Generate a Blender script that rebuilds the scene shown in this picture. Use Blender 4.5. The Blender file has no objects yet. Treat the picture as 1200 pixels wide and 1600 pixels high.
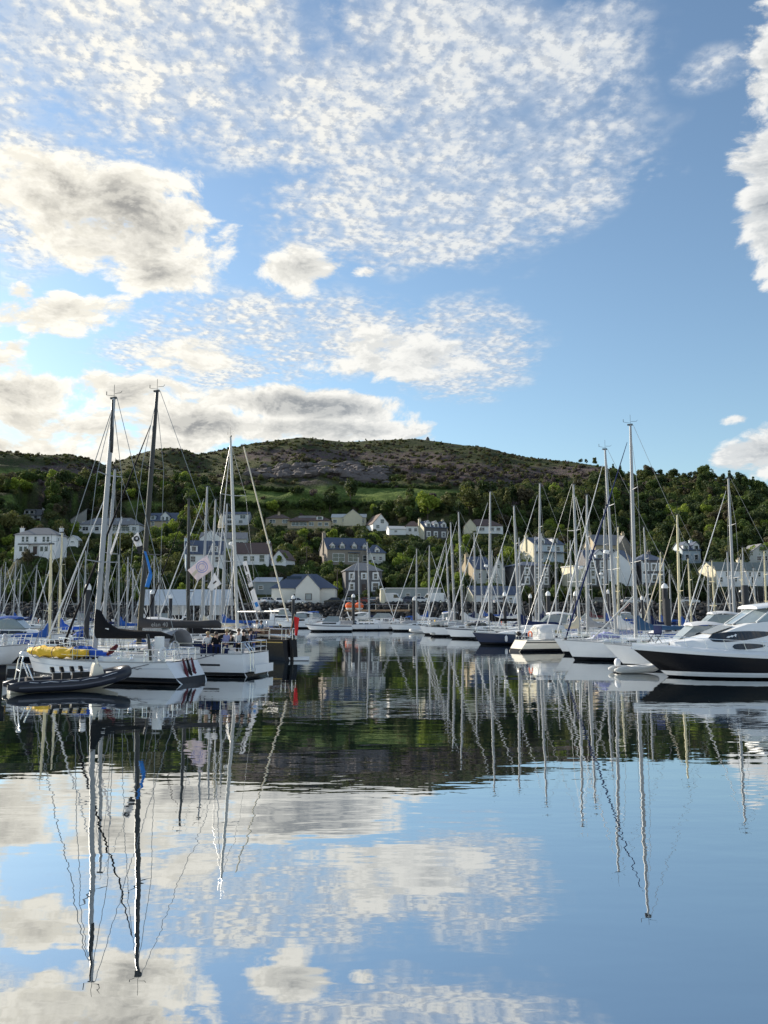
import bpy, math, random
import numpy as np
from mathutils import Vector, Matrix

R = math.radians
PI = math.pi
scene = bpy.context.scene
C = scene.collection
random.seed(7)

# ------------------------------------------------------------------ camera
F, PITCH, CAMH = 1270.0, R(6.55), 3.8          # focal length in photo pixels (1200x1600), pitch up, eye height
cam_d = bpy.data.cameras.new('camera')
cam_d.sensor_fit = 'VERTICAL'
cam_d.sensor_height = 24.0
cam_d.lens = 24.0 * F / 1600.0
cam_d.clip_start = 0.1
cam_d.clip_end = 6000
cam = bpy.data.objects.new('camera', cam_d)
cam.location = (0, 0, CAMH)
cam.rotation_euler = (R(90) + PITCH, 0, 0)
C.objects.link(cam)
scene.camera = cam
CP, SP = math.cos(PITCH), math.sin(PITCH)

def ray(px, py):
    """slopes (X per Y, Z per Y) of the sight line through a point of the photograph"""
    cx, cy = (px - 600) / F, (800 - py) / F
    y = CP - cy * SP
    return cx / y, (SP + cy * CP) / y

def at(px, py, Y):
    a, t = ray(px, py)
    return Vector((a * Y, Y, CAMH + t * Y))

def water_dist(py):
    return -CAMH / ray(600, py)[1]

def dirn(px, py):
    a, t = ray(px, py)
    return Vector((a, 1, t)).normalized()

# ------------------------------------------------------------------ light
SUN_EL, SUN_AZ = 21.0, -54.0                    # degrees; azimuth measured from straight ahead, left is negative
SKY_STRENGTH, SUN_STRENGTH, EXPOSURE = 0.108, 4.4, 0.62
scene.view_settings.view_transform = 'Standard'
scene.view_settings.look = 'None'
scene.view_settings.exposure = EXPOSURE
scene.view_settings.gamma = 1.0
scene.view_settings.use_curve_mapping = False
scene.render.engine = 'CYCLES'
scene.cycles.max_bounces = 6
scene.cycles.diffuse_bounces = 2
scene.cycles.glossy_bounces = 3
scene.cycles.transmission_bounces = 4
scene.cycles.transparent_max_bounces = 6

sd = Vector((math.sin(R(SUN_AZ)) * math.cos(R(SUN_EL)), math.cos(R(SUN_AZ)) * math.cos(R(SUN_EL)), math.sin(R(SUN_EL))))
sun_d = bpy.data.lights.new('sun', 'SUN')
sun_d.energy = SUN_STRENGTH
sun_d.angle = R(1.5)
sun_d.color = (1.0, 0.90, 0.75)
sun = bpy.data.objects.new('sun', sun_d)
sun.rotation_euler = (-sd).to_track_quat('-Z', 'Y').to_euler()
sun.location = (-60, 30, 60)
C.objects.link(sun)

class NT:
    """small wrapper to write node graphs as expressions"""
    def __init__(self, tree):
        self.t = tree
        self.n = tree.nodes
    def new(self, kind, **kw):
        nd = self.n.new(kind)
        for k, v in kw.items():
            setattr(nd, k, v)
        return nd
    def put(self, sock, v):
        if isinstance(v, bpy.types.NodeSocket):
            self.t.links.new(v, sock)
        elif v is not None:
            if isinstance(v, (tuple, list, Vector)) and sock.type == 'RGBA' and len(v) == 3:
                v = (*v, 1)
            sock.default_value = v
    def m(self, op, a, b=None, c=None, clamp=False):
        nd = self.new('ShaderNodeMath', operation=op, use_clamp=clamp)
        self.put(nd.inputs[0], a)
        if b is not None: self.put(nd.inputs[1], b)
        if c is not None: self.put(nd.inputs[2], c)
        return nd.outputs[0]
    def v(self, op, a, b=None, out=0):
        nd = self.new('ShaderNodeVectorMath', operation=op)
        self.put(nd.inputs[0], a)
        if b is not None: self.put(nd.inputs[1], b)
        return nd.outputs[out]
    def dot(self, a, b): return self.v('DOT_PRODUCT', a, b, 1)
    def step(self, x, lo, hi):
        nd = self.new('ShaderNodeMapRange', interpolation_type='SMOOTHSTEP')
        self.put(nd.inputs['Value'], x)
        nd.inputs['From Min'].default_value = lo
        nd.inputs['From Max'].default_value = hi
        return nd.outputs['Result']
    def noise(self, vec, scale, detail=4, rough=0.5, dist=0.0, dims='3D', out=0):
        nd = self.new('ShaderNodeTexNoise', noise_dimensions=dims)
        if vec is not None: self.put(nd.inputs['Vector'], vec)
        nd.inputs['Scale'].default_value = scale
        nd.inputs['Detail'].default_value = detail
        nd.inputs['Roughness'].default_value = rough
        nd.inputs['Distortion'].default_value = dist
        return nd.outputs[out]
    def mix(self, f, a, b, blend='MIX'):
        nd = self.new('ShaderNodeMix', data_type='RGBA', blend_type=blend)
        self.put(nd.inputs[0], f)
        self.put(nd.inputs[6], a)
        self.put(nd.inputs[7], b)
        return nd.outputs[2]
    def comb(self, x, y, z):
        nd = self.new('ShaderNodeCombineXYZ')
        for i, q in enumerate((x, y, z)): self.put(nd.inputs[i], q)
        return nd.outputs[0]
    def sep(self, v):
        nd = self.new('ShaderNodeSeparateXYZ')
        self.put(nd.inputs[0], v)
        return nd.outputs

# ---- sky: Nishita with two cloud decks given as directions in the world
world = bpy.data.worlds.new('World')
scene.world = world
world.use_nodes = True
world.node_tree.nodes.clear()
n = NT(world.node_tree)
sky = n.new('ShaderNodeTexSky', sky_type='NISHITA', sun_disc=False)
sky.sun_elevation = R(SUN_EL)
sky.sun_rotation = R(SUN_AZ)
sky.altitude = 0
sky.air_density = 1.15
sky.dust_density = 0.5
sky.ozone_density = 2.2
D3 = n.v('NORMALIZE', n.new('ShaderNodeTexCoord').outputs['Generated'])
dx, dy, dz = n.sep(D3)

def blob(cx, cy, sx, sy, w=1.0, tilt=0.0):
    """1 at the middle of an ellipse on the sky dome, 0 on its rim, negative outside"""
    c = dirn(cx, cy)
    r = Vector((c.y, -c.x, 0)).normalized()
    u = r.cross(c)
    ax = abs((dirn(cx + sx, cy) - dirn(cx - sx, cy)).dot(r)) / 2
    ay = abs((dirn(cx, cy + sy) - dirn(cx, cy - sy)).dot(u)) / 2
    ct, st = math.cos(R(tilt)), math.sin(R(tilt))
    r2, u2 = r * ct + u * st, u * ct - r * st
    mp = n.new('ShaderNodeMapping', vector_type='TEXTURE')
    n.put(mp.inputs['Vector'], D3)
    mp.inputs['Location'].default_value = c
    mp.inputs['Rotation'].default_value = Matrix((r2, u2, r2.cross(u2))).transposed().to_euler()
    mp.inputs['Scale'].default_value = (ax, ay, 0.7)
    q = mp.outputs[0]
    return n.m('MULTIPLY_ADD', n.dot(q, q), -w, w)

def field(lst):
    s = None
    for q in lst:
        b = blob(*q)
        s = b if s is None else n.m('MAXIMUM', s, b)
    return s

warp = n.v('SCALE', n.v('SUBTRACT', n.noise(D3, 9.0, 1, 0.55, out=1), (0.5, 0.5, 0.5)), None)
warp.node.inputs['Scale'].default_value = 0.045
DW = n.v('ADD', D3, warp)
flat = n.v('MULTIPLY', DW, (1.0, 1.0, 1.9))
# a far, thin deck of rippled puffs (plane projection)
inv = n.m('DIVIDE', 1.0, n.m('MAXIMUM', n.m('ADD', dz, 0.06), 0.05))
puv = n.comb(n.m('MULTIPLY', dx, inv), n.m('MULTIPLY', dy, inv), 0.0)
pw = n.v('SCALE', n.v('SUBTRACT', n.noise(puv, 14.0, 1, 0.5, dims='2D', out=1), (0.5, 0.5, 0.5)), None)
pw.node.inputs['Scale'].default_value = 0.030
puvw = n.v('ADD', puv, pw)
vor = n.new('ShaderNodeTexVoronoi', voronoi_dimensions='2D', feature='F1')
n.put(vor.inputs['Vector'], puvw)
vor.inputs['Scale'].default_value = 27.0
cells2 = n.noise(puv, 6.0, 3, 0.55, dims='2D')
fine = n.noise(puv, 30.0, 5, 0.64, dims='2D')
fine_o = n.noise(n.v('ADD', puv, (-0.011, 0.004, 0.0)), 30.0, 3, 0.64, dims='2D')
acm = field([(250, 60, 430, 190, 1.0), (470, 150, 330, 130, 0.9), (720, 110, 290, 190, 1.0), (740, 250, 250, 150, 1.0, 8), (640, 330, 240, 95, 0.85),
             (900, 300, 130, 60, 0.5, 25), (40, 260, 150, 170, 0.8), (720, 545, 120, 80, 0.8), (470, 520, 260, 65, 0.7), (330, 560, 170, 60, 0.7), (-300, 100, 400, 260, 0.9),
             (1110, 110, 60, 30, 0.35), (1000, 275, 60, 16, 0.3), (600, -350, 700, 330, 0.7)])
gen = n.m('MULTIPLY', n.m('SUBTRACT', n.noise(D3, 1.7, 1, 0.5), 0.55), 5.0)
away = n.m('SUBTRACT', 1.0, n.step(n.dot(D3, (0.0, 0.95, 0.31)), 0.62, 0.80))   # beyond the mapped part the deck just goes on
acm = n.m('MAXIMUM', acm, n.m('SUBTRACT', n.m('MULTIPLY', n.m('ADD', gen, 2.0), away), 2.0))
acm = n.m('MINIMUM', acm, 0.75)
ac_v = n.m('ADD', n.m('MULTIPLY_ADD', acm, 0.20, n.m('MULTIPLY', n.m('SUBTRACT', 0.46, vor.outputs['Distance']), 0.52)), n.m('ADD', n.m('MULTIPLY', n.m('SUBTRACT', cells2, 0.5), 1.7), n.m('MULTIPLY', n.m('SUBTRACT', fine, 0.5), 1.45)))
veil = n.m('MULTIPLY', n.step(n.m('MULTIPLY_ADD', n.m('SUBTRACT', cells2, 0.5), 2.2, acm), -0.30, 0.85), 0.50)
ac_a = n.m('MULTIPLY', n.step(ac_v, -0.42, 0.62), n.step(acm, -0.35, 0.45))
ac_a = n.m('MULTIPLY_ADD', n.m('SUBTRACT', 0.94, veil), ac_a, veil)
# heaped clouds, grey where they are thick
cum = field([(190, 345, 175, 105, 1.0, 4), (90, 300, 150, 60, 0.9), (250, 425, 120, 40, 0.8), (100, 490, 108, 36, 0.8, 12), (28, 545, 24, 14, 0.6), (478, 420, 66, 40, 0.75, 10), (566, 425, 20, 9, 0.5),
             (35, 456, 24, 16, 0.6), (470, 632, 195, 30, 1.0, -3), (620, 555, 130, 46, 0.7), (300, 560, 85, 34, 0.6), (200, 612, 120, 40, 0.8), (40, 610, 120, 46, 0.95), (90, 668, 190, 44, .8), (-150, 640, 200, 90, 1.0),
             (300, 660, 160, 38, 0.9), (30, 700, 190, 30, .95), (215, 690, 140, 28, .8), (-60, 580, 130, 60, .9), (520, 672, 200, 26, 0.8), (1215, 350, 82, 110, 1.0), (1215, 120, 60, 130, 0.9), (1215, 240, 75, 90, 0.9), (1225, 700, 120, 46, 1.0, 12), (1140, 657, 26, 9, 0.5), (1330, 300, 130, 300, 1.0), (-220, 300, 190, 130, 1.0)])
gen2 = n.m('MULTIPLY', n.m('SUBTRACT', n.noise(flat, 2.6, 1, 0.5), 0.60), 7.0)
cum = n.m('MAXIMUM', cum, n.m('SUBTRACT', n.m('MULTIPLY', n.m('ADD', gen2, 2.0), away), 2.0))
lobes = n.new('ShaderNodeTexVoronoi', voronoi_dimensions='3D', feature='F1')
n.put(lobes.inputs['Vector'], flat)
lobes.inputs['Scale'].default_value = 30.0
lob = n.m('MULTIPLY', n.m('SUBTRACT', 0.52, lobes.outputs['Distance']), 0.9)
fb = n.noise(flat, 15.0, 6, 0.65)
lift = n.v('ADD', flat, tuple(Vector((sd.x, sd.y, sd.z * 1.9 + .9)).normalized() * 0.014))
fbo = n.noise(lift, 15.0, 5, 0.65)
cu_v = n.m('ADD', n.m('ADD', n.m('MINIMUM', n.m('MULTIPLY_ADD', cum, 1.25, 0.05), 1.15), lob), n.m('MULTIPLY', n.m('SUBTRACT', fb, 0.5), 4.0))
cu_a = n.m('MULTIPLY', n.step(cu_v, -0.02, 0.70), n.step(cum, -0.9, -0.1))
thick = n.step(n.m('MULTIPLY_ADD', n.m('SUBTRACT', fb, 0.5), 2.2, cum), 0.50, 1.20)
relief = n.step(n.m('MULTIPLY_ADD', lob, 0.05, n.m('SUBTRACT', fb, fbo)), -0.06, 0.07)
# clouds near the sun's side are warmer and brighter
warmth = n.step(n.dot(D3, tuple(sd)), 0.48, 0.93)
lit = n.mix(warmth, (0.82, 0.84, 0.84), (1.08, 1.03, 0.90))
dark = n.mix(warmth, (0.26, 0.31, 0.37), (0.37, 0.36, 0.34))
edge_col = n.mix(relief, n.mix(0.20, lit, dark), n.mix(0.3, lit, (1.15, 1.12, 1.05)))
core_col = n.mix(relief, dark, n.mix(0.45, dark, lit))
cu_col = n.mix(thick, edge_col, core_col)
ac_col = n.mix(n.step(ac_v, -0.05, 0.55), n.mix(0.45, lit, (0.34, 0.46, 0.66)), n.mix(0.06, lit, (1, 1, 1)))
ac_col = n.mix(n.step(n.m('SUBTRACT', fine_o, fine), -0.02, 0.13), ac_col, n.mix(0.38, ac_col, (0.36, 0.42, 0.52)))
bg_sky = n.new('ShaderNodeBackground')
hs = n.new('ShaderNodeHueSaturation')
hs.inputs['Saturation'].default_value = 0.93
n.put(hs.inputs['Color'], n.mix(1.0, sky.outputs[0], (0.88, 1.0, 1.05), 'MULTIPLY'))
skycol = hs.outputs[0]
n.put(bg_sky.inputs[0], skycol)
bg_sky.inputs[1].default_value = SKY_STRENGTH
CLOUD = 0.66
bg_ac = n.new('ShaderNodeBackground'); n.put(bg_ac.inputs[0], ac_col); bg_ac.inputs[1].default_value = CLOUD
bg_cu = n.new('ShaderNodeBackground'); n.put(bg_cu.inputs[0], cu_col); bg_cu.inputs[1].default_value = CLOUD
mx1 = n.new('ShaderNodeMixShader'); n.put(mx1.inputs[0], ac_a); n.put(mx1.inputs[1], bg_sky.outputs[0]); n.put(mx1.inputs[2], bg_ac.outputs[0])
mx2 = n.new('ShaderNodeMixShader'); n.put(mx2.inputs[0], cu_a); n.put(mx2.inputs[1], mx1.outputs[0]); n.put(mx2.inputs[2], bg_cu.outputs[0])
wo = n.new('ShaderNodeOutputWorld')
n.put(wo.inputs[0], mx2.outputs[0])
world.cycles.sampling_method = 'MANUAL'
world.cycles.sample_map_resolution = 512

# ------------------------------------------------------------------ materials
MATS = {}
def mat(name, col, rough=0.6, metal=0.0, var=0.12, scale=3.0, bump=0.0, bscale=20.0, spec=0.5, coat=0.0, stretch=None, transl=0.0):
    """plain paint / cloth / metal with uneven tone, a touch of dirt and fine relief"""
    if name in MATS: return MATS[name]
    m = bpy.data.materials.new(name)
    m.use_nodes = True
    k = NT(m.node_tree)
    b = k.n['Principled BSDF']
    tc = k.new('ShaderNodeTexCoord').outputs['Object']
    if stretch: tc = k.v('MULTIPLY', tc, stretch)
    nz = k.noise(tc, scale, 5, 0.6)
    f = k.m('MULTIPLY_ADD', k.m('SUBTRACT', nz, 0.5), 2 * var, 1.0)
    c = k.v('SCALE', (col[0], col[1], col[2]), None)
    k.put(c.node.inputs['Scale'], f)
    k.put(b.inputs['Base Color'], c)
    b.inputs['Roughness'].default_value = rough
    b.inputs['Metallic'].default_value = metal
    b.inputs['Specular IOR Level'].default_value = spec
    b.inputs['Coat Weight'].default_value = coat
    if bump:
        bp = k.new('ShaderNodeBump')
        bp.inputs['Strength'].default_value = bump
        bp.inputs['Distance'].default_value = 0.05
        k.put(bp.inputs['Height'], k.noise(tc, bscale, 4, 0.6))
        k.put(b.inputs['Normal'], bp.outputs[0])
    if transl:
        tr = k.new('ShaderNodeBsdfTranslucent'); k.put(tr.inputs[0], c)
        ms = k.new('ShaderNodeMixShader'); ms.inputs[0].default_value = transl
        k.put(ms.inputs[1], b.outputs[0]); k.put(ms.inputs[2], tr.outputs[0])
        k.put(k.n['Material Output'].inputs[0], ms.outputs[0])
    MATS[name] = m
    return m

def gel(name, col, rough=0.25, spec=0.5, coat=0.2):            # boat gelcoat: glossy, faintly streaked
    return mat(name, col, rough, var=0.10, scale=1.6, stretch=(0.6, 0.6, 2.0), coat=coat, spec=spec)

W_HULL = gel('hull_white', (0.78, 0.79, 0.80))
W_CREAM = gel('hull_cream', (0.74, 0.69, 0.58))
W_GREY = gel('hull_grey', (0.52, 0.55, 0.60))
W_NAVY = gel('hull_navy', (0.018, 0.024, 0.055))
W_BLACK = gel('hull_black', (0.006, 0.006, 0.008), 0.22, 0.22, 0.0)
W_BLUE = gel('hull_blue', (0.05, 0.11, 0.30))
W_GREEN = gel('hull_green', (0.05, 0.26, 0.17))
W_RED = gel('hull_red', (0.28, 0.03, 0.03))
M_DECK = mat('deck', (0.66, 0.66, 0.64), 0.6, var=0.15)
M_TEAK = mat('teak', (0.30, 0.19, 0.10), 0.6, var=0.25, stretch=(1, 12, 1))
M_ALU = mat('alloy', (0.36, 0.37, 0.38), 0.5, metal=0.15, var=0.10, scale=1.2)
M_CREAMMAST = mat('cream_spar', (0.70, 0.62, 0.40), 0.4, var=0.12)
M_WHITEMAST = mat('white_spar', (0.52, 0.52, 0.50), 0.35, var=0.08)
M_DARKMAST = mat('carbon_spar', (0.022, 0.020, 0.020), 0.3, var=0.2)
M_STEEL = mat('stainless', (0.75, 0.76, 0.78), 0.22, metal=0.9, var=0.06)
M_WIRE = mat('wire', (0.26, 0.27, 0.28), 0.4, metal=0.4, var=0.1)
M_ROPE = mat('rope', (0.10, 0.10, 0.12), 0.9, var=0.2)
M_GLASS = mat('tinted_glass', (0.018, 0.022, 0.028), 0.06, var=0.2, spec=0.8)
M_PANE = mat('window_pane', (0.035, 0.042, 0.052), 0.08, var=0.3, scale=0.6, spec=0.8)
M_LGLASS = mat('pale_glass', (0.22, 0.27, 0.30), 0.08, var=0.2, spec=0.8)
M_RUBBER = mat('rubber', (0.02, 0.02, 0.022), 0.7, var=0.2)
M_WHITE = mat('white_paint', (0.80, 0.80, 0.79), 0.45, var=0.08)
M_FENDER = mat('fender_white', (0.72, 0.73, 0.76), 0.4, var=0.1)
CLOTH = {
    'black': mat('cloth_black', (0.012, 0.012, 0.014), 0.85, var=0.3, bump=0.3, spec=0.15),
    'navy': mat('cloth_navy', (0.018, 0.028, 0.085), 0.85, var=0.3, bump=0.3, spec=0.15),
    'blue': mat('cloth_blue', (0.03, 0.10, 0.36), 0.85, var=0.3, bump=0.3, spec=0.15),
    'royal': mat('cloth_royal', (0.02, 0.10, 0.50), 0.8, var=0.3, bump=0.3),
    'steelblue': mat('cloth_steel_blue', (0.045, 0.10, 0.19), 0.85, var=0.3, bump=0.3, spec=0.15),
    'grey': mat('cloth_grey', (0.34, 0.34, 0.36), 0.85, var=0.25, bump=0.3),
    'white': mat('cloth_white', (0.72, 0.73, 0.74), 0.8, var=0.12, bump=0.25, transl=0.15),
    'cream': mat('cloth_cream', (0.68, 0.60, 0.46), 0.85, var=0.15, bump=0.3),
    'green': mat('cloth_green', (0.03, 0.16, 0.12), 0.85, var=0.25, bump=0.3),
    'burgundy': mat('cloth_burgundy', (0.10, 0.012, 0.02), 0.85, var=0.25, bump=0.3),
    'lilac': mat('cloth_lilac', (0.34, 0.36, 0.62), 0.85, var=0.2, bump=0.3),
    'yellow': mat('cloth_yellow', (0.86, 0.52, 0.03), 0.7, var=0.14, bump=0.4, bscale=9),
}

# ------------------------------------------------------------------ mesh helpers
class MB:
    def __init__(s):
        s.V, s.Fc = [], []
    def add(s, vs, fs):
        o = len(s.V)
        s.V += [tuple(v) for v in vs]
        s.Fc += [tuple(i + o for i in f) for f in fs]
        return s
    def box(s, x0, x1, y0, y1, z0, z1):
        return s.add([(x0, y0, z0), (x1, y0, z0), (x1, y1, z0), (x0, y1, z0), (x0, y0, z1), (x1, y0, z1), (x1, y1, z1), (x0, y1, z1)],
                     [(0, 3, 2, 1), (4, 5, 6, 7), (0, 1, 5, 4), (1, 2, 6, 5), (2, 3, 7, 6), (3, 0, 4, 7)])
    def tube(s, p, q, r0, r1=None, k=6, caps=True):
        p, q = Vector(p), Vector(q)
        r1 = r0 if r1 is None else r1
        d = (q - p)
        if d.length < 1e-6: return s
        d.normalize()
        a = d.orthogonal().normalized()
        b = d.cross(a)
        vs = []
        for c, r in ((p, r0), (q, r1)):
            for i in range(k):
                t = 2 * PI * i / k
                vs.append(c + (a * math.cos(t) + b * math.sin(t)) * r)
        fs = [(i, (i + 1) % k, k + (i + 1) % k, k + i) for i in range(k)]
        if caps: fs += [tuple(range(k - 1, -1, -1)), tuple(range(k, 2 * k))]
        return s.add(vs, fs)
    def path(s, pts, r, k=6):
        """one tube through several points"""
        pts = [Vector(p) for p in pts]
        rs = r if isinstance(r, (list, tuple)) else [r] * len(pts)
        rings = []
        prev = None
        for i, p in enumerate(pts):
            d = (pts[min(i + 1, len(pts) - 1)] - pts[max(i - 1, 0)]).normalized()
            a = d.orthogonal().normalized() if prev is None else (prev - d * prev.dot(d)).normalized()
            prev = a
            b = d.cross(a)
            rings.append([p + (a * math.cos(2 * PI * j / k) + b * math.sin(2 * PI * j / k)) * rs[i] for j in range(k)])
        return s.loft(rings, True, True)
    def loft(s, rings, closed=True, caps=True):
        k = len(rings[0])
        vs = [v for r in rings for v in r]
        fs = []
        for i in range(len(rings) - 1):
            for j in range(k if closed else k - 1):
                a, b = i * k + j, i * k + (j + 1) % k
                fs.append((a, b, b + k, a + k))
        if caps and closed:
            fs.append(tuple(range(k - 1, -1, -1)))
            fs.append(tuple((len(rings) - 1) * k + j for j in range(k)))
        return s.add(vs, fs)
    def prism(s, poly, y0, y1):
        """polygon in x-z pushed along y"""
        k = len(poly)
        vs = [(x, y0, z) for x, z in poly] + [(x, y1, z) for x, z in poly]
        return s.add(vs, [tuple(range(k)), tuple(range(2 * k - 1, k - 1, -1))] + [(i, k + i, k + (i + 1) % k, (i + 1) % k) for i in range(k)])
    def lathe(s, prof, k=12, c=(0, 0, 0)):
        rings = [[(c[0] + r * math.cos(2 * PI * j / k), c[1] + r * math.sin(2 * PI * j / k), c[2] + z) for j in range(k)] for r, z in prof]
        return s.loft(rings, True, True)
    def mesh(s, name, material, smooth=False):
        me = bpy.data.meshes.new(name)
        me.from_pydata(s.V, [], s.Fc)
        me.validate()
        if smooth: me.shade_smooth()
        if material: me.materials.append(material)
        return me
    def build(s, name, material, parent=None, smooth=False, angle=None):
        me = s.mesh(name, material, smooth)
        if smooth and angle is not None:
            me.set_sharp_from_angle(angle=R(angle))
        o = bpy.data.objects.new(name, me)
        C.objects.link(o)
        if parent: o.parent = parent
        return o

def tag(o, label=None, cat=None, group=None, kind=None):
    if label: o['label'] = label
    if cat: o['category'] = cat
    if group: o['group'] = group
    if kind: o['kind'] = kind
    return o

def thing(name, label, cat, loc, rz=0.0, group=None):
    o = bpy.data.objects.new(name, None)
    o.empty_display_size = 0.3
    C.objects.link(o)
    o.location = loc
    o.rotation_euler = (0, 0, rz)
    return tag(o, label, cat, group)

def copy_tree(o, parent=None):
    c = o.copy()
    C.objects.link(c)
    c.parent = parent
    for ch in o.children:
        copy_tree(ch, c)
    return c
# ================================================================== terrain
RIDGE = [(-260, 700), (-120, 706), (0, 711), (60, 712), (110, 711), (140, 717), (165, 727), (185, 723), (205, 713), (235, 704), (262, 700), (285, 703), (310, 711), (335, 706), (365, 699), (400, 692), (440, 687),
         (470, 683), (500, 686), (540, 690), (575, 688), (610, 687), (650, 685), (690, 690), (720, 694), (755, 697), (790, 706), (830, 715), (870, 720), (905, 723), (940, 728), (962, 735), (985, 743),
         (1010, 741), (1040, 743), (1070, 745), (1100, 743), (1125, 748), (1150, 755), (1175, 763), (1200, 771), (1300, 800), (1460, 830)]
_ra = np.array([ray(x, y)[0] for x, y in RIDGE])
_rt = np.array([ray(x, y)[1] for x, y in RIDGE])
_rd = np.interp([x for x, y in RIDGE], [-260, 0, 165, 300, 450, 650, 850, 960, 1050, 1200, 1460], [560, 600, 760, 780, 800, 800, 720, 600, 480, 430, 400])

def vnoise(x, y, seed=0):
    """smooth value noise on arrays"""
    xi, yi = np.floor(x).astype(np.int64), np.floor(y).astype(np.int64)
    xf, yf = x - xi, y - yi
    def h(a, b):
        q = (a * 374761393 + b * 668265263 + seed * 1442695041) & 0xffffffff
        q = ((q ^ (q >> 13)) * 1274126177) & 0xffffffff
        return ((q ^ (q >> 16)) & 0xffff) / 65535.0
    u, v = xf * xf * (3 - 2 * xf), yf * yf * (3 - 2 * yf)
    return (h(xi, yi) * (1 - u) + h(xi + 1, yi) * u) * (1 - v) + (h(xi, yi + 1) * (1 - u) + h(xi + 1, yi + 1) * u) * v

def fbm(x, y, seed=0, o=4):
    s, a, f = 0, 0.5, 1.0
    for i in range(o):
        s = s + a * (vnoise(x * f, y * f, seed + i * 17) - 0.5)
        a *= 0.5; f *= 2.03
    return s

QUAY_Z, QUAY_Y = 4.1, 180.0
PADS = []                                    # (X, Y, Z, radius): level ground under buildings

def ground(X, Y, pads=True):
    X, Y = np.atleast_1d(np.asarray(X, float)), np.atleast_1d(np.asarray(Y, float))
    a = X / np.maximum(Y, 1)
    rt, rd = np.interp(a, _ra, _rt), np.interp(a, _ra, _rd)
    y0 = 194.0
    s = (Y - y0) / (rd - y0)
    zr = CAMH + rt * rd
    sc = np.clip(s, 0, 1)
    g = sc + 0.035 * np.sin(2 * PI * sc) - 0.02 * np.sin(4 * PI * sc)
    z = QUAY_Z + (zr - QUAY_Z) * g
    edge = np.clip(sc * 6, 0, 1) * np.clip((1 - sc) * 5, 0.12, 1)
    z = z + edge * (26 * fbm(X / 95, Y / 95, 3) + 9 * fbm(X / 24, Y / 24, 9))
    z = np.where(s > 1, zr - (Y - rd) * 0.22, z)
    # foreshore slope
    z = np.where(Y < QUAY_Y, QUAY_Z - (QUAY_Y - Y) * 0.46, z)
    z = np.maximum(z, -2.5)
    if pads and PADS:
        P = np.array(PADS)
        wsum = np.zeros_like(z); zsum = np.zeros_like(z); wmax = np.zeros_like(z)
        for px, py, pz, pr in P:
            d = np.hypot(X - px, (Y - py) * 1.0)
            w = np.clip(1.6 - d / pr, 0, 1)
            w = w * w * (3 - 2 * w)
            wsum += w; zsum += w * pz; wmax = np.maximum(wmax, w)
        z = np.where(wsum > 0, z * (1 - wmax) + zsum / np.maximum(wsum, 1e-6) * wmax, z)
        for a0, hw, t0, Yh in SIGHT:
            w = np.clip(1.8 - np.abs(a - a0) / hw, 0, 1) * (Y < Yh) * np.clip((Y - Yh + 70) / 20, 0, 1)
            lim = CAMH + t0 * Y - .4
            z = np.where((w > 0) & (Y > 196), np.minimum(z, lim * w + z * (1 - w)), z)
    return z

SIGHT = []                                   # (slope across, half width slope, slope up, Y): no ground may rise in front of a building's foot
def gz(x, y): return float(ground(x, y)[0])

def to_px(X, Y, Z):
    zc = Z - CAMH
    d = Y * CP + zc * SP
    u = -Y * SP + zc * CP
    return 600 + F * X / d, 800 - F * u / d

# ================================================================== water
wm = bpy.data.materials.new('water')
wm.use_nodes = True
k = NT(wm.node_tree)
k.n.remove(k.n['Principled BSDF'])
pos = k.new('ShaderNodeNewGeometry').outputs['Position']
w1 = k.noise(k.v('MULTIPLY', pos, (0.55, 1.5, 0)), 1.0, 2, 0.5)
w2 = k.noise(k.v('MULTIPLY', pos, (0.09, 0.28, 0)), 1.0, 2, 0.5)
w3 = k.noise(k.v('MULTIPLY', pos, (1.7, 3.6, 0)), 1.0, 2, 0.5)
calm = k.step(k.noise(k.v('MULTIPLY', pos, (0.018, 0.05, 0)), 1.0, 2, 0.5), 0.35, 0.65)
hh = k.m('ADD', k.m('MULTIPLY', w1, k.m('MULTIPLY_ADD', calm, 0.0044, 0.0018)), k.m('ADD', k.m('MULTIPLY', w2, 0.017), k.m('MULTIPLY', k.m('MULTIPLY', w3, calm), 0.0016)))
bp = k.new('ShaderNodeBump')
bp.inputs['Strength'].default_value = 1.0
bp.inputs['Distance'].default_value = 1.0
k.put(bp.inputs['Height'], hh)
gl = k.new('ShaderNodeBsdfGlossy')
gl.inputs['Color'].default_value = (0.95, 0.96, 0.96, 1)
gl.inputs['Roughness'].default_value = 0.0
k.put(gl.inputs['Normal'], bp.outputs[0])
df = k.new('ShaderNodeBsdfDiffuse')
df.inputs['Color'].default_value = (0.006, 0.014, 0.018, 1)
fr = k.new('ShaderNodeFresnel')
fr.inputs['IOR'].default_value = 3.2
k.put(fr.inputs['Normal'], bp.outputs[0])
ms = k.new('ShaderNodeMixShader')
k.put(ms.inputs[0], k.m('MULTIPLY_ADD', fr.outputs[0], 0.40, 0.60, clamp=True))
k.put(ms.inputs[1], df.outputs[0])
k.put(ms.inputs[2], gl.outputs[0])
k.put(k.n['Material Output'].inputs[0], ms.outputs[0])
water = MB().add([(-900, -400, 0), (900, -400, 0), (900, 200, 0), (-900, 200, 0)], [(0, 1, 2, 3)]).build('water', wm)
tag(water, 'still harbour water mirroring masts, hill and clouds', None, kind='structure')

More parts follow.
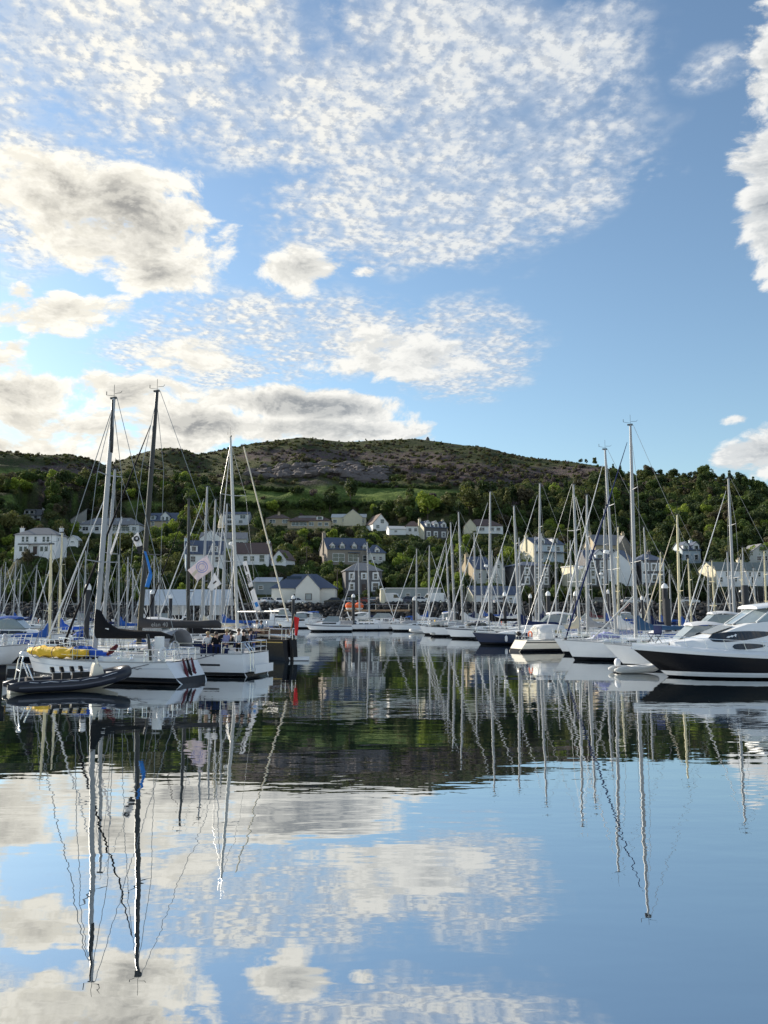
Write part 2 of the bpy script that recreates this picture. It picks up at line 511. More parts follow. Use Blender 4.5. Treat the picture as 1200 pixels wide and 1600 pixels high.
# ================================================================== houses
WALL = {
    'white': mat('harling_white', (0.82, 0.82, 0.82), 0.85, var=0.10, scale=0.8, bump=0.2),
    'cream': mat('harling_cream', (0.70, 0.64, 0.48), 0.85, var=0.12, scale=0.8, bump=0.2),  # also carries the sunlit tint of left-facing gables
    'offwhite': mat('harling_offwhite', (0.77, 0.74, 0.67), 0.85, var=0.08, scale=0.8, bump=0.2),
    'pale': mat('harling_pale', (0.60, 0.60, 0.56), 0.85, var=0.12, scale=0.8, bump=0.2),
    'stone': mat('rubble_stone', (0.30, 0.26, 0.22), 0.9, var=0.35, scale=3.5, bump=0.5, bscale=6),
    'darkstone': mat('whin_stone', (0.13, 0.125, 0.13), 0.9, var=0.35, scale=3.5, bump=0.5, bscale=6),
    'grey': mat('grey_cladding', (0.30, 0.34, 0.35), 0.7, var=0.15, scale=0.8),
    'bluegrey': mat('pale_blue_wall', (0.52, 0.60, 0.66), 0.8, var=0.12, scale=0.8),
    'sand': mat('sandstone', (0.50, 0.41, 0.28), 0.9, var=0.2, scale=2.5, bump=0.4, bscale=6),  # also the sunlit tint of one left-facing gable
    'timber': mat('brown_timber', (0.16, 0.10, 0.07), 0.8, var=0.2, stretch=(1, 1, 6)),
}
ROOF = {
    'slate': mat('slate', (0.075, 0.095, 0.145), 0.6, var=0.30, scale=1.5, bump=0.5, bscale=3, stretch=(1.5, 1.5, 6)),
    'grey': mat('grey_tiles', (0.20, 0.20, 0.21), 0.75, var=0.25, scale=1.5, bump=0.5, bscale=3, stretch=(1.5, 1.5, 6)),
    'brown': mat('brown_tiles', (0.115, 0.075, 0.065), 0.75, var=0.30, scale=1.5, bump=0.5, bscale=3, stretch=(1.5, 1.5, 6)),
    'metal': mat('sheet_roof', (0.40, 0.42, 0.46), 0.5, var=0.15, scale=0.7),
    'greenslate': mat('green_slate', (0.17, 0.19, 0.17), 0.7, var=0.25, scale=1.5, bump=0.5, bscale=3, stretch=(1.5, 1.5, 6)),
    'pale': mat('pale_roof', (0.55, 0.55, 0.53), 0.7, var=0.15),
}
HOUSES = []           # (x0, x1, ytop, ybase, Y) in the photograph, kept free of trees in front

def window(par, x, z, w, h, y, frame=M_WHITE, surround=None, bars=True, name='window'):
    """framed window standing in the wall plane y (front faces -y); frame ring, recessed pane, glazing bar"""
    f = MB()
    t = 0.09
    d = 0.10
    if surround:
        s = MB().box(x - w / 2 - 0.28, x + w / 2 + 0.28, y - 0.035, y + 0.05, z - 0.22, z + h + 0.26)
        s.build('surround', surround, par)
        d = 0.14
    f.box(x - w / 2, x - w / 2 + t, y - d, y + 0.05, z, z + h).box(x + w / 2 - t, x + w / 2, y - d, y + 0.05, z, z + h)
    f.box(x - w / 2 + t, x + w / 2 - t, y - d, y + 0.05, z + h - t, z + h).box(x - w / 2 + t, x + w / 2 - t, y - d, y + 0.05, z, z + t)
    if bars:
        f.box(x - w / 2 + t, x + w / 2 - t, y - d + 0.02, y, z + h / 2 - 0.03, z + h / 2 + 0.03)
        if w > 1.7: f.box(x - 0.05, x + 0.05, y - d + 0.02, y, z + t, z + h - t)
    o = f.build(name, frame, par)
    MB().box(x - w / 2 + t, x + w / 2 - t, y - 0.055, y + 0.02, z + t, z + h - t).build('pane', M_PANE, o)
    MB().box(x - w / 2 - 0.08, x + w / 2 + 0.08, y - 0.18, y + 0.02, z - 0.09, z - 0.005).build('sill', M_WHITE, o)
    return o

def house(label, x0, x1, yb, Y, eave, rise, depth, roof='gable', yaw=0, wall='white', rf='slate', wins=(), door=None, chims=(), dormers=(), surround=None,
          gwall=None, over=0.3, drop=6.0, skylights=(), wing=None, name='house', cat='house', gwins=(), quoins=None, frontgable=None, canopy=None, bays=(), pad=None):
    """x0, x1, yb: the front wall's ends and foot in the photograph; Y its distance; rest in metres.
    wins: (u, z, w, h) with u from 0 to 1 along the front"""
    cx = (x0 + x1) / 2
    p = at(cx, yb, Y)
    W = abs(at(x1, yb, Y).x - at(x0, yb, Y).x) / math.cos(R(yaw))
    rt = thing(name, label, cat, p, R(yaw))
    hw = W / 2
    wm_ = WALL[wall]
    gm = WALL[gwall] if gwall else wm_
    b = MB()
    b.box(-hw, hw, 0, depth, -drop, eave)
    body = b.build('wall', wm_, rt)
    if roof == 'gable':
        for sx, nm in ((-1, 'gable_wall'), (1, 'gable_wall')):
            g = MB()
            x_ = sx * hw
            t = 0.004 * sx
            a_, b_ = (x_ - 0.25 * sx, x_ + t) if sx > 0 else (x_ + t, x_ + 0.25)
            g.add([(a_, -0.003, -drop), (a_, depth + .003, -drop), (a_, depth + .003, eave), (a_, depth / 2, eave + rise), (a_, -0.003, eave), (b_, -0.003, -drop), (b_, depth + .003, -drop), (b_, depth + .003, eave), (b_, depth / 2, eave + rise), (b_, -0.003, eave)],
                  [(0, 1, 2, 3, 4), (9, 8, 7, 6, 5), (0, 5, 6, 1), (1, 6, 7, 2), (2, 7, 8, 3), (3, 8, 9, 4), (4, 9, 5, 0)])
            go = g.build(nm, gm, rt)
        rr = MB()
        sl = rise / (depth / 2)
        o = over
        th = 0.16
        for s in (0, 1):
            ye, yr = (-o, depth / 2) if s == 0 else (depth + o, depth / 2)
            ze, zr_ = eave - o * sl, eave + rise
            rr.add([(-hw - 0.2, ye, ze), (hw + 0.2, ye, ze), (hw + 0.2, yr, zr_), (-hw - 0.2, yr, zr_), (-hw - 0.2, ye, ze + th), (hw + 0.2, ye, ze + th), (hw + 0.2, yr, zr_ + th), (-hw - 0.2, yr, zr_ + th)],
                   [(0, 3, 2, 1), (4, 5, 6, 7), (0, 1, 5, 4), (1, 2, 6, 5), (2, 3, 7, 6), (3, 0, 4, 7)])
        ro = rr.build('roof', ROOF[rf], rt)
    elif roof == 'hip':
        o = over
        ins = min(depth / 2, hw * 0.72)
        ze = eave - 0.05
        rr = MB()
        rr.add([(-hw - o, -o, ze), (hw + o, -o, ze), (hw + o, depth + o, ze), (-hw - o, depth + o, ze),
                (-hw - o, -o, ze + .14), (hw + o, -o, ze + .14), (hw + o, depth + o, ze + .14), (-hw - o, depth + o, ze + .14),
                (-hw + ins, depth / 2, eave + rise), (hw - ins, depth / 2, eave + rise)],
               [(0, 3, 2, 1), (0, 1, 5, 4), (1, 2, 6, 5), (2, 3, 7, 6), (3, 0, 4, 7), (4, 5, 9, 8), (5, 6, 9), (6, 7, 8, 9), (7, 4, 8)])
        ro = rr.build('roof', ROOF[rf], rt)
        sl = rise / (depth / 2)
    elif roof == 'front':       # gable faces the camera
        g = MB()
        g.add([(-hw, -0.004, -drop), (hw, -0.004, -drop), (hw, -0.004, eave), (0, -0.004, eave + rise), (-hw, -0.004, eave), (-hw, .25, -drop), (hw, .25, -drop), (hw, .25, eave), (0, .25, eave + rise), (-hw, .25, eave)],
              [(0, 1, 2, 3, 4), (9, 8, 7, 6, 5), (1, 6, 7, 2), (2, 7, 8, 3), (3, 8, 9, 4), (4, 9, 5, 0)])
        g.build('gable_wall', gm, rt)
        rr = MB()
        th, o = 0.16, over
        sl = rise / hw
        for s in (-1, 1):
            xe = s * (hw + o)
            ze = eave - o * sl
            rr.add([(xe, -o, ze), (0, -o, eave + rise), (0, depth + o, eave + rise), (xe, depth + o, ze), (xe, -o, ze + th), (0, -o, eave + rise + th), (0, depth + o, eave + rise + th), (xe, depth + o, ze + th)],
                   [(0, 1, 2, 3), (7, 6, 5, 4), (0, 4, 5, 1), (1, 5, 6, 2), (2, 6, 7, 3), (3, 7, 4, 0)])
        ro = rr.build('roof', ROOF[rf], rt)
    elif roof == 'mono':
        rr = MB().add([(-hw - .2, -.3, eave), (hw + .2, -.3, eave + rise), (hw + .2, depth, eave + rise), (-hw - .2, depth, eave), (-hw - .2, -.3, eave + .2), (hw + .2, -.3, eave + rise + .2), (hw + .2, depth, eave + rise + .2), (-hw - .2, depth, eave + .2)],
                      [(0, 3, 2, 1), (4, 5, 6, 7), (0, 1, 5, 4), (1, 2, 6, 5), (2, 3, 7, 6), (3, 0, 4, 7)])
        ro = rr.build('roof', ROOF[rf], rt)
        MB().add([(-hw, -.003, eave - .01), (hw, -.003, eave - .01), (hw, -.003, eave + rise)] + [(-hw, .2, eave - .01), (hw, .2, eave - .01), (hw, .2, eave + rise)], [(0, 1, 2), (5, 4, 3), (0, 3, 4, 1), (1, 4, 5, 2), (2, 5, 3, 0)]).build('gable_wall', gm, rt)
        sl = 0
    else:                        # flat
        ro = MB().box(-hw - 0.2, hw + 0.2, -0.25, depth + 0.2, eave, eave + 0.25).build('roof', ROOF[rf], rt)
        sl = 0
    for (u, z, w, h) in wins:
        window(rt, -hw + u * W, z, w, h, -0.004, surround=surround)
    for (v, z, w, h) in gwins:   # windows of the left gable
        o_ = MB().box(-hw - 0.10, -hw + .02, v - w / 2, v + w / 2, z, z + h).build('window', M_WHITE, rt)
        MB().box(-hw - 0.112, -hw, v - w / 2 + .09, v + w / 2 - .09, z + .09, z + h - .09).build('pane', M_PANE, o_)
    if door:
        u, w, h, dm = door
        do = MB().box(-hw + u * W - w / 2, -hw + u * W + w / 2, -0.08, 0.05, 0.0, h).build('door', dm, rt)
        MB().box(-hw + u * W + w * .3, -hw + u * W + w * .38, -0.13, -0.06, h * .45, h * .5).build('handle', M_STEEL, do)
    for (u, yy, hh_) in chims:
        x = -hw + u * W
        zt = eave + rise + hh_
        ch = MB().box(x - 0.45, x + 0.45, depth * yy - 0.32, depth * yy + 0.32, eave * 0.6, zt).box(x - 0.52, x + 0.52, depth * yy - 0.4, depth * yy + 0.4, zt + .002, zt + 0.15)
        co = ch.build('chimney', gm, ro)
        for q in (-0.22, 0.22):
            MB().lathe([(0.13, 0), (0.10, 0.45), (0.12, 0.5)], 8, (x + q, depth * yy, zt + 0.15)).build('chimney_pot', WALL['sand'], ro)
    for (u, w, h, kind, dm) in dormers:
        x = -hw + u * W
        zb = eave - 0.15 if kind != 'box' else eave + 0.35
        y0_ = 0.05 if kind != 'box' else (zb - eave) / max(sl, .1)
        yl = depth * 0.5
        d_ = MB().box(x - w / 2, x + w / 2, y0_, yl, zb, zb + h).build('dormer', WALL[dm], rt)
        if kind == 'gable':
            gh = w * 0.5
            rr = MB()
            for s in (-1, 1):
                xe, ze = s * (w / 2 + 0.18), zb + h - 0.12
                zp = zb + h + gh
                rr.add([(x + xe, y0_ - .25, ze), (x, y0_ - .25, zp), (x, yl, zp), (x + xe, yl, ze), (x + xe, y0_ - .25, ze + .12), (x, y0_ - .25, zp + .12), (x, yl, zp + .12), (x + xe, yl, ze + .12)],
                       [(0, 1, 2, 3), (7, 6, 5, 4), (0, 4, 5, 1), (1, 5, 6, 2), (2, 6, 7, 3), (3, 7, 4, 0)])
            rr.build('dormer_roof', ROOF[rf], d_)
            MB().add([(x - w / 2, y0_ + .002, zb + h), (x + w / 2, y0_ + .002, zb + h), (x, y0_ + .002, zb + h + gh), (x - w / 2, y0_ + .3, zb + h), (x + w / 2, y0_ + .3, zb + h), (x, y0_ + .3, zb + h + gh)],
                     [(0, 1, 2), (5, 4, 3), (0, 3, 4, 1), (1, 4, 5, 2), (2, 5, 3, 0)]).build('dormer_gable', M_WHITE, d_)
        else:
            MB().box(x - w / 2 - .2, x + w / 2 + .2, y0_ - .25, yl, zb + h + .002, zb + h + .2).build('dormer_roof', ROOF[rf], d_)
        nw = max(1, int(round(w / 2.0)))
        for q in range(nw):
            xx = x - w / 2 + (q + 0.5) * w / nw
            ww = w / nw * 0.68
            MB().box(xx - ww / 2, xx + ww / 2, y0_ - .07, y0_ + .05, zb + .22, zb + h - .1).build('window_frame', M_WHITE, d_)
            MB().box(xx - ww / 2 + .1, xx + ww / 2 - .1, y0_ - .082, y0_, zb + .32, zb + h - .2).build('pane', M_PANE, d_)
    for (u, v, w, h) in skylights:
        x = -hw + u * W
        y_ = depth / 2 * v
        z_ = eave + sl * y_ + 0.17
        q = math.hypot(1, sl)
        dy_, dz_ = h / q, h * sl / q
        s = MB().add([(x - w / 2, y_, z_), (x + w / 2, y_, z_), (x + w / 2, y_ + dy_, z_ + dz_), (x - w / 2, y_ + dy_, z_ + dz_), (x - w / 2, y_, z_ + .06), (x + w / 2, y_, z_ + .06), (x + w / 2, y_ + dy_, z_ + dz_ + .06), (x - w / 2, y_ + dy_, z_ + dz_ + .06)],
                     [(0, 3, 2, 1), (4, 5, 6, 7), (0, 1, 5, 4), (1, 2, 6, 5), (2, 3, 7, 6), (3, 0, 4, 7)])
        s.build('skylight', M_LGLASS if w < 2.5 else M_GLASS, ro)
    for (u, w, d_, h) in bays:
        x = -hw + u * W
        ba = MB().box(x - w / 2, x + w / 2, -d_, 0.02, -drop, h).build('bay', wm_, rt)
        MB().box(x - w / 2 - .15, x + w / 2 + .15, -d_ - .15, 0.02, h + .002, h + .28).build('bay_roof', ROOF[rf], ba)
        for q in (-1, 1):
            xx = x + q * w * .235
            MB().box(xx - w * .2, xx + w * .2, -d_ - .08, -d_ + .03, .6, h - .3).build('window_frame', M_WHITE, ba)
            MB().box(xx - w * .2 + .1, xx + w * .2 - .1, -d_ - .095, -d_, .7, h - .4).build('pane', M_PANE, ba)
    if canopy:
        u0, u1, z, d_ = canopy
        MB().box(-hw + u0 * W, -hw + u1 * W, -d_, .02, z, z + .22).build('porch_roof', ROOF[rf], rt)
    if quoins:
        for sx in (-1, 1):
            zq, i = 0.0, 0
            while zq < eave - .45:
                lw = 0.55 if i % 2 else 0.32
                xa = sx * hw
                MB().box(min(xa + sx * .02, xa - sx * lw), max(xa + sx * .02, xa - sx * lw), -0.03, 0.1, zq, zq + .42).build('quoin', quoins, rt)
                zq += 0.45; i += 1
    if frontgable:
        u, w, gh, gdepth, gw = frontgable       # projecting gabled bay
        x = -hw + u * W
        g = MB()
        y0_ = -gdepth
        g.add([(x - w / 2, y0_, -drop), (x + w / 2, y0_, -drop), (x + w / 2, y0_, eave), (x, y0_, eave + gh), (x - w / 2, y0_, eave), (x - w / 2, depth / 2, -drop), (x + w / 2, depth / 2, -drop), (x + w / 2, depth / 2, eave), (x, depth / 2, eave + gh), (x - w / 2, depth / 2, eave)],
              [(0, 1, 2, 3, 4), (1, 6, 7, 2), (2, 7, 8, 3), (3, 8, 9, 4), (4, 9, 5, 0)])
        gb = g.build('front_gable', WALL[gw], rt)
        rr = MB()
        for s in (-1, 1):
            xe, ze = x + s * (w / 2 + .25), eave - .25 * gh / (w / 2)
            rr.add([(xe, y0_ - .2, ze), (x, y0_ - .2, eave + gh), (x, depth / 2, eave + gh), (xe, depth / 2, ze), (xe, y0_ - .2, ze + .16), (x, y0_ - .2, eave + gh + .16), (x, depth / 2, eave + gh + .16), (xe, depth / 2, ze + .16)],
                   [(0, 1, 2, 3), (7, 6, 5, 4), (0, 4, 5, 1), (1, 5, 6, 2), (2, 6, 7, 3), (3, 7, 4, 0)])
        rr.build('gable_roof', ROOF[rf], gb)
    top = max(to_px(p.x, p.y + depth / 2, p.z + eave + rise)[1], 0)
    HOUSES.append((min(x0, x1) - 3, max(x0, x1) + 3, top, yb, Y))
    cen = Matrix.Rotation(R(yaw), 3, 'Z') @ Vector((0, depth / 2, 0))
    SIGHT.append((p.x / p.y, W / 2 / p.y + .004, (p.z - CAMH) / p.y, p.y + 1.0))
    PADS.append((p.x + cen.x, p.y + cen.y, p.z - 0.15, pad or (max(W, depth) * 0.55 + 1.5)))
    return rt

DOORD = mat('door_dark', (0.06, 0.035, 0.03), 0.5)
DOORB = mat('door_blue', (0.05, 0.09, 0.16), 0.5)
house('white two-storey villa with hipped grey roof, two bays and end chimneys, far left', 22, 87, 866, 205, 4.9, 2.1, 7, 'hip', wall='white', rf='grey', over=.25,
      wins=[(.20, 3.05, .8, 1.5), (.30, 3.05, .8, 1.5), (.5, 3.05, .75, 1.5), (.70, 3.05, .8, 1.5), (.80, 3.05, .8, 1.5)], bays=[(.25, 2.4, .9, 2.3), (.75, 2.4, .9, 2.3)], door=(.5, 1.0, 2.0, DOORD), chims=[(.02, .5, -.2), (.98, .5, -.2)], canopy=(.13, .87, 2.45, 1.1))
house('small white cottage with wide white dormer above the far left villa', 37, 63, 813, 345, 2.3, 2.7, 6.5, 'gable', yaw=8, wall='white', rf='grey', wins=[(.25, .7, 1, 1.2), (.7, .7, 1.4, 1.2)], dormers=[(.32, 4.2, 1.6, 'box', 'white')], chims=[(1.0, .5, .7)])
house('grey gabled house with one steep pale slope, behind the long white bungalow', 110, 135, 816, 335, 1.0, 4.6, 8, 'mono', wall='pale', rf='grey', gwall='pale', chims=[(.55, .3, -3)])
house('long white bungalow with hipped grey roof and skylights behind the grey masts', 123, 217, 832, 310, 3.0, 3.1, 9, 'hip', wall='white', rf='grey', wins=[(.11, .7, 2.3, 1.5), (.30, .7, 1.6, 1.5), (.40, .7, 1.6, 1.5), (.55, .6, 2.4, 1.7), (.66, .6, 2.4, 1.7), (.78, .5, 3, 1.8), (.92, .6, 1.6, 1.6)], skylights=[(.22, .5, 1.2, .9), (.42, .5, 1.2, .9), (.60, .5, 1.2, .9), (.78, .5, 1.2, .9)], canopy=(.5, .82, 2.6, 1.3), chims=[(.0, .5, -1.6)])
house('house with two pale dormers in a dark roof, left of the dark mast', 229, 275, 823, 320, 2.4, 3.4, 8, 'gable', yaw=-6, wall='sand', rf='slate', wins=[(.2, .6, 1.3, 1.4), (.75, .6, 2.0, 1.4)], dormers=[(.18, 2.2, 1.7, 'box', 'bluegrey'), (.62, 3.6, 1.9, 'gable', 'white')])
house('tiny white gabled shed among bushes below the long bungalow', 104, 122, 851, 250, 1.3, 1.5, 4, 'front', wall='white', rf='pale', wins=[(.5, .6, 1.1, .6)], name='shed', cat='shed')
house('white terrace with dark mansard dormers and bluish left gable behind the pink flag', 292, 350, 884, 215, 3.2, 3.6, 7.5, 'gable', yaw=16, wall='white', rf='slate', gwall='bluegrey', wins=[(.18, .9, 1.4, 1.6), (.5, .9, 1.3, 1.6), (.8, .9, 1.3, 1.6)], dormers=[(.2, 1.9, 1.7, 'box', 'white'), (.72, 1.9, 1.7, 'box', 'white')], chims=[(.01, .5, .6)])
house('pale house with shallow roof standing uphill behind the white terrace', 312, 384, 856, 255, 2.9, 2.2, 8, 'gable', yaw=4, wall='pale', rf='grey', wins=[(.3, .8, 2, 1.3), (.5, .8, 1.6, 1.3), (.86, .8, 2.4, 1.2)], frontgable=(.25, 7, 2.6, .6, 'white'))
house('white terrace under a dark brown roof behind the tall pale mast', 366, 420, 880, 221, 2.7, 3.0, 7, 'gable', wall='white', rf='brown', wins=[(.32, .5, 1.2, 1.5), (.52, .5, 1.2, 1.5), (.80, .3, 1.5, 2.0)], chims=[(.93, .5, .4)])
house('small brown-roofed cottage with white gable facing the harbour', 424, 447, 881, 220, 1.4, 2.4, 7, 'front', yaw=-14, wall='white', rf='brown', name='cottage')
house('white upstairs house with two wide windows among the masts, upper slope', 348, 388, 819, 322, 4.0, 1.2, 8, 'gable', wall='white', rf='slate', wins=[(.25, 2.2, 2.6, 1.5), (.78, 2.2, 2.2, 1.5), (.25, .4, 2.6, 1.2), (.7, .4, 1.6, 1.2)])
house('brown-roofed bungalow with white picture windows at the left of the upper row', 415, 453, 820, 322, 2.5, 2.1, 8, 'hip', wall='sand', rf='brown', wins=[(.28, .7, 2.4, 1.4), (.8, .7, 2.2, 1.4)], chims=[(.5, .4, .4)])
house('long dark-roofed bungalow with glazed roof strip and white dormer, upper row', 449, 517, 824, 320, 2.6, 2.6, 9, 'hip', wall='sand', rf='brown', wins=[(.18, .6, 2.8, 1.5), (.36, .6, 3.0, 1.5), (.55, .6, 2.0, 1.5), (.75, .6, 1.6, 1.4), (.9, .6, 1.6, 1.4)], dormers=[(.74, 2.6, 1.5, 'box', 'white')], skylights=[(.44, .45, 7.0, 2.0)], canopy=(.05, .5, 2.2, .8))
house('cream bungalow with pale roof and central gable, upper row', 518, 572, 820, 325, 3.0, 1.7, 9, 'gable', wall='cream', rf='pale', wins=[(.36, 1.2, 1.2, 1.3), (.5, 1.2, 1.2, 1.3), (.88, 1.0, 1.6, 1.3), (.1, .8, 1.6, 1.3)], frontgable=(.62, 7.6, 3.0, 1.2, 'cream'), drop=8)
house('white house with steep brown roof and big gable window, right end of upper row', 583, 607, 828, 312, 2.6, 3.6, 10, 'front', yaw=18, wall='white', rf='brown', wins=[(.6, 2.6, 1.6, 1.6), (.3, .6, 1.4, 1.4)])
house('low white shed roof half hidden by bushes, right of the upper row', 608, 634, 834, 300, 1.8, 1.2, 6, 'gable', yaw=10, wall='white', rf='pale', wins=[(.4, .5, 1.2, .8)], name='shed', cat='shed')
house('white cottage with dark hipped roof beside the yellow-green tree', 634, 656, 833, 302, 2.6, 2.2, 7, 'hip', wall='white', rf='brown', wins=[(.3, .6, 1.2, 1.3), (.7, .6, 1.2, 1.3)])
house('dark stone house with three white gabled dormers and yellow-lit left gable', 662, 700, 841, 300, 4.0, 2.4, 8, 'gable', yaw=22, wall='darkstone', rf='slate', gwall='cream', wins=[(.2, .6, 1.2, 1.7), (.5, .6, 1.2, 1.7), (.83, .6, 1.2, 1.7)], dormers=[(.2, 1.9, 1.7, 'gable', 'white'), (.52, 1.9, 1.7, 'gable', 'white'), (.85, 1.9, 1.7, 'gable', 'white')], chims=[(.01, .5, .8), (.99, .5, .8)], surround=M_WHITE)  # cream gable walls: sunlight from the left put into the colour
house('white cottage with brown roof and cream front gable, mid slope behind white masts', 726, 786, 832, 300, 2.4, 3.0, 9, 'hip', wall='white', rf='brown', wins=[(.45, .6, 2, 1.3), (.7, .6, 2, 1.3), (.88, .6, 1.6, 1.3)], frontgable=(.14, 4.4, 2.6, 1.0, 'cream'))
house('long stone house with slate roof, row of gabled dormers and tall left chimney', 512, 576, 880, 232, 4.0, 3.4, 8, 'gable', yaw=20, wall='stone', rf='slate', gwall='stone', wins=[(.27, .4, 3.6, 2.3), (.62, .4, 3.0, 2.3), (.9, .6, 1.2, 1.8)], dormers=[(.13, 1.5, 1.1, 'gable', 'stone'), (.36, 1.7, 1.2, 'gable', 'stone'), (.65, 1.7, 1.2, 'gable', 'stone'), (.9, 1.5, 1.1, 'gable', 'stone')], chims=[(.01, .5, 1.3)], canopy=(.5, .76, 2.9, 1.3))
house('lower slate-roofed wing with white dormer joined to the long stone house', 577, 602, 879, 231, 2.7, 2.6, 7, 'hip', yaw=12, wall='pale', rf='slate', wins=[(.3, .6, 1, 1.2), (.7, .6, 1, 1.2)], dormers=[(.5, 1.4, 1.2, 'gable', 'white')])
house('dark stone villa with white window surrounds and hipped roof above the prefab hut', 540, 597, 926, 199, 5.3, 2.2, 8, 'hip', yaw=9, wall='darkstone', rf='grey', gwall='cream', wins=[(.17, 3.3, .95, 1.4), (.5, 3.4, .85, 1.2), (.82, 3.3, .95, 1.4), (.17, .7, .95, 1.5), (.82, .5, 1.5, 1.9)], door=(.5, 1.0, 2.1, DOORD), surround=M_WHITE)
house('cream harbour building with slate roof, solar panel and tall front gable', 424, 523, 944, 186, 3.6, 3.4, 9, 'hip', wall='offwhite', rf='slate', wins=[(.36, 1.0, .6, 1.4)], frontgable=(.585, 5.4, 3.0, 2.2, 'offwhite'), skylights=[(.33, .58, 3.4, 1.1), (.22, .2, .5, .7), (.35, .2, .5, .7), (.84, .2, .5, .7), (.89, .2, .5, .7)], name='harbour_building', cat='building', over=.4)
hb = [o for o in C.objects if o.name.startswith('harbour_building')][0]
_w = abs(at(523, 944, 186).x - at(424, 944, 186).x)
gw_ = MB().box(-_w / 2 + .6 * _w - .75, -_w / 2 + .6 * _w + .75, -2.27, -2.15, .9, 2.4).build('window', DOORD, hb)
MB().box(-_w / 2 + .6 * _w - .62, -_w / 2 + .6 * _w + .62, -2.285, -2.2, 1.0, 2.3).build('pane', M_LGLASS, gw_)
house('low grey metal shed joined to the left of the harbour building', 395, 436, 926, 200, 2.6, 1.2, 12, 'gable', wall='grey', rf='metal', wins=[(.3, .8, 1.2, .9)], name='shed', cat='shed')
house('long grey prefab hut with flat roof and small white windows on the quay', 603, 689, 941, 189, 3.1, .1, 6, 'flat', wall='grey', rf='pale', wins=[(.20, 1.2, .8, .8), (.40, 1.1, 1.0, 1.0), (.60, 1.2, .8, .8), (.80, 1.1, 1.0, 1.0)], door=(.9, 1.0, 2.0, DOORB), name='prefab_hut', cat='hut')
house('stone house with sand-lit left gable behind the mast cluster', 740, 772, 909, 212, 3.4, 3.2, 7.5, 'gable', yaw=26, wall='pale', rf='slate', gwall='sand', wins=[(.3, .8, 1, 1.5), (.7, .8, 1, 1.5)], chims=[(.01, .5, .5)])  # sand colour on the gables paints in low sun from the left
house('pale stone house with gable facing the harbour, right of its sandy-gabled neighbour', 770, 789, 909, 210, 3.4, 2.6, 8, 'front', yaw=-6, wall='pale', rf='slate', wins=[(.35, .8, .9, 1.4), (.5, 3.3, .8, 1.1)])
house('low quayside shed with long slate roof and pointed cream-lit left gable', 738, 814, 945, 190, 2.4, 1.9, 6, 'gable', yaw=14, wall='white', rf='slate', gwall='cream', wins=[(.2, .8, .9, .9), (.5, .8, .9, .9), (.8, .8, .9, .9)], name='shed', cat='shed')  # gables coloured cream to hold the sun on the left end
house('pale villa with white balcony, dormers and cream-lit left gable on the wooded slope', 832, 884, 876, 236, 4.8, 2.0, 8, 'gable', yaw=22, wall='bluegrey', rf='slate', gwall='cream', wins=[(.2, 2.8, 1.3, 1.4), (.5, 2.8, 1.3, 1.4), (.8, 2.8, 1.3, 1.4), (.25, .5, 1.2, 1.5), (.7, .5, 1.2, 1.5)], dormers=[(.3, 1.7, 1.4, 'gable', 'white'), (.75, 1.7, 1.4, 'box', 'white')], chims=[(.01, .5, .5)], canopy=(.0, 1.0, 2.3, 1.4))  # cream of the gables is painted sunlight, not a second wash
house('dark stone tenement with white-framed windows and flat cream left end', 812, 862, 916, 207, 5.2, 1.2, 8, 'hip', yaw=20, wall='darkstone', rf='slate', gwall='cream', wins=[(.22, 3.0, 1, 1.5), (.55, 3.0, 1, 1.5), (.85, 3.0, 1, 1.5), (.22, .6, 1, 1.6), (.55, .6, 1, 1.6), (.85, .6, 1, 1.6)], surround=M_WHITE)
house('square cream house with flat parapet left of the tall dark tenement', 896, 917, 914, 204, 4.6, .2, 7, 'flat', yaw=12, wall='cream', rf='pale', wins=[(.3, 2.6, .8, 1.2), (.7, .7, .8, 1.3)])
house('tall dark tenement with stacked white bay windows behind the twin masts', 916, 961, 914, 206, 6.6, 2.4, 8, 'gable', wall='darkstone', rf='slate', wins=[(.25, 4.4, 1, 1.5), (.6, 4.4, 1, 1.5), (.25, 2.2, 1, 1.5), (.6, 2.2, 1.1, 1.5), (.25, .2, 1, 1.5), (.6, .2, 1.1, 1.5), (.88, 2.2, .8, 1.5)], dormers=[(.5, 2.2, 1.4, 'gable', 'white')], surround=M_WHITE)
house('large brown house with grey roof and stone gabled dormer, upper right', 930, 987, 880, 240, 5.4, 3.2, 9, 'gable', yaw=8, wall='sand', rf='grey', wins=[(.2, 2.8, 1, 1.4), (.5, 2.8, 1, 1.4), (.2, .5, 1, 1.5), (.5, .5, 1, 1.5)], frontgable=(.8, 3.4, 2.6, .7, 'stone'), chims=[(.02, .5, .6), (.98, .5, .6)])
house('white house with steep bare gable and dark slate roof, behind the tallest right mast', 985, 1003, 913, 204, 5.0, 3.6, 8, 'gable', yaw=52, wall='darkstone', rf='slate', gwall='white', gwins=[(5.2, 1.5, .8, 1.1)])
house('dark villa with striped white corner stones and bay windows, right of the white gable', 1003, 1039, 913, 203, 6.0, 1.8, 7.5, 'hip', yaw=4, wall='darkstone', rf='slate', wins=[(.2, 3.5, 1, 1.6), (.55, 3.5, 1.1, 1.6), (.86, 3.5, .9, 1.6), (.2, .6, 1, 1.7), (.55, .6, 1.1, 1.8), (.86, .6, .9, 1.7)], surround=M_WHITE, quoins=M_WHITE, chims=[(.6, .5, .4)])
house('blue-white house with twin gabled dormers among trees, upper right', 1066, 1096, 878, 242, 3.6, 2.2, 7, 'gable', yaw=8, wall='bluegrey', rf='slate', wins=[(.25, .6, 1.1, 1.6), (.75, .6, 1.1, 1.6)], dormers=[(.22, 1.9, 1.6, 'gable', 'white'), (.78, 1.9, 1.6, 'gable', 'white')], chims=[(.8, .5, .8)], surround=M_WHITE)
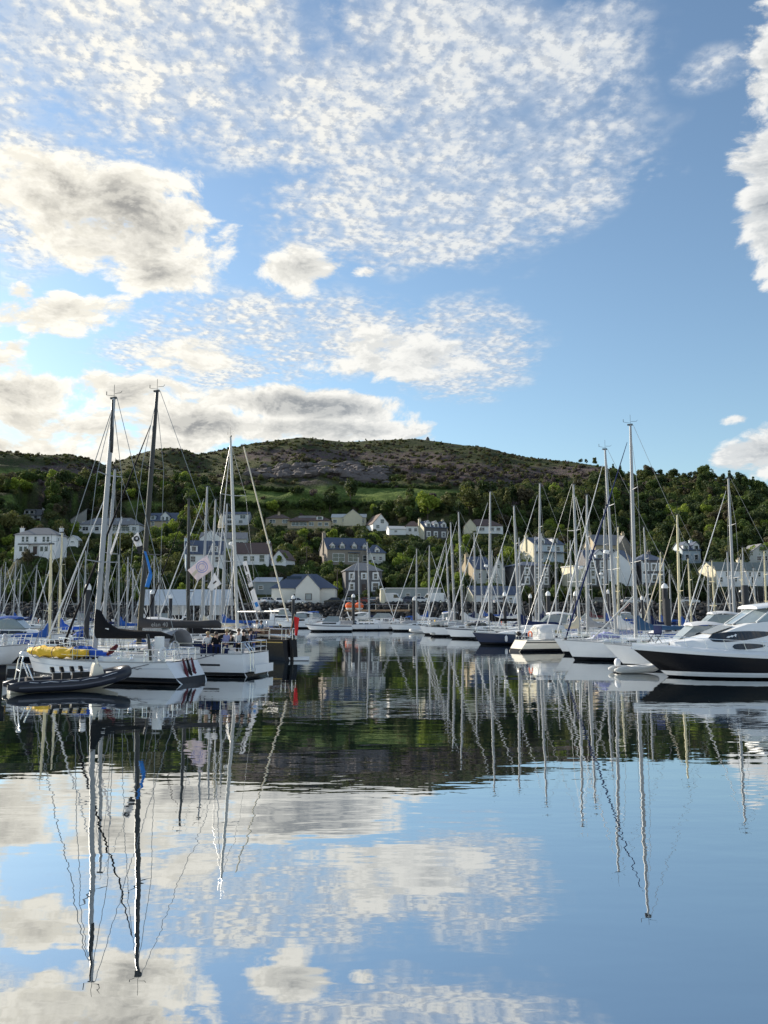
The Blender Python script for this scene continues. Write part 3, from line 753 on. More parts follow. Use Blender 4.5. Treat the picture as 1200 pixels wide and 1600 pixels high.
house('long white row of cottages with grey-green roof at the right edge', 1113, 1228, 914, 200, 3.6, 2.0, 7, 'gable', yaw=14, wall='white', rf='greenslate', gwall='cream', wins=[(.08, .6, .9, 1.3), (.17, 2.0, .9, 1.2), (.30, .7, .8, 1.2), (.41, 2.0, .9, 1.2), (.52, 2.0, .8, 1.2), (.56, .3, .8, 1.8), (.66, 2.0, .9, 1.2), (.74, .7, .9, 1.2), (.85, 2.0, .9, 1.2)], chims=[(.5, .5, .6)])  # white row; the cream gables have the left-hand sunlight in their colour
house('pale house with grey gable just showing above the white row, right edge', 1170, 1212, 884, 232, 3.2, 3.0, 8, 'front', wall='pale', rf='grey', wins=[(.4, 1.4, 1.4, 1.4), (.62, 1.4, 1.4, 1.4)])

# ================================================================== terrain mesh (after the building plots are known)
na, ny = 300, 230
aa = np.linspace(-0.78, 0.78, na)
yy = np.concatenate([np.linspace(164, 330, 120), np.linspace(332, 1000, 110)])
AA, YY = np.meshgrid(aa, yy)
XX = AA * YY
ZZ = ground(XX.ravel(), YY.ravel()).reshape(XX.shape)

# kinds of ground cover read off the hillside: fields, crags, heather (in photo columns and rows, applied where they stand)
FIELDS = [(455, 779, 105, 14), (560, 772, 110, 14), (640, 782, 90, 15), (400, 768, 50, 10), (20, 745, 45, 14), (20, 790, 40, 18), (660, 770, 60, 8), (800, 766, 40, 5), (1080, 782, 26, 10), (230, 790, 35, 8), (500, 800, 40, 6), (130, 776, 30, 7)]
CRAGS = [(430, 740, 46, 11), (470, 736, 40, 10), (560, 746, 44, 11), (545, 735, 20, 10), (495, 752, 30, 6), (590, 742, 12, 10)]
HEATH = [(770, 742, 110, 16), (700, 735, 90, 14), (900, 738, 60, 10), (640, 715, 80, 10), (480, 712, 120, 10), (90, 745, 90, 20), (1110, 800, 40, 10), (950, 745, 30, 20), (860, 762, 50, 8)]
def cover(X, Y, Z, lst, jag=0.9):
    u, v = to_px(X, Y, Z)
    m = np.full(np.shape(X), -1.0)
    for cx, cy, sx, sy in lst:
        m = np.maximum(m, 1 - ((u - cx) / sx) ** 2 - ((v - cy) / sy) ** 2)
    return np.clip((m + jag * fbm(X / 12, Y / 12, 41)) * 2.5 + .3, 0, 1)
tv = np.stack([XX.ravel(), YY.ravel(), ZZ.ravel()], 1)
me = bpy.data.meshes.new('hillside')
idx = np.arange(na * ny).reshape(ny, na)
q = np.stack([idx[:-1, :-1], idx[:-1, 1:], idx[1:, 1:], idx[1:, :-1]], -1).reshape(-1, 4)
me.vertices.add(len(tv)); me.vertices.foreach_set('co', tv.ravel())
me.loops.add(q.size); me.loops.foreach_set('vertex_index', q.ravel())
me.polygons.add(len(q)); me.polygons.foreach_set('loop_start', np.arange(0, q.size, 4)); me.polygons.foreach_set('loop_total', np.full(len(q), 4))
me.update(); me.shade_smooth()
for nm, lst in (('field', FIELDS), ('crag', CRAGS), ('heath', HEATH)):
    at_ = me.attributes.new(nm, 'FLOAT', 'POINT')
    at_.data.foreach_set('value', cover(tv[:, 0], tv[:, 1], tv[:, 2], lst).astype(np.float32))
at_ = me.attributes.new('shore', 'FLOAT', 'POINT')
at_.data.foreach_set('value', np.clip((196 - tv[:, 1]) / 3, 0, 1).astype(np.float32))
hm = bpy.data.materials.new('hillside')
hm.use_nodes = True
k = NT(hm.node_tree)
b = k.n['Principled BSDF']
b.inputs['Roughness'].default_value = 0.95
b.inputs['Specular IOR Level'].default_value = 0.1
pos = k.new('ShaderNodeNewGeometry').outputs['Position']
def attr(nm):
    a_ = k.new('ShaderNodeAttribute'); a_.attribute_name = nm
    return a_.outputs['Fac']
n1 = k.noise(pos, 0.05, 6, 0.62)
n2 = k.noise(pos, 0.35, 5, 0.6)
c = k.mix(k.step(n1, 0.38, 0.62), (0.050, 0.070, 0.028), (0.105, 0.115, 0.048))
c = k.mix(k.step(n2, 0.45, 0.7), c, (0.098, 0.082, 0.050))
c = k.mix(k.m('MULTIPLY', attr('heath'), k.step(n2, 0.3, 0.6)), c, (0.145, 0.105, 0.115))
c = k.mix(attr('field'), c, k.mix(k.step(k.noise(pos, 0.22, 6, 0.68), 0.40, 0.62), (0.095, 0.15, 0.035), (0.19, 0.255, 0.07)))
rock = k.mix(k.step(k.noise(k.v('MULTIPLY', pos, (1, 1, 0.4)), 0.5, 6, 0.65), 0.40, 0.62), (0.05, 0.045, 0.04), (0.17, 0.145, 0.14))
c = k.mix(k.m('MULTIPLY', attr('crag'), k.step(k.noise(pos, 0.12, 5, .6), .36, .5)), c, rock)
c = k.mix(attr('shore'), c, k.mix(k.step(n2, .4, .6), (0.030, 0.030, 0.030), (0.06, 0.057, 0.05)))
k.put(b.inputs['Base Color'], c)
bp = k.new('ShaderNodeBump'); bp.inputs['Strength'].default_value = 0.9; bp.inputs['Distance'].default_value = 2.5
k.put(bp.inputs['Height'], k.m('ADD', n2, k.noise(pos, 1.2, 4, .6)))
k.put(b.inputs['Normal'], bp.outputs[0])
me.materials.append(hm)
hill = bpy.data.objects.new('hillside', me)
C.objects.link(hill)
tag(hill, 'rough green and brown hillside rising behind the village', kind='structure')

# crag rocks standing out of the hill, cairn
rng = np.random.default_rng(5)
def rock_mesh(name, seed, flat_=0.8):
    r = random.Random(seed)
    m_ = MB()
    rings = []
    kk = 7
    for i, (rad, z) in enumerate(((0.45, 0), (0.98, .25), (1.0, .55), (.7, .85), (.25, 1.0))):
        rings.append([((rad * r.uniform(.75, 1.15)) * math.cos(2 * PI * (j + .3 * r.random()) / kk), (rad * r.uniform(.75, 1.15)) * math.sin(2 * PI * (j + .3 * r.random()) / kk), (z - .5) * 1.6 * flat_ + r.uniform(-.08, .08)) for j in range(kk)])
    return m_.loft(rings)
M_ROCKD = mat('armour_rock', (0.030, 0.028, 0.027), 0.9, var=0.5, scale=.9, bump=.6, bscale=5)
M_CRAG = mat('crag_rock', (0.135, 0.115, 0.11), 0.95, var=0.5, scale=.22, bump=.6, bscale=1.2)
def scatter(name, protos, pts, scl, rot, material, label, squash=None):
    """many small alike pieces joined in one mesh"""
    pv = [np.array(p.V) for p in protos]
    V, Fs, o = [], [], 0
    for i in range(len(pts)):
        p_ = i % len(protos)
        ca, sa = math.cos(rot[i]), math.sin(rot[i])
        v = pv[p_] * scl[i]
        if squash is not None: v = v * squash[i]
        w = np.stack([v[:, 0] * ca - v[:, 1] * sa, v[:, 0] * sa + v[:, 1] * ca, v[:, 2]], 1) + pts[i]
        V.append(w)
        Fs += [tuple(j + o for j in f) for f in protos[p_].Fc]
        o += len(w)
    m_ = bpy.data.meshes.new(name)
    m_.from_pydata(np.concatenate(V).tolist(), [], Fs)
    m_.materials.append(material)
    ob = bpy.data.objects.new(name, m_)
    C.objects.link(ob)
    return tag(ob, label, kind='stuff')
RP = [rock_mesh('r', i) for i in range(6)]
# armour-stone bank along the shore
N = 5400
X = rng.uniform(-135, 135, N); Y = rng.uniform(167.5, 180.6, N)
Z = ground(X, Y) + .15
scatter('rock_bank', RP, np.stack([X, Y, Z], 1), rng.uniform(.3, .72, N), rng.uniform(0, 6.3, N), M_ROCKD, 'dark boulder bank along the far shore below the parked cars')
# broken crag
pts = []
while len(pts) < 380:
    cx, cy, sx, sy = CRAGS[rng.integers(len(CRAGS))]
    u = rng.uniform(-1, 1, 2)
    a_, t_ = ray(cx + u[0] * sx, cy + u[1] * sy)
    Ys = np.linspace(380, 830, 200)
    zz = ground(a_ * Ys, Ys)
    hit = np.where(zz > CAMH + t_ * Ys)[0]
    if len(hit): pts.append((a_ * Ys[hit[0]], Ys[hit[0]], zz[hit[0]]))
pts = np.array(pts)
scatter('crag_rocks', RP, pts, rng.uniform(.9, 3.6, len(pts)), rng.uniform(0, 6.3, len(pts)), M_CRAG, 'broken grey crag face across the upper hillside', squash=np.stack([rng.uniform(.8, 1.8, len(pts)), rng.uniform(.6, 1, len(pts)), rng.uniform(.5, 1.1, len(pts))], 1))
p = at(668, 688, 800)
cr = MB().lathe([(2.6, -6), (2.4, 0), (1.9, 1.6), (1.5, 3.0), (.5, 4.4)], 9, (0, 0, 0)).build('cairn', M_CRAG)
cr.location = (p.x, p.y - 3, gz(p.x, p.y - 3) + .5)
tag(cr, 'small stone cairn on the crest of the hill', 'cairn')
# ================================================================== quay surface
qm = mat('quay_tarmac', (0.075, 0.073, 0.07), 0.9, var=.3, scale=.4, bump=.3)
qv = MB()
qx = np.linspace(-150, 150, 61)
qv.add([(x, 180.2, 4.135) for x in qx] + [(x, 193.5, 4.16) for x in qx], [(i, i + 1, 62 + i, 61 + i) for i in range(60)])
tag(qv.build('quay_road', qm), 'grey quayside road and parking strip', kind='structure')
kb = MB().box(-150, 150, 179.9, 180.25, 3.7, 4.27)
tag(kb.build('quay_kerb', mat('kerb_stone', (.30, .29, .27), .9, var=.25)), 'low stone kerb along the quay edge', kind='structure')

# ================================================================== vegetation
def foliage(name, c0, c1, tr=0.28):
    m = bpy.data.materials.new(name); m.use_nodes = True
    k = NT(m.node_tree)
    b = k.n['Principled BSDF']
    oi = k.new('ShaderNodeObjectInfo').outputs['Random']
    tc = k.new('ShaderNodeTexCoord').outputs['Object']
    f = k.m('ADD', k.m('MULTIPLY', oi, .65), k.m('MULTIPLY', k.m('SUBTRACT', k.noise(tc, .7, 3, .6), .32), 1.0), clamp=True)
    c = k.mix(f, c0, c1)
    k.put(b.inputs['Base Color'], c)
    b.inputs['Roughness'].default_value = .7
    b.inputs['Specular IOR Level'].default_value = .25
    t = k.new('ShaderNodeBsdfTranslucent'); k.put(t.inputs[0], k.mix(.4, c, (.16, .20, .03)))
    ms = k.new('ShaderNodeMixShader'); ms.inputs[0].default_value = tr
    k.put(ms.inputs[1], b.outputs[0]); k.put(ms.inputs[2], t.outputs[0]); k.put(k.n['Material Output'].inputs[0], ms.outputs[0])
    return m
FOL = {
    'dark green': foliage('leaf_dark', (.026, .048, .018), (.066, .096, .034)),
    'mid green': foliage('leaf_mid', (.052, .092, .024), (.110, .155, .040)),
    'olive green': foliage('leaf_olive', (.085, .100, .032), (.165, .165, .060)),
    'bright lime green': foliage('leaf_lime', (.180, .260, .035), (.31, .38, .060), .4),
    'brownish': foliage('leaf_brown', (.072, .060, .038), (.125, .105, .066)),
    'purplish': foliage('leaf_purple', (.095, .072, .078), (.17, .122, .135)),
}
M_BARK = mat('bark', (.085, .068, .052), .9, var=.3, bump=.5)

def crown_mesh(name, seed, rx, rz, nlump, nleaf, leaf, cz, cone=0.0):
    r = np.random.default_rng(seed)
    cs, rs = [], []
    for i in range(nlump):
        d = r.normal(size=3); d /= np.linalg.norm(d)
        t = r.uniform(.25, .80)
        c_ = d * t * np.array([rx, rx, rz])
        if cone: c_[:2] *= 1 - cone * (c_[2] / rz * .5 + .5)
        cs.append(c_); rs.append(r.uniform(.26, .46) * rx * (1 - .5 * cone * (c_[2] / rz * .5 + .5)))
    cs, rs = np.array(cs), np.array(rs)
    li = r.integers(0, nlump, nleaf)
    d = r.normal(size=(nleaf, 3)); d[:, 2] = d[:, 2] * .9 + .25
    d /= np.linalg.norm(d, axis=1)[:, None]
    p = cs[li] + d * (rs[li] * r.uniform(.72, 1.12, nleaf))[:, None]
    nrm = d + r.normal(size=(nleaf, 3)) * .45
    nrm /= np.linalg.norm(nrm, axis=1)[:, None]
    t1 = np.cross(nrm, r.normal(size=(nleaf, 3))); t1 /= np.linalg.norm(t1, axis=1)[:, None]
    t2 = np.cross(nrm, t1)
    s = (leaf * r.uniform(.6, 1.4, nleaf))[:, None]
    p[:, 2] += cz
    v = np.stack([p - t1 * s, p - t2 * s * .6 + nrm * s * .12, p + t1 * s, p + t2 * s * .6 + nrm * s * .12], 1).reshape(-1, 3)
    me = bpy.data.meshes.new(name)
    nq = nleaf
    me.vertices.add(nq * 4); me.vertices.foreach_set('co', v.ravel())
    me.loops.add(nq * 4); me.loops.foreach_set('vertex_index', np.arange(nq * 4))
    me.polygons.add(nq); me.polygons.foreach_set('loop_start', np.arange(0, nq * 4, 4)); me.polygons.foreach_set('loop_total', np.full(nq, 4))
    me.update()
    return me

def trunk_mesh(seed, h, lean=.4):
    r = random.Random(seed)
    m = MB()
    top = (r.uniform(-lean, lean), r.uniform(-lean, lean), h * .62)
    m.path([(0, 0, -1.2), (top[0] * .4, top[1] * .4, h * .3), top], [.26, .2, .1], 7)
    for i in range(5):
        a = r.uniform(0, 6.28); z = h * r.uniform(.28, .5); L = h * r.uniform(.2, .34)
        m.path([(top[0] * z / h, top[1] * z / h, z), (math.cos(a) * L * .5, math.sin(a) * L * .5, z + L * .5), (math.cos(a) * L, math.sin(a) * L, z + L * .9)], [.10, .07, .03], 5)
    return m.mesh('trunk', M_BARK)

# prototype crowns: 8 m broad trees, upright trees, conifers, and low bushes (unit: metres, scaled per plant)
CROWNS = []
for i in range(4): CROWNS.append((crown_mesh('crown', 100 + i, 4.2, 3.6, 16, 1500, .42, 5.2), trunk_mesh(100 + i, 8.5), 9.0))
for i in range(2): CROWNS.append((crown_mesh('crown', 110 + i, 2.7, 4.4, 15, 1200, .36, 5.6), trunk_mesh(110 + i, 9.5), 10.0))
for i in range(2): CROWNS.append((crown_mesh('crown', 120 + i, 2.6, 5.4, 20, 1300, .34, 6.0, .75), trunk_mesh(120 + i, 11, .1), 11.5))
TONES = list(FOL)
CM = {}
def toned(i, tone):
    if (i, tone) not in CM:
        m = CROWNS[i][0].copy(); m.name = 'crown'
        m.materials.append(FOL[tone])
        CM[(i, tone)] = m
    return CM[(i, tone)]

def clear_of_houses(X, Y, Z, h, r, keep=.22):
    u, vt = to_px(X, Y, Z + h)
    _, vb = to_px(X, Y, Z)
    hw = r * F / Y
    for x0, x1, yt, yb, Yh in HOUSES:
        if Y < Yh + 4 and u + hw * .8 > x0 and u - hw * .8 < x1 and vt < yb - keep * (yb - yt) and vb > yt:
            return False
    for px, py, pz, pr in PADS:
        if abs(Y - py) < pr * .75 + r * .5 and abs(X - px) < pr * .75 + r * .5: return False
    return True

TREES = []
def add_tree(X, Y, i, tone, scale, label, group=None, name='broadleaf_tree', rz=None):
    t = thing(name, label, 'tree', (X, Y, gz(X, Y) - .2), random.uniform(0, 6.28) if rz is None else rz, group)
    t.scale = (scale, scale, scale * random.uniform(.9, 1.1))
    for nm, me_ in (('crown', toned(i, tone)), ('trunk', CROWNS[i][1])):
        o = bpy.data.objects.new(nm, me_); C.objects.link(o); o.parent = t
    TREES.append((X, Y, CROWNS[i][2] * .45 * scale))

def on_slope(px, py, lo=190, hi=820):
    a_, t_ = ray(px, py)
    Ys = np.linspace(lo, hi, 500)
    zz = ground(a_ * Ys, Ys)
    h = np.where(zz > CAMH + t_ * Ys)[0]
    return (a_ * Ys[h[0]], Ys[h[0]]) if len(h) else None

# trees that can be picked out one by one
KEY = [(668, 815, 0, 'bright lime green', 1.35, 'big yellow-green tree standing above the dark stone house with three dormers'),
       (640, 800, 1, 'olive green', .8, 'rounded olive tree just left of the big yellow-green tree'),
       (733, 806, 1, 'olive green', 1.3, 'broad olive tree right of the big yellow-green tree'),
       (765, 812, 2, 'olive green', 1.25, 'wide dull olive tree behind the white cottage with cream gable'),
       (605, 808, 3, 'mid green', .8, 'mid green tree behind the steep brown-roofed white house'),
       (475, 806, 0, 'mid green', .8, 'round green tree directly behind the long dark-roofed bungalow'),
       (500, 806, 2, 'mid green', .9, 'broad green tree behind the right end of the dark-roofed bungalow'),
       (515, 800, 3, 'dark green', 1.0, 'dark round tree above the cream bungalow'),
       (548, 790, 1, 'dark green', 1.0, 'dark bushy tree at the lower edge of the green field'),
       (1192, 886, 0, 'bright lime green', .85, 'bright lime tree at the right edge above the white cottages'),
       (440, 884, 1, 'bright lime green', .42, 'round lime bush behind the cream harbour building roof'),
       (484, 882, 4, 'bright lime green', .42, 'taller lime bush beside the utility pole above the harbour building'),
       (862, 832, 2, 'bright lime green', .75, 'yellow-green tree above the pale villa with white balcony'),
       (810, 836, 0, 'mid green', .85, 'green tree left of the pale villa with white balcony'),
       (775, 828, 4, 'mid green', .8, 'upright green tree right of the cream-gabled cottage'),
       (15, 838, 0, 'olive green', 1.0, 'big olive tree at the left edge above the white villa'),
       (40, 832, 3, 'olive green', .85, 'rounded olive tree just behind the white villa'),
       (115, 840, 1, 'bright lime green', .6, 'yellow-green bush below the long white bungalow'),
       (135, 862, 2, 'olive green', .55, 'yellowish tree between the grey masts on the lower slope'),
       (182, 862, 0, 'olive green', .55, 'yellow-olive bush right of the second grey mast'),
       (285, 822, 5, 'bright lime green', .8, 'tall lime tree beside the dark mast on the upper slope'),
       (265, 842, 1, 'bright lime green', .7, 'yellow-green shrub below the house with two pale dormers'),
       (700, 895, 2, 'bright lime green', .4, 'lime hedge tree above the terraced bank in the middle'),
       (725, 893, 1, 'olive green', .4, 'olive hedge tree beside the sandy-gabled house'),
       (1022, 862, 4, 'mid green', .8, 'fresh green tree right of the large brown house'),
       (1040, 848, 1, 'dark green', .9, 'dark tree standing behind the striped dark villa')]
for px, py, i, tone, sc, lab in KEY:
    q = on_slope(px, py)
    if q: add_tree(q[0], q[1], i, tone, sc, lab)

SHORT = ['far left villa', 'cottage with wide dormer', 'grey gabled house', 'long white bungalow', 'two-dormer house', 'tiny shed', 'mansard terrace', 'shallow-roofed house', 'brown-roofed terrace', 'small white-gabled cottage',
         'wide-windowed house', 'brown bungalow', 'glazed-roof bungalow', 'cream bungalow', 'steep brown-roofed house', 'low white shed', 'dark-hipped cottage', 'three-dormer house', 'cream-gabled cottage', 'long stone house', 'slate-roofed wing',
         'dark stone villa', 'harbour building', 'metal shed', 'prefab hut', 'sandy-gabled house', 'pale gabled house', 'quayside shed', 'balcony villa', 'dark tenement', 'square cream house', 'tall tenement', 'large brown house',
         'bare white gable', 'striped villa', 'twin-dormer house', 'white cottage row', 'right-edge gable house']
assert len(SHORT) == len(HOUSES)
USED = set()
def where(u, v):
    """words that tie a tree to the nearest building in view"""
    best = []
    for sname, (x0, x1, yt, yb, Yh) in zip(SHORT, HOUSES):
        cx_, cy_ = (x0 + x1) / 2, (yt + yb) / 2
        ex, ey = max(abs(u - cx_) - (x1 - x0) / 2, 0), max(abs(v - cy_) - (yb - yt) / 2, 0)
        side = ('left of' if u < cx_ else 'right of') if ex >= ey else ('above' if v < cy_ else 'below')
        best.append((math.hypot(ex, ey), side, sname))
    return sorted(best)
PLACES = [(-999, 110, 'around the white villa at the far left'), (110, 300, 'behind the two tallest left masts'), (300, 470, 'around the white terraces left of centre'), (470, 620, 'around the long stone house'),
          (620, 760, 'on the dark bank in the middle'), (760, 930, 'around the pale villa right of centre'), (930, 1090, 'behind the dark tenements on the right'), (1090, 2000, 'above the white cottages on the right')]
def place(u):
    for a_, b_, s in PLACES:
        if a_ <= u < b_: return s
stuff_pts = {t: [] for t in TONES}
cnt, tries = 0, 0
cand = []
while tries < 9000:
    tries += 1
    px = random.uniform(-60, 1260)
    Y = 194 + 250 * random.random() ** 1.5
    if px > 720 and random.random() < .35: Y = random.uniform(240, 620)
    X = (px - 600) / F * Y
    cand.append((Y, X, px))
cand.sort()
NIND = 250
zc = ground(np.array([c[1] for c in cand]), np.array([c[0] for c in cand]))
fc = cover(np.array([c[1] for c in cand]), np.array([c[0] for c in cand]), zc, FIELDS, .3)
occ = list(TREES)
for (Y, X, px), z, fl in zip(cand, zc, fc):
    a_ = X / Y
    if Y > np.interp(a_, _ra, _rd) - 6 or fl > .4: continue
    v_ = to_px(X, Y, z)[1]
    if (px < 330 and v_ < 758) or (330 <= px < 620 and v_ < 782) or (620 <= px < 930 and v_ < 772) or (px >= 930 and v_ < 765 and random.random() < .6): continue
    i = random.choice([0, 0, 1, 1, 2, 2, 3, 3, 4, 5]) if px < 760 else random.choice([0, 1, 2, 3, 0, 1, 2, 3, 4, 5, 6])
    sc = random.uniform(.34, .84) if Y < 300 else random.uniform(.4, 1.0)
    h, r_ = CROWNS[i][2] * sc, 3.6 * sc
    if any(abs(X - a) < (r_ + c_) * .46 and abs(Y - b) < (r_ + c_) * .62 for a, b, c_ in occ): continue
    if not clear_of_houses(X, Y, z, h, r_): continue
    w = random.random()
    if px > 760: tone = 'dark green' if w < .42 else 'mid green' if w < .72 else 'olive green' if w < .88 else 'bright lime green' if w < .93 else 'brownish'
    elif px > 600: tone = 'dark green' if w < .45 else 'mid green' if w < .76 else 'olive green' if w < .92 else 'bright lime green'
    else: tone = 'dark green' if w < .32 else 'mid green' if w < .60 else 'olive green' if w < .78 else 'brownish' if w < .88 else 'bright lime green'
    occ.append((X, Y, r_))
    if cnt < NIND and -15 < px < 1215:
        kind = 'conifer' if i >= 6 else 'broadleaf_tree'
        what = 'narrow conifer' if i >= 6 else ('upright leafy tree' if i >= 4 else 'round leafy tree')
        size = 'small' if sc < .56 else 'tall' if sc > .74 else 'mid-sized'
        cands = ['%s %s %s %s the %s' % (size, tone, what, sd_, nm_) for _, sd_, nm_ in where(*to_px(X, Y, z + h * .5))[:4]]
        cands += ['%s %s %s well %s the %s' % (size, tone, what, sd_, nm_) for _, sd_, nm_ in where(*to_px(X, Y, z + h * .5))[1:6]]
        lab = next((c_ for c_ in cands if c_ not in USED), cands[0])
        USED.add(lab)
        add_tree(X, Y, i, tone, sc, lab, 'trees %s' % place(px), kind)
        cnt += 1
    else:
        stuff_pts[tone].append((X, Y, z - .3, sc, random.uniform(0, 6.28), i))
print('individual trees', cnt, 'woodland', sum(len(v) for v in stuff_pts.values()))

# stuff: the far wood and hillside scrub, instanced with geometry nodes
BUSH = [crown_mesh('bush', 200 + i, 1.0, .75, 9, 330, .17, .45) for i in range(5)]
def proto_collection(name, meshes, material):
    col = bpy.data.collections.new(name)
    for j, m_ in enumerate(meshes):
        mm = m_.copy(); mm.materials.clear(); mm.materials.append(material)
        o = bpy.data.objects.new('%s_%02d' % (name, j), mm)
        col.objects.link(o)
    return col
def instanced(name, pts, col, label):
    if not len(pts): return
    pts = np.array(pts, float)
    m_ = bpy.data.meshes.new(name)
    m_.vertices.add(len(pts)); m_.vertices.foreach_set('co', pts[:, :3].astype(np.float32).ravel())
    for nm, typ, j in (('scl', 'FLOAT', 3), ('rotz', 'FLOAT', 4), ('pick', 'INT', 5)):
        a_ = m_.attributes.new(nm, typ, 'POINT')
        a_.data.foreach_set('value', pts[:, j].astype(np.float32 if typ == 'FLOAT' else np.int32))
    ob = bpy.data.objects.new(name, m_); C.objects.link(ob)
    ng = bpy.data.node_groups.new(name, 'GeometryNodeTree')
    ng.interface.new_socket('Geometry', in_out='INPUT', socket_type='NodeSocketGeometry')
    ng.interface.new_socket('Geometry', in_out='OUTPUT', socket_type='NodeSocketGeometry')
    N_ = ng.nodes; L_ = ng.links
    gi, go = N_.new('NodeGroupInput'), N_.new('NodeGroupOutput')
    ci = N_.new('GeometryNodeCollectionInfo'); ci.inputs['Collection'].default_value = col
    ci.inputs['Separate Children'].default_value = True; ci.inputs['Reset Children'].default_value = True
    ip = N_.new('GeometryNodeInstanceOnPoints'); ip.inputs['Pick Instance'].default_value = True
    def na_(nm, typ):
        a_ = N_.new('GeometryNodeInputNamedAttribute'); a_.data_type = typ; a_.inputs['Name'].default_value = nm
        return a_.outputs['Attribute']
    cx = N_.new('ShaderNodeCombineXYZ'); L_.new(na_('rotz', 'FLOAT'), cx.inputs[2])
    er = N_.new('FunctionNodeEulerToRotation'); L_.new(cx.outputs[0], er.inputs[0])
    L_.new(gi.outputs[0], ip.inputs['Points']); L_.new(ci.outputs[0], ip.inputs['Instance'])
    L_.new(na_('pick', 'INT'), ip.inputs['Instance Index']); L_.new(er.outputs[0], ip.inputs['Rotation'])
    cs = N_.new('ShaderNodeCombineXYZ')
    s_ = na_('scl', 'FLOAT')
    for j in range(3): L_.new(s_, cs.inputs[j])
    L_.new(cs.outputs[0], ip.inputs['Scale']); L_.new(ip.outputs[0], go.inputs[0])
    md = ob.modifiers.new('scatter', 'NODES'); md.node_group = ng
    return tag(ob, label, kind='stuff')
for tone in TONES:
    if stuff_pts[tone]:
        col = proto_collection('wood_' + tone.replace(' ', '_'), [c[0] for c in CROWNS], FOL[tone])
        instanced('far_woodland', stuff_pts[tone], col, '%s mass of trees in the far wood on the hillside' % tone)

# scrub over the whole hill
NB = 15000
a_ = rng.uniform(-.56, .56, NB)
rd_ = np.interp(a_, _ra, _rd)
Y = 193 + (rd_ * 1.0 - 193) * rng.uniform(0, 1, NB) ** .75
X = a_ * Y
Z = ground(X, Y)
fl = cover(X, Y, Z, FIELDS); cg = cover(X, Y, Z, CRAGS); ht = cover(X, Y, Z, HEATH)
U, Vv = to_px(X, Y, Z)
patch = fbm(X / 60, Y / 60, 77)
bp_ = {t: [] for t in TONES}
nb = 0
for i in range(NB):
    if fl[i] > .3 and rng.random() < .90: continue
    if cg[i] > .25 and rng.random() < .93: continue
    up = Y[i] > .55 * rd_[i]
    if up and U[i] < 930 and rng.random() < .62 - 1.2 * patch[i]: continue
    s = rng.uniform(.8, 2.2) if not up else rng.uniform(.8, 2.3)
    if Y[i] > rd_[i] - 25: s *= .55
    if U[i] > 980 and Y[i] > 300: s *= 1.5
    if Y[i] < 340:
        if not clear_of_houses(X[i], Y[i], Z[i], s * 1.2, s, .04): continue
    w = rng.random()
    if ht[i] > .3: tone = 'purplish' if w < .5 else 'brownish' if w < .7 else 'olive green'
    elif Y[i] < 330: tone = 'dark green' if w < .5 else 'mid green' if w < .8 else 'olive green' if w < .93 else 'brownish'
    elif U[i] > 940 and Y[i] > 330: tone = 'mid green' if w < .35 else 'olive green' if w < .6 else 'dark green' if w < .8 else 'purplish' if w < .9 else 'brownish'
    elif patch[i] > .0: tone = 'brownish' if w < .5 else 'olive green' if w < .75 else 'purplish' if w < .9 else 'dark green'
    elif patch[i] < -.1: tone = 'dark green' if w < .5 else 'mid green' if w < .85 else 'olive green'
    else: tone = 'dark green' if w < .2 else 'olive green' if w < .5 else 'mid green' if w < .62 else 'purplish' if w < .7 else 'brownish'
    bp_[tone].append((X[i], Y[i], Z[i] - .15 * s, s, rng.uniform(0, 6.28), rng.integers(0, 5)))
    nb += 1
# hedgerows along the field edges
for (xa, ya, xb_, yb_) in ((365, 790, 480, 797), (480, 797, 610, 790), (560, 760, 700, 766), (640, 800, 640, 770), (505, 792, 520, 764), (700, 776, 820, 772), (385, 764, 470, 770)):
    for q in np.linspace(0, 1, 34):
        g_ = on_slope(xa + (xb_ - xa) * q + rng.uniform(-2, 2), ya + (yb_ - ya) * q + rng.uniform(-1, 1), 300, 700)
        if g_: bp_['dark green' if rng.random() < .6 else 'mid green'].append((g_[0], g_[1], gz(*g_) - .2, rng.uniform(.9, 2.0), rng.uniform(0, 6.28), rng.integers(0, 5)))
for tone in TONES:
    if bp_[tone]:
        instanced('hillside_scrub', bp_[tone], proto_collection('scrub_' + tone.replace(' ', '_'), BUSH, FOL[tone]), '%s scrub covering the slopes of the hill' % tone)
print('scrub', nb)
# small trees along the right-hand skyline
sk = []
for px in list(range(1000, 1240, 7)) + [176, 182, 570, 905, 918, 1046, 1050]:
    px += random.uniform(-3, 3)
    a0 = ray(px, 745)[0]
    Yk = float(np.interp(a0, _ra, _rd)) - 3
    s = random.uniform(.28, .55)
    sk.append((a0 * Yk, Yk, gz(a0 * Yk, Yk) - .5, s, random.uniform(0, 6), random.choice([0, 1, 2, 3, 4])))
instanced('skyline_trees', sk, proto_collection('skyline', [c[0] for c in CROWNS], FOL['dark green']), 'small dark trees dotted along the hill crest')
# hedge along the back of the quay
hp = []
for i in range(900):
    px = random.choice([random.uniform(-40, 395), random.uniform(690, 740), random.uniform(815, 1240), random.uniform(360, 600)])
    Y = random.uniform(194, 200) if px < 360 or px > 600 else random.uniform(203, 214)
    X = (px - 600) / F * Y
    z = gz(X, Y); s = random.uniform(.7, 1.6)
    if clear_of_houses(X, Y, z, s * 1.2, s, .10): hp.append((X, Y, z - .1, s, random.uniform(0, 6), random.randrange(5)))
instanced('quay_hedge', hp, proto_collection('hedge', BUSH, FOL['dark green']), 'dark hedge and brambles behind the quay road')

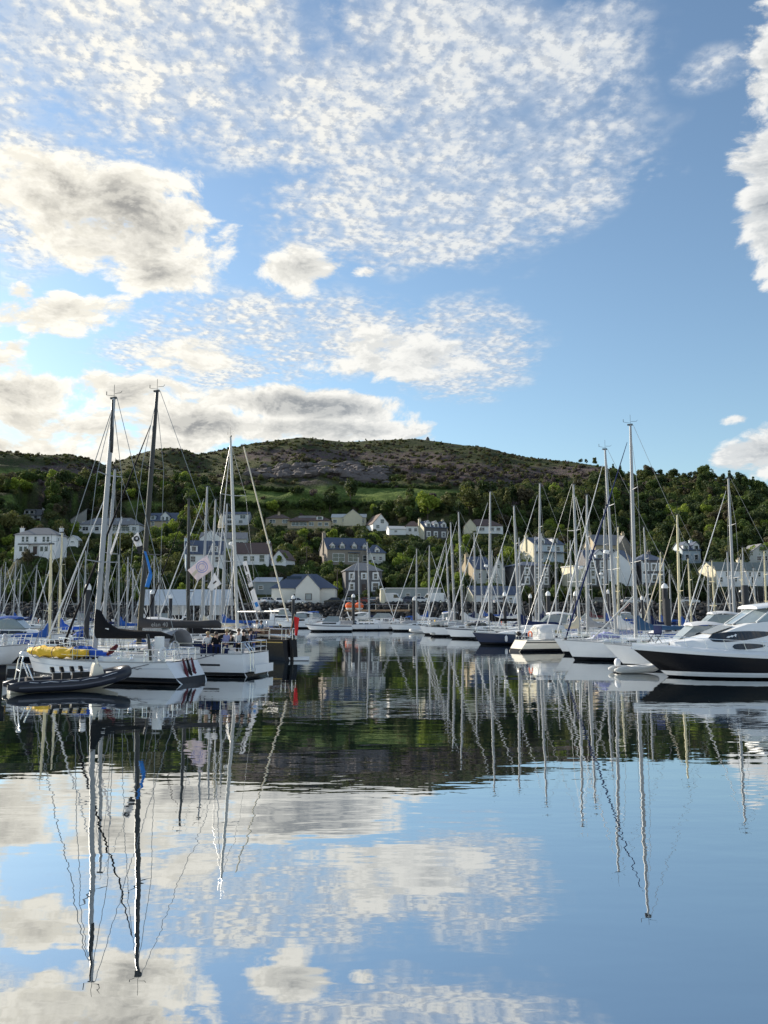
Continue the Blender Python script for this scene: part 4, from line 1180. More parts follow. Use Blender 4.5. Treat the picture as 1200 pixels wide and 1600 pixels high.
# ================================================================== cars
CARP = {n_: mat('car_' + n_, c_, .28, var=.05, coat=.4) for n_, c_ in dict(white=(.75, .76, .77), black=(.015, .016, .018), blue=(.04, .09, .22), silver=(.45, .47, .50), red=(.30, .02, .02), grey=(.13, .14, .15), navy=(.02, .035, .09)).items()}
def car(label, cxp, yb, Y, color, heading=0, van=False, z=None):
    p = at(cxp, yb, Y)
    p.z = gz(p.x, Y) + .07 if z is None else z
    t = thing('delivery_van' if van else 'parked_car', label, 'van' if van else 'car', p, R(heading))
    L, W_, H_ = (5.3, 1.95, 2.25) if van else (4.25, 1.76, 1.48)
    pm = CARP[color]
    if van: low = [(-L / 2, .32), (L / 2 - .1, .32), (L / 2, .55), (L / 2 - .05, .95), (L / 2 - .75, 1.15), (L / 2 - 1.35, 2.1), (L / 2 - 1.7, H_), (-L / 2 + .1, H_), (-L / 2, 2.1)]
    else: low = [(-L / 2 + .05, .30), (L / 2 - .1, .30), (L / 2, .5), (L / 2 - .08, .74), (L / 2 - .95, .92), (-L / 2 + .35, .95), (-L / 2, .80)]
    k_ = len(low)
    ins = [(x, z_) for x, z_ in low]
    rings = [[(x * .97, -W_ / 2, z_) for x, z_ in ins]] if False else None
    b_ = MB()
    r0 = [(x * .985, -W_ / 2, z_ if z_ < .8 else z_ - .04) for x, z_ in low]
    rm1 = [(x, -W_ / 2 + .12, z_) for x, z_ in low]; rm2 = [(x, W_ / 2 - .12, z_) for x, z_ in low]
    r1 = [(x * .985, W_ / 2, z_ if z_ < .8 else z_ - .04) for x, z_ in low]
    b_.loft([r0, rm1, rm2, r1])
    b_.build('body', pm, t)
    if not van:
        cab = [(L / 2 - 1.0, .91), (L / 2 - 1.75, H_ - .08), (-L / 2 + 1.0, H_ - .05), (-L / 2 + .38, .94)]
        rr = MB().loft([[(x, -W_ / 2 + .08 if z_ < 1 else -W_ / 2 + .26, z_) for x, z_ in cab], [(x, W_ / 2 - .08 if z_ < 1 else W_ / 2 - .26, z_) for x, z_ in cab]])
        rr.build('window', M_GLASS, t)
        MB().box(-L / 2 + 1.0, L / 2 - 1.78, -W_ / 2 + .24, W_ / 2 - .24, H_ - .07, H_).build('roof', pm, t)
        for xx in (L / 2 - 1.36, -.1, -L / 2 + .75):
            for s in (-1, 1):
                dx_ = .36 if xx > 0.5 else (-.30 if xx < -.6 else 0)
                MB().tube((xx + dx_, s * (W_ / 2 - .075), .93), (xx - dx_ * .9, s * (W_ / 2 - .245), H_ - .06), .045, k=5).build('pillar', pm, t)
    else:
        for s in (-1, 1):
            MB().prism([(L / 2 - .85, 1.2), (L / 2 - 1.4, 1.95), (L / 2 - 2.1, 1.95), (L / 2 - 2.1, 1.2)], s * (W_ / 2 + .004) - .01, s * (W_ / 2 + .004) + .01).build('window', M_GLASS, t)
        MB().add([(L / 2 - .80, -.8, 1.17), (L / 2 - .80, .8, 1.17), (L / 2 - 1.37, .78, 2.05), (L / 2 - 1.37, -.78, 2.05), (L / 2 - .83, -.8, 1.17), (L / 2 - .83, .8, 1.17), (L / 2 - 1.40, .78, 2.05), (L / 2 - 1.40, -.78, 2.05)],
                 [(0, 1, 2, 3), (7, 6, 5, 4), (0, 4, 5, 1), (1, 5, 6, 2), (2, 6, 7, 3), (3, 7, 4, 0)]).build('windscreen', M_GLASS, t)
    for sx in (L / 2 - .82, -L / 2 + .80):
        for s in (-1, 1):
            w = MB().tube((sx, s * (W_ / 2 - .18), .32), (sx, s * (W_ / 2 + .02), .32), .32, k=14).build('wheel', M_RUBBER, t)
            MB().tube((sx, s * (W_ / 2), .32), (sx, s * (W_ / 2 + .03), .32), .19, k=10).build('rim', M_STEEL, w)
    for s in (-1, 1):
        MB().box(L / 2 - .12, L / 2 + .012, s * .62 - .16, s * .62 + .16, .58, .72).build('headlight', M_LGLASS, t)
        MB().box(-L / 2 - .012, -L / 2 + .1, s * .66 - .12, s * .66 + .12, .60, .80).build('tail_light', CARP['red'], t)
    return t
car('white car parked left of the harbour building gable, first of the row', 419, 944, 182.5, 'white', 62)
car('white hatchback parked beside the first white car, nose to the water', 436, 944, 182.7, 'white', -75)
car('white estate parked side-on before the harbour building gable', 464, 945, 181.8, 'white', 4)
car('black saloon parked right of the harbour building', 521, 945, 183, 'black', 180)
car('pale blue car parked below the dark stone villa', 542, 941, 187.5, 'silver', 200)
car('red car parked at the villa door', 570, 934, 193, 'red', 180)
car('dark car parked with its back to the white van', 588, 944, 184, 'grey', 60)
car('white delivery van parked in front of the grey prefab hut', 612, 945, 183, 'white', -8, van=True)
car('dark blue car right of the white delivery van', 636, 945, 182.6, 'navy', 168)
car('white car behind the mooring pile in front of the hut', 656, 945, 183, 'white', 20)
car('small white van at the right end of the prefab hut', 676, 945, 183.5, 'white', 172, van=True)
car('white car in the yard above the metal shed', 409, 930, 193, 'white', 0)
car('silver car parked on the quay before the long slate shed', 786, 943, 182.5, 'silver', 5)
car('first of two white cars on the raised bank road', 687, 938, 185.5, 'silver', 10)
car('white car below the white gabled house on the right', 985, 944, 190, 'white', 3)
car('second white car below the striped dark villa', 1004, 944, 190, 'silver', 176)
car('grey car half hidden by masts below the dark tenement', 938, 944, 190, 'grey', 0)
car('white car below the blue-white house at the right', 1078, 944, 190, 'white', 0)

# utility poles
for px, y0, y1, Y, lab in ((479, 853, 884, 222, 'thin utility pole above the cream harbour building'), (527, 889, 934, 196, 'wooden utility pole between harbour building and dark villa'), (709, 850, 905, 212, 'utility pole beside the sandy-gabled house')):
    b0, b1 = at(px, y1, Y), at(px, y0, Y)
    zg = gz(b0.x, Y)
    t = thing('utility_pole', lab, 'pole', (b0.x, Y, zg))
    MB().tube((0, 0, -.5), (0, 0, b1.z - zg), .14, .10, 8).build('pole', M_BARK, t)
    MB().box(-.7, .7, -.06, .06, b1.z - zg - .5, b1.z - zg - .38).build('crossarm', M_BARK, t)
# cream tank on the quay
p = at(598, 945, 181.5)
t = thing('silo', 'cream upright tank with cap standing at the left of the prefab hut', 'tank', (p.x, 181.5, 4.14))
MB().lathe([(.62, 0), (.62, 2.9), (.55, 3.05)], 14).build('tank_body', WALL['cream'], t, True, 40)
MB().lathe([(.68, 3.06), (.66, 3.3), (.1, 3.5)], 14).build('tank_cap', WALL['pale'], t)
# orange gear on the quay front
ORANGE = mat('orange_plastic', (.80, .13, .02), .45, var=.12)
for px, lab, s in ((546, 'left bright orange buoy with white foot on the landing', 1.0), (561, 'right bright orange buoy with white foot on the landing', 1.05)):
    p = at(px, 953, 160)
    t = thing('mooring_buoy', lab, 'buoy', (p.x, 160, p.z))
    MB().lathe([(.5 * s, 0), (.7 * s, .25), (.72 * s, .4)], 14).build('foot', M_WHITE, t, True, 40)
    MB().lathe([(.73 * s, .41), (.86 * s, .7), (.8 * s, 1.1), (.45 * s, 1.4), (.1, 1.48)], 14).build('float', ORANGE, t, True, 40)
p = at(600, 953, 160)
t = thing('landing_stage', 'dark timber landing stage below the prefab hut', 'jetty', (p.x, 160, 0))
MB().box(at(538, 953, 160).x - p.x, at(640, 953, 160).x - p.x, -1.6, 6, p.z - .28, p.z).build('deck', M_TEAK, t)
for i in range(9):
    x = -8 + i * 1.62
    MB().tube((x, -1.2, -2.2), (x, -1.2, p.z - .28), .16, k=8).build('post', M_RUBBER, t)
for i in range(5):
    MB().tube((-8 + i * 3.2, -1.45, p.z), (-8 + i * 3.2, -1.45, p.z + 1.05), .035, k=5).build('rail_post', M_STEEL, t)
MB().tube((-8, -1.45, p.z + 1.05), (4.8, -1.45, p.z + 1.05), .03, k=5).build('handrail', M_STEEL, t)
# ================================================================== boats
def hull_sections(L, B, fb, fs, stern=.62, rake=.9, trake=.25, draft=.45, nst=17, flare=0.0, full=.42, vee=0.0):
    """rings from stern to bow; local +x is the bow, x=0 amidships, z=0 the waterline"""
    rings = []
    prof = [(1.0, 1.0), (.995, .78), (.975, .5), (.93, .22), (.88, .06), (.80, -.08), (.55, -.6), (0, -1.0)]
    for i in range(nst):
        t = i / (nst - 1)
        t = t if t < .6 else .6 + (t - .6) * 1.0
        if t < full: hb = stern + (1 - stern) * math.sin(PI / 2 * t / full)
        else: hb = 1 - ((t - full) / (1 - full)) ** 2.3
        hb = max(hb * B / 2, .03)
        sh = fs + (fb - fs) * t ** 1.6 - .06 * math.sin(PI * t)
        half = []
        for f, zf in prof:
            z = sh * zf if zf > 0 else draft * (1 - .75 * t ** 3) * (1 - .5 * (1 - t) ** 2) * zf
            e = 1 + (1.6 + flare) * t ** 3 + vee
            x = -L / 2 + L * t
            zq = (sh - z) / sh
            x -= rake * t ** 5 * min(zq, 1.3)
            x += trake * (1 - t) ** 6 * (-zq if trake < 0 else -zq)
            half.append((x, hb * f ** e, z))
        rings.append([(x, -y, z) for x, y, z in half] + [(x, y, z) for x, y, z in half[-2::-1]])
    return rings

def ring_at(ring, z, side=-1, off=0.0):
    """point of a section at height z"""
    k_ = len(ring) // 2
    half = ring[:k_ + 1]
    for a, b in zip(half[:-1], half[1:]):
        if a[2] >= z >= b[2]:
            f = (a[2] - z) / max(a[2] - b[2], 1e-6)
            return (a[0] + (b[0] - a[0]) * f, side * (abs(a[1] + (b[1] - a[1]) * f) + off), z)
    a = half[0] if z > half[0][2] else half[-1]
    return (a[0], side * (abs(a[1]) + off), z)

def hull_parts(t, rings, hullm, stripe=None, boot=W_BLACK, bootz=(-.06, .24), deckm=M_DECK, cove=None, top=None):
    h = MB().loft(rings, False, False)
    k_ = len(rings[0])
    h.add(rings[0], [tuple(range(k_))])
    h.build('hull', hullm, t, True, 38)
    for side in (-1, 1):
        if boot:
            rows = [[ring_at(r, bootz[0] + (bootz[1] - bootz[0]) * q / 6, side, .012) for r in rings] for q in range(7)]
            MB().loft(rows if side > 0 else rows[::-1], False, False).build('boot_stripe', boot, t, True)
        if stripe:
            m_, z0, z1 = stripe
            rows = [[ring_at(r, r[0][2] - z1 + (z1 - z0) * q / 3, side, .014) for r in rings] for q in range(4)]
            MB().loft(rows if side > 0 else rows[::-1], False, False).build('hull_stripe', m_, t, True)
    if boot:
        r = rings[0]
        lo, hi = [ring_at(r, bootz[0], s) for s in (-1, 1)], [ring_at(r, bootz[1], s) for s in (-1, 1)]
        MB().add([(x - .014, y, z) for x, y, z in (lo[0], lo[1], hi[1], hi[0])], [(0, 1, 2, 3)]).build('boot_stripe', boot, t)
    d = MB()
    dk = []
    for r in rings:
        a, b = r[0], r[-1]
        dk.append([(a[0], a[1] * .985, a[2] - .02), (a[0], a[1] * .5, a[2] + .015 + .02 * abs(a[1])), (a[0], 0, a[2] + .02 + .03 * abs(a[1])), (a[0], -a[1] * .5, a[2] + .015 + .02 * abs(a[1])), (b[0], b[1] * .985, b[2] - .02)])
    d.loft(dk, False, False).build('deck', deckm, t, True)
    for side in (-1, 1):
        pts = [(r[0][0], side * abs(r[0][1]), r[0][2] + .03) for r in rings]
        MB().path(pts, .032, 5).build('toe_rail', M_ALU if top is None else top, t)

def sheer(rings, x):
    """sheer point (half-beam, z) at x"""
    xs = [r[0][0] for r in rings]
    return (float(np.interp(x, xs, [abs(r[0][1]) for r in rings])), float(np.interp(x, xs, [r[0][2] for r in rings])))

def cabin_loft(rings, x0, x1, wf, h0, h1, tilt=.25, n_=9, taper=.55, front=.6):
    out = []
    for i in range(n_):
        f = i / (n_ - 1)
        x = x0 + (x1 - x0) * f
        hb, z = sheer(rings, x)
        w = min(hb * wf, hb - .18) * (1 - (1 - taper) * max(0, (f - .5) * 2) ** 2)
        h = h0 + (h1 - h0) * f
        if f > front: h *= max(.02, 1 - ((f - front) / (1 - front)) ** 1.6)
        out.append([(x, -w, z - .03), (x, -w + tilt * h, z + h * .85), (x, -w * .6, z + h), (x, 0, z + h * 1.06), (x, w * .6, z + h), (x, w - tilt * h, z + h * .85), (x, w, z - .03)])
    return out

def rail(t, rings, x0, x1, h=.62, step=1.6, name='guard_rail', r=.014):
    m = MB()
    xs = np.arange(x0, x1 + .01, step)
    for side in (-1, 1):
        tops, mids = [], []
        for x in xs:
            hb, z = sheer(rings, x)
            y = side * max(hb - .06, .02)
            m.tube((x, y, z), (x, y, z + h), r, k=4)
            tops.append((x, y, z + h)); mids.append((x, y, z + h * .5))
        m.path(tops, r * .8, 4); m.path(mids, r * .6, 4)
    m.build(name, M_STEEL, t)

def pulpit(t, rings, L, h=.65, r=.018):
    m = MB()
    x1 = L / 2
    pts = []
    for x, s in ((x1 - 1.3, -1), (x1 - .5, -1), (x1 - .02, 0), (x1 - .5, 1), (x1 - 1.3, 1)):
        hb, z = sheer(rings, x)
        pts.append((x + .12, s * max(hb, .18) * .95, z + h))
        m.tube((x, s * max(hb - .04, .04), z), (x + .12, s * max(hb, .18) * .95, z + h), r, k=5)
    m.path(pts, r, 5)
    m.path([(p[0] - .06, p[1], p[2] - h * .5) for p in pts], r * .8, 5)
    m.build('pulpit', M_STEEL, t)
def pushpit(t, rings, L, h=.65, r=.018):
    m = MB()
    x0 = -L / 2
    hb0, z0 = sheer(rings, x0 + .1)
    pts = [(x0 + 1.2, -sheer(rings, x0 + 1.2)[0] * .96, z0 + h), (x0 + .1, -hb0 * .95, z0 + h), (x0 + .05, -hb0 * .45, z0 + h), (x0 + .05, hb0 * .45, z0 + h), (x0 + .1, hb0 * .95, z0 + h), (x0 + 1.2, sheer(rings, x0 + 1.2)[0] * .96, z0 + h)]
    for p_ in pts: m.tube((p_[0], p_[1], z0), p_, r, k=5)
    m.path(pts, r, 5)
    m.path([(p_[0], p_[1], p_[2] - h * .5) for p_ in pts], r * .8, 5)
    m.build('pushpit', M_STEEL, t)

def hood(t, rings, x, w, h, ln, cl, name='sprayhood'):
    """folding cockpit hood, open aft"""
    rr = []
    z = sheer(rings, x)[1]
    for i in range(5):
        f = i / 4
        hh = h * math.sin(PI / 2 * (1 - f * .93))
        ww = w * (1 - .12 * f)
        rr.append([(x + ln * f, ww * math.cos(PI * j / 8), z + .05 + max(hh, .04) * math.sin(PI * j / 8) ** .7) for j in range(9)])
    o = MB().loft(rr, False, False).build(name, CLOTH[cl], t, True)
    md = o.modifiers.new('thick', 'SOLIDIFY'); md.thickness = .03
    z2 = z + h * .42
    for s in (-1, 1):
        MB().add([(x + ln * .22, s * w * .985, z2 - .12), (x + ln * .62, s * w * .90, z2 - .14), (x + ln * .62, s * w * .86, z2 + .08), (x + ln * .22, s * w * .93, z2 + .18)], [(0, 1, 2, 3)]).build('hood_window', M_LGLASS, o)

def mast_and_rig(t, rings, L, B, xm, H, lean=(0, 0), mastm=M_ALU, cover='blue', furl='white', nspr=2, boom_len=None, boom_z=None, boom_hi=.95, mr=.10, radar=False, wind=True, furl_r=.055, wire=.011, boomm=None, cover_r=.17, backstay=True, cover_h=1.0, forestay_top=.95):
    hb, zd = sheer(rings, xm)
    zt = zd + .25
    lx, ly = lean
    def mp(z): f = z / H; return Vector((xm + lx * f, ly * f, z))
    k_ = 10
    rg = []
    for z, s in ((zd - .1, 1.0), (H * .6, 1.0), (H * .85, .82), (H, .6)):
        c_ = mp(z)
        rg.append([(c_.x + mr * 1.3 * s * math.cos(2 * PI * j / k_), c_.y + mr * s * math.sin(2 * PI * j / k_), z) for j in range(k_)])
    m = MB().loft(rg).build('mast', mastm, t, True, 50)
    top = mp(H)
    if wind:
        w = MB()
        w.tube(top, top + Vector((0, 0, .75)), .012, k=4)
        w.tube(top + Vector((-.15, 0, .1)), top + Vector((.5, 0, .22)), .012, k=4).tube(top + Vector((.5, 0, .22)), top + Vector((.5, 0, .42)), .02, k=4)
        w.box(top.x - .16, top.x + .22, top.y - .05, top.y + .05, H - .04, H + .06)
        w.tube(top + Vector((-.42, 0, .26)), top + Vector((-.05, 0, .26)), .014, k=4).tube(top + Vector((-.42, .0, .26)), top + Vector((-.52, 0, .36)), .012, k=4)
        w.build('wind_gear', M_DARKMAST, m)
    sh = []
    for q in range(nspr):
        z = zd + (H - zd) * ((q + 1) / (nspr + 1) + .03)
        c_ = mp(z)
        ln = hb * (.82 - .2 * q)
        MB().tube(c_, c_ + Vector((-.12, ln, .06)), .035, .022, 5).tube(c_, c_ + Vector((-.12, -ln, .06)), .035, .022, 5).build('spreader', mastm, m)
        sh.append((c_, ln))
    if radar:
        z = zd + (H - zd) * .45
        c_ = mp(z)
        MB().lathe([(.14, -.04), (.24, 0), (.25, .14), (.16, .22)], 12, (c_.x + mr + .3, c_.y, z)).box(c_.x, c_.x + .35, c_.y - .05, c_.y + .05, z - .09, z - .04).build('radar_dome', M_WHITE, m, True, 40)
    rg = MB()
    for s in (-1, 1):
        chain = Vector((xm - .25, s * (hb - .06), zd + .02))
        pts = [mp(H * .97)] + [c_ + Vector((-.12, s * ln, .06)) for c_, ln in reversed(sh)] + [chain]
        for a, b in zip(pts[:-1], pts[1:]): rg.tube(a, b, wire, k=4)
        if sh:
            rg.tube(sh[0][0], chain + Vector((.3, -.05 * s, 0)), wire * .9, k=4).tube(sh[0][0], chain + Vector((-.5, -.05 * s, 0)), wire * .9, k=4)
    st_hb, st_z = sheer(rings, -L / 2 + .1)
    if backstay: rg.tube(top + Vector((-.2, 0, 0)), (-L / 2 + .1, 0, st_z + .1), wire, k=4)
    rg.build('standing_rigging', M_WIRE, t)
    bz = sheer(rings, L / 2 - .1)[1]
    bow = Vector((L / 2 - .22, 0, bz + .12)); ft = mp(H * forestay_top) + Vector((.12, 0, 0))
    if furl:
        d = ft - bow
        MB().path([bow + d * .005, bow + d * .03, bow + d * .35, bow + d * .8, bow + d * .97], [furl_r * .5, furl_r, furl_r * .95, furl_r * .6, furl_r * .3], 7).build('furled_sail', CLOTH[furl], t, True)
        MB().lathe([(.10, 0), (.10, .12)], 10, tuple(bow + Vector((0, 0, -.06)))).build('furling_drum', M_RUBBER, t)
    else:
        MB().tube(bow, ft, wire * 1.3, k=4).build('forestay', M_WIRE, t)
    bl = boom_len or L * .36
    z = boom_z or zd + boom_hi
    bo = MB().tube((xm - .15, ly * z / H, z), (xm - bl, 0, z + .08), .07, .06, 8).build('boom', boomm or mastm, t, True, 50)
    if cover:
        rr = []
        for f, hh, ww in ((0, 1.15, .11), (.05, 1.0, .14), (.13, .62, .17), (.28, .40, .18), (.55, .30, .17), (.85, .24, .13), (1.0, .12, .08)):
            x = xm - .10 - (bl + .03) * f
            zc = z + .08 * f - .10
            sag = .03 * math.sin(f * 17)
            rr.append([(x, cover_r / .17 * ww * math.cos(2 * PI * j / 10), zc + (hh * cover_h + sag) * (.5 + .5 * math.sin(2 * PI * j / 10))) for j in range(10)])
        MB().loft(rr).build('sail_cover', CLOTH[cover], t, True, 60)
    MB().tube((xm - bl * .9, 0, z), (xm - bl * .86, 0, st_z + .3), .02, k=4).build('mainsheet', M_ROPE, t)
    return m, bo, z

def fenders(t, rings, xs, side, m_=M_FENDER, r=.13, h=.6):
    for x in xs:
        hb, z = sheer(rings, x)
        MB().lathe([(.03, 0), (r * .8, .06), (r, .14), (r, h - .14), (r * .8, h - .06), (.03, h)], 9, (x, side * (hb + r * .6), z - h - .12)).tube((x, side * (hb + r * .6), z - .15), (x, side * hb, z + .3), .012, k=4).build('fender', m_, t, True, 60)

def cabin(t, rings, x0, x1, wf=.62, h0=.42, h1=.34, col=W_HULL, winm=M_GLASS, nw=3):
    cl = cabin_loft(rings, x0, x1, wf, h0, h1)
    o = MB().loft(cl, False, False)
    o.add(cl[0], [tuple(range(7))])
    c_ = o.build('coachroof', col, t, True, 35)
    for side in (0, 1):
        for q in range(nw):
            f0, f1 = .10 + q * .58 / nw, .10 + (q + .72) * .58 / nw
            pts = []
            for f, lo, hi in ((f0, .30, .72), (f1, .34, .66)):
                i = f * (len(cl) - 1); i0 = int(i); g = i - i0
                def P(ix, u):
                    a = cl[ix][0 if side == 0 else 6]; b = cl[ix][1 if side == 0 else 5]
                    return Vector(a) + (Vector(b) - Vector(a)) * u
                for u in (lo, hi):
                    v = P(i0, u).lerp(P(min(i0 + 1, len(cl) - 1), u), g)
                    v.y += -.012 if side == 0 else .012
                    pts.append(v)
            MB().add([pts[0], pts[2], pts[3], pts[1]], [(0, 1, 2, 3) if side == 0 else (3, 2, 1, 0)]).build('cabin_window', winm, c_)
    return c_

PLACED = []      # footprints (X, Y, half-length, heading) of boats already berthed
def berth_free(X, Y, hl, th, w=1.9):
    for x2, y2, h2, t2 in PLACED:
        n1, n2 = 5, 5
        for i in range(n1):
            u = (i / (n1 - 1) * 2 - 1) * hl * .9
            ax, ay = X + math.cos(th) * u, Y + math.sin(th) * u
            dx_, dy_ = ax - x2, ay - y2
            lu = dx_ * math.cos(t2) + dy_ * math.sin(t2); lv = -dx_ * math.sin(t2) + dy_ * math.cos(t2)
            if abs(lu) < h2 + w * .6 and abs(lv) < w * 1.9: return False
    return True

def yacht(label, xt, yt, xb, D, heading, L=None, fixed=False, hull=W_HULL, stripe=None, boot=W_BLACK, mastm=M_ALU, cover='blue', furl='white', hoodc='navy', nspr=2, radar=False, xmf=.08, ybase=975, B=None, fb=None, group=None, wind=True, near=False, name='sailing_yacht', fend=True, **kw):
    """mast tip (xt, yt) and foot column xb in the photograph; D distance; heading in degrees (180 = bow left)"""
    th = R(heading)
    if not fixed:
        for off in (0, 3.9, -3.9, 7.8, -7.8, 11.7, 15.6, -11.7, 19.5, 23.4, 27.3, 31):
            D2 = D + off
            H = at(xt, yt, D2).z
            LL = L or max(7.0, min(13.0, H * .76))
            X = ray(xb, ybase)[0] * D2
            if D2 < 150 and berth_free(X, D2, LL / 2, th): break
        D = D2
    tp = at(xt, yt, D)
    H = tp.z
    L = L or max(7.0, min(13.0, H * .76))
    B = B or L * .30
    X = ray(xb, ybase)[0] * D
    PLACED.append((X - math.cos(th) * xmf * L, D - math.sin(th) * xmf * L, L / 2, th))
    xm = xmf * L
    loc = (X - math.cos(th) * xm, D - math.sin(th) * xm, 0)
    t = thing(name, label, 'sailboat', loc, th, group)
    f_b = fb or .10 * L + .05
    rings = hull_sections(L, B, f_b, f_b * .86, stern=random.uniform(.55, .72), rake=.07 * L, trake=kw.pop('trake', None) or random.choice([-.25, .3, .2]), draft=.5)
    hull_parts(t, rings, hull, stripe, boot)
    cabin(t, rings, -.13 * L, .30 * L, col=W_HULL if hull is not W_CREAM else W_CREAM)
    lw = max(-.45, min(.45, tp.x - X))
    lean = (lw * math.cos(th), -lw * math.sin(th))
    r_ = mast_and_rig(t, rings, L, B, xm, H, lean, mastm, cover, furl, nspr, radar=radar, mr=.085 if L < 9.5 else .10, wind=wind, wire=.011 + D * .00005, **kw)
    pulpit(t, rings, L); pushpit(t, rings, L)
    rail(t, rings, -.38 * L, .38 * L)
    if hoodc: hood(t, rings, -.20 * L, B * .30, .85, 1.1, hoodc)
    MB().lathe([(.02, -.03), (.42, -.03), (.45, 0), (.42, .03), (.02, .03)], 14).build('wheel', M_STEEL, t).matrix_local = Matrix.Translation((-.36 * L, 0, sheer(rings, -.36 * L)[1] + .75)) @ Matrix.Rotation(PI / 2, 4, 'Y')
    if fend: fenders(t, rings, [-.25 * L, .02 * L, .22 * L], random.choice((-1, 1)), random.choice((M_FENDER, CLOTH['navy'], M_FENDER)))
    # everyday clutter round the cockpit
    zs_, hs_ = sheer(rings, -.42 * L)[1], sheer(rings, -.42 * L)[0]
    if random.random() < .7:
        lb_ = MB()
        sd_ = random.choice((-1, 1))
        lb_.path([(-.47 * L, sd_ * hs_ * .85 + .24 * math.cos(a), zs_ + .48 + .28 * math.sin(a)) for a in np.linspace(-.6, PI + .6, 9)], .06, 6)
        lb_.build('lifebuoy', random.choice((M_WHITE, ORANGE, CLOTH['yellow'])), t, True)
    if random.random() < .5:
        for sd_ in (-1, 1):
            pts_ = [(x, sd_ * (sheer(rings, x)[0] - .05), sheer(rings, x)[1]) for x in np.linspace(-.40 * L, -.18 * L, 5)]
            MB().loft([[(x, y, z + .12) for x, y, z in pts_], [(x, y + sd_ * .012, z + .58) for x, y, z in pts_]], False, False).build('dodger', CLOTH[random.choice(('navy', 'blue', 'navy', 'grey', 'white'))], t)
    if random.random() < .45:
        MB().loft([[(-.49 * L + x * w, hs_ * .4 + y * w, z) for x, y in ((-.16, -.11), (.14, -.11), (.18, 0), (.14, .11), (-.16, .11))] for z, w in ((zs_ + .35, .9), (zs_ + .55, 1.1), (zs_ + .72, .8))]).build('outboard_motor', W_BLACK, t, True, 40)
    if random.random() < .35:
        dh = [[(.20 * L + x * 1.0, .62 * math.sin(PI * q / 8) ** .5 * w * (1 if s_ > 0 else 1) * math.cos(PI * j / 8), sheer(rings, .2 * L)[1] + .30 + .42 * w * math.sin(PI * j / 8)) for j in range(9)] for q, (x, w, s_) in enumerate(((-1.2, .5, 1), (-1.0, .95, 1), (-.3, 1.0, 1), (.5, .95, 1), (1.0, .7, 1), (1.25, .2, 1)), 1)]
        MB().loft(dh).build('upturned_tender', random.choice((M_FENDER, CLOTH['grey'], CLOTH['steelblue'], M_RUBBER)), t, True, 60)
    return t, rings, r_, (L, B, xm, H)

# ------------------------------------------------------------------ people
SKIN = mat('skin', (.50, .30, .21), .55, var=.08)
def person_mesh(name, joints, bones, rad):
    me_ = bpy.data.meshes.new(name)
    nm = list(joints)
    me_.from_pydata([joints[q] for q in nm], [(nm.index(a), nm.index(b)) for a, b in bones], [])
    o = bpy.data.objects.new(name, me_); C.objects.link(o)
    sk = o.modifiers.new('skin', 'SKIN')
    for i, q in enumerate(nm):
        r_ = rad[q]
        me_.skin_vertices[0].data[i].radius = r_ if isinstance(r_, tuple) else (r_, r_)
        me_.skin_vertices[0].data[i].use_root = (q == 'pelvis')
    sk.use_smooth_shade = True
    o.modifiers.new('sub', 'SUBSURF').levels = 1
    o.modifiers['sub'].render_levels = 1
    bpy.context.view_layer.update()
    dg = bpy.context.evaluated_depsgraph_get()
    out = bpy.data.meshes.new_from_object(o.evaluated_get(dg))
    bpy.data.objects.remove(o); bpy.data.meshes.remove(me_)
    return out
def pose(kind, seed=0):
    r = random.Random(seed)
    j = lambda s=.02: r.uniform(-s, s)
    J = {}
    if kind == 'sit':
        J.update(pelvis=(0, 0, .10), belly=(.0, 0, .28), chest=(.02 + j(), 0, .48), neck=(.04, 0, .64), head=(.06, 0, .74), crown=(.06, 0, .86))
        for s, q in ((-1, 'r'), (1, 'l')):
            J['hip' + q] = (.06, s * .10, .09); J['knee' + q] = (.46, s * .13, .10); J['ankle' + q] = (.50, s * .12, -.32); J['toe' + q] = (.66, s * .13, -.37)
            J['sho' + q] = (.01, s * .18, .57); J['elb' + q] = (.10 + j(.06), s * .24, .32); J['wri' + q] = (.33 + j(.05), s * .17, .24); J['han' + q] = (.42, s * .15, .21)
    else:
        J.update(pelvis=(0, 0, .92), belly=(.0, 0, 1.08), chest=(.0 + j(), 0, 1.28), neck=(.01, 0, 1.48), head=(.03, 0, 1.58), crown=(.02, 0, 1.71))
        for s, q in ((-1, 'r'), (1, 'l')):
            J['hip' + q] = (0, s * .10, .90); J['knee' + q] = (.05 + j(.06), s * .11, .50); J['ankle' + q] = (-.02, s * .11, .08); J['toe' + q] = (.15, s * .12, .03)
            J['sho' + q] = (0, s * .19, 1.42); J['elb' + q] = (-.02, s * .26, 1.15); J['wri' + q] = (.18 + j(.1), s * .22, 1.0); J['han' + q] = (.26, s * .20, .98)
    Bn = [('pelvis', 'belly'), ('belly', 'chest'), ('chest', 'neck'), ('neck', 'head'), ('head', 'crown')]
    Rd = dict(pelvis=(.13, .16), belly=(.115, .145), chest=(.12, .16), neck=.055, head=(.095, .08), crown=(.055, .05))
    for q in 'rl':
        Bn += [('pelvis', 'hip' + q), ('hip' + q, 'knee' + q), ('knee' + q, 'ankle' + q), ('ankle' + q, 'toe' + q), ('chest', 'sho' + q), ('sho' + q, 'elb' + q), ('elb' + q, 'wri' + q), ('wri' + q, 'han' + q)]
        Rd.update({'hip' + q: .095, 'knee' + q: .065, 'ankle' + q: .045, 'toe' + q: .035, 'sho' + q: .065, 'elb' + q: .045, 'wri' + q: .032, 'han' + q: (.045, .025)})
    return J, Bn, Rd
PM = {}
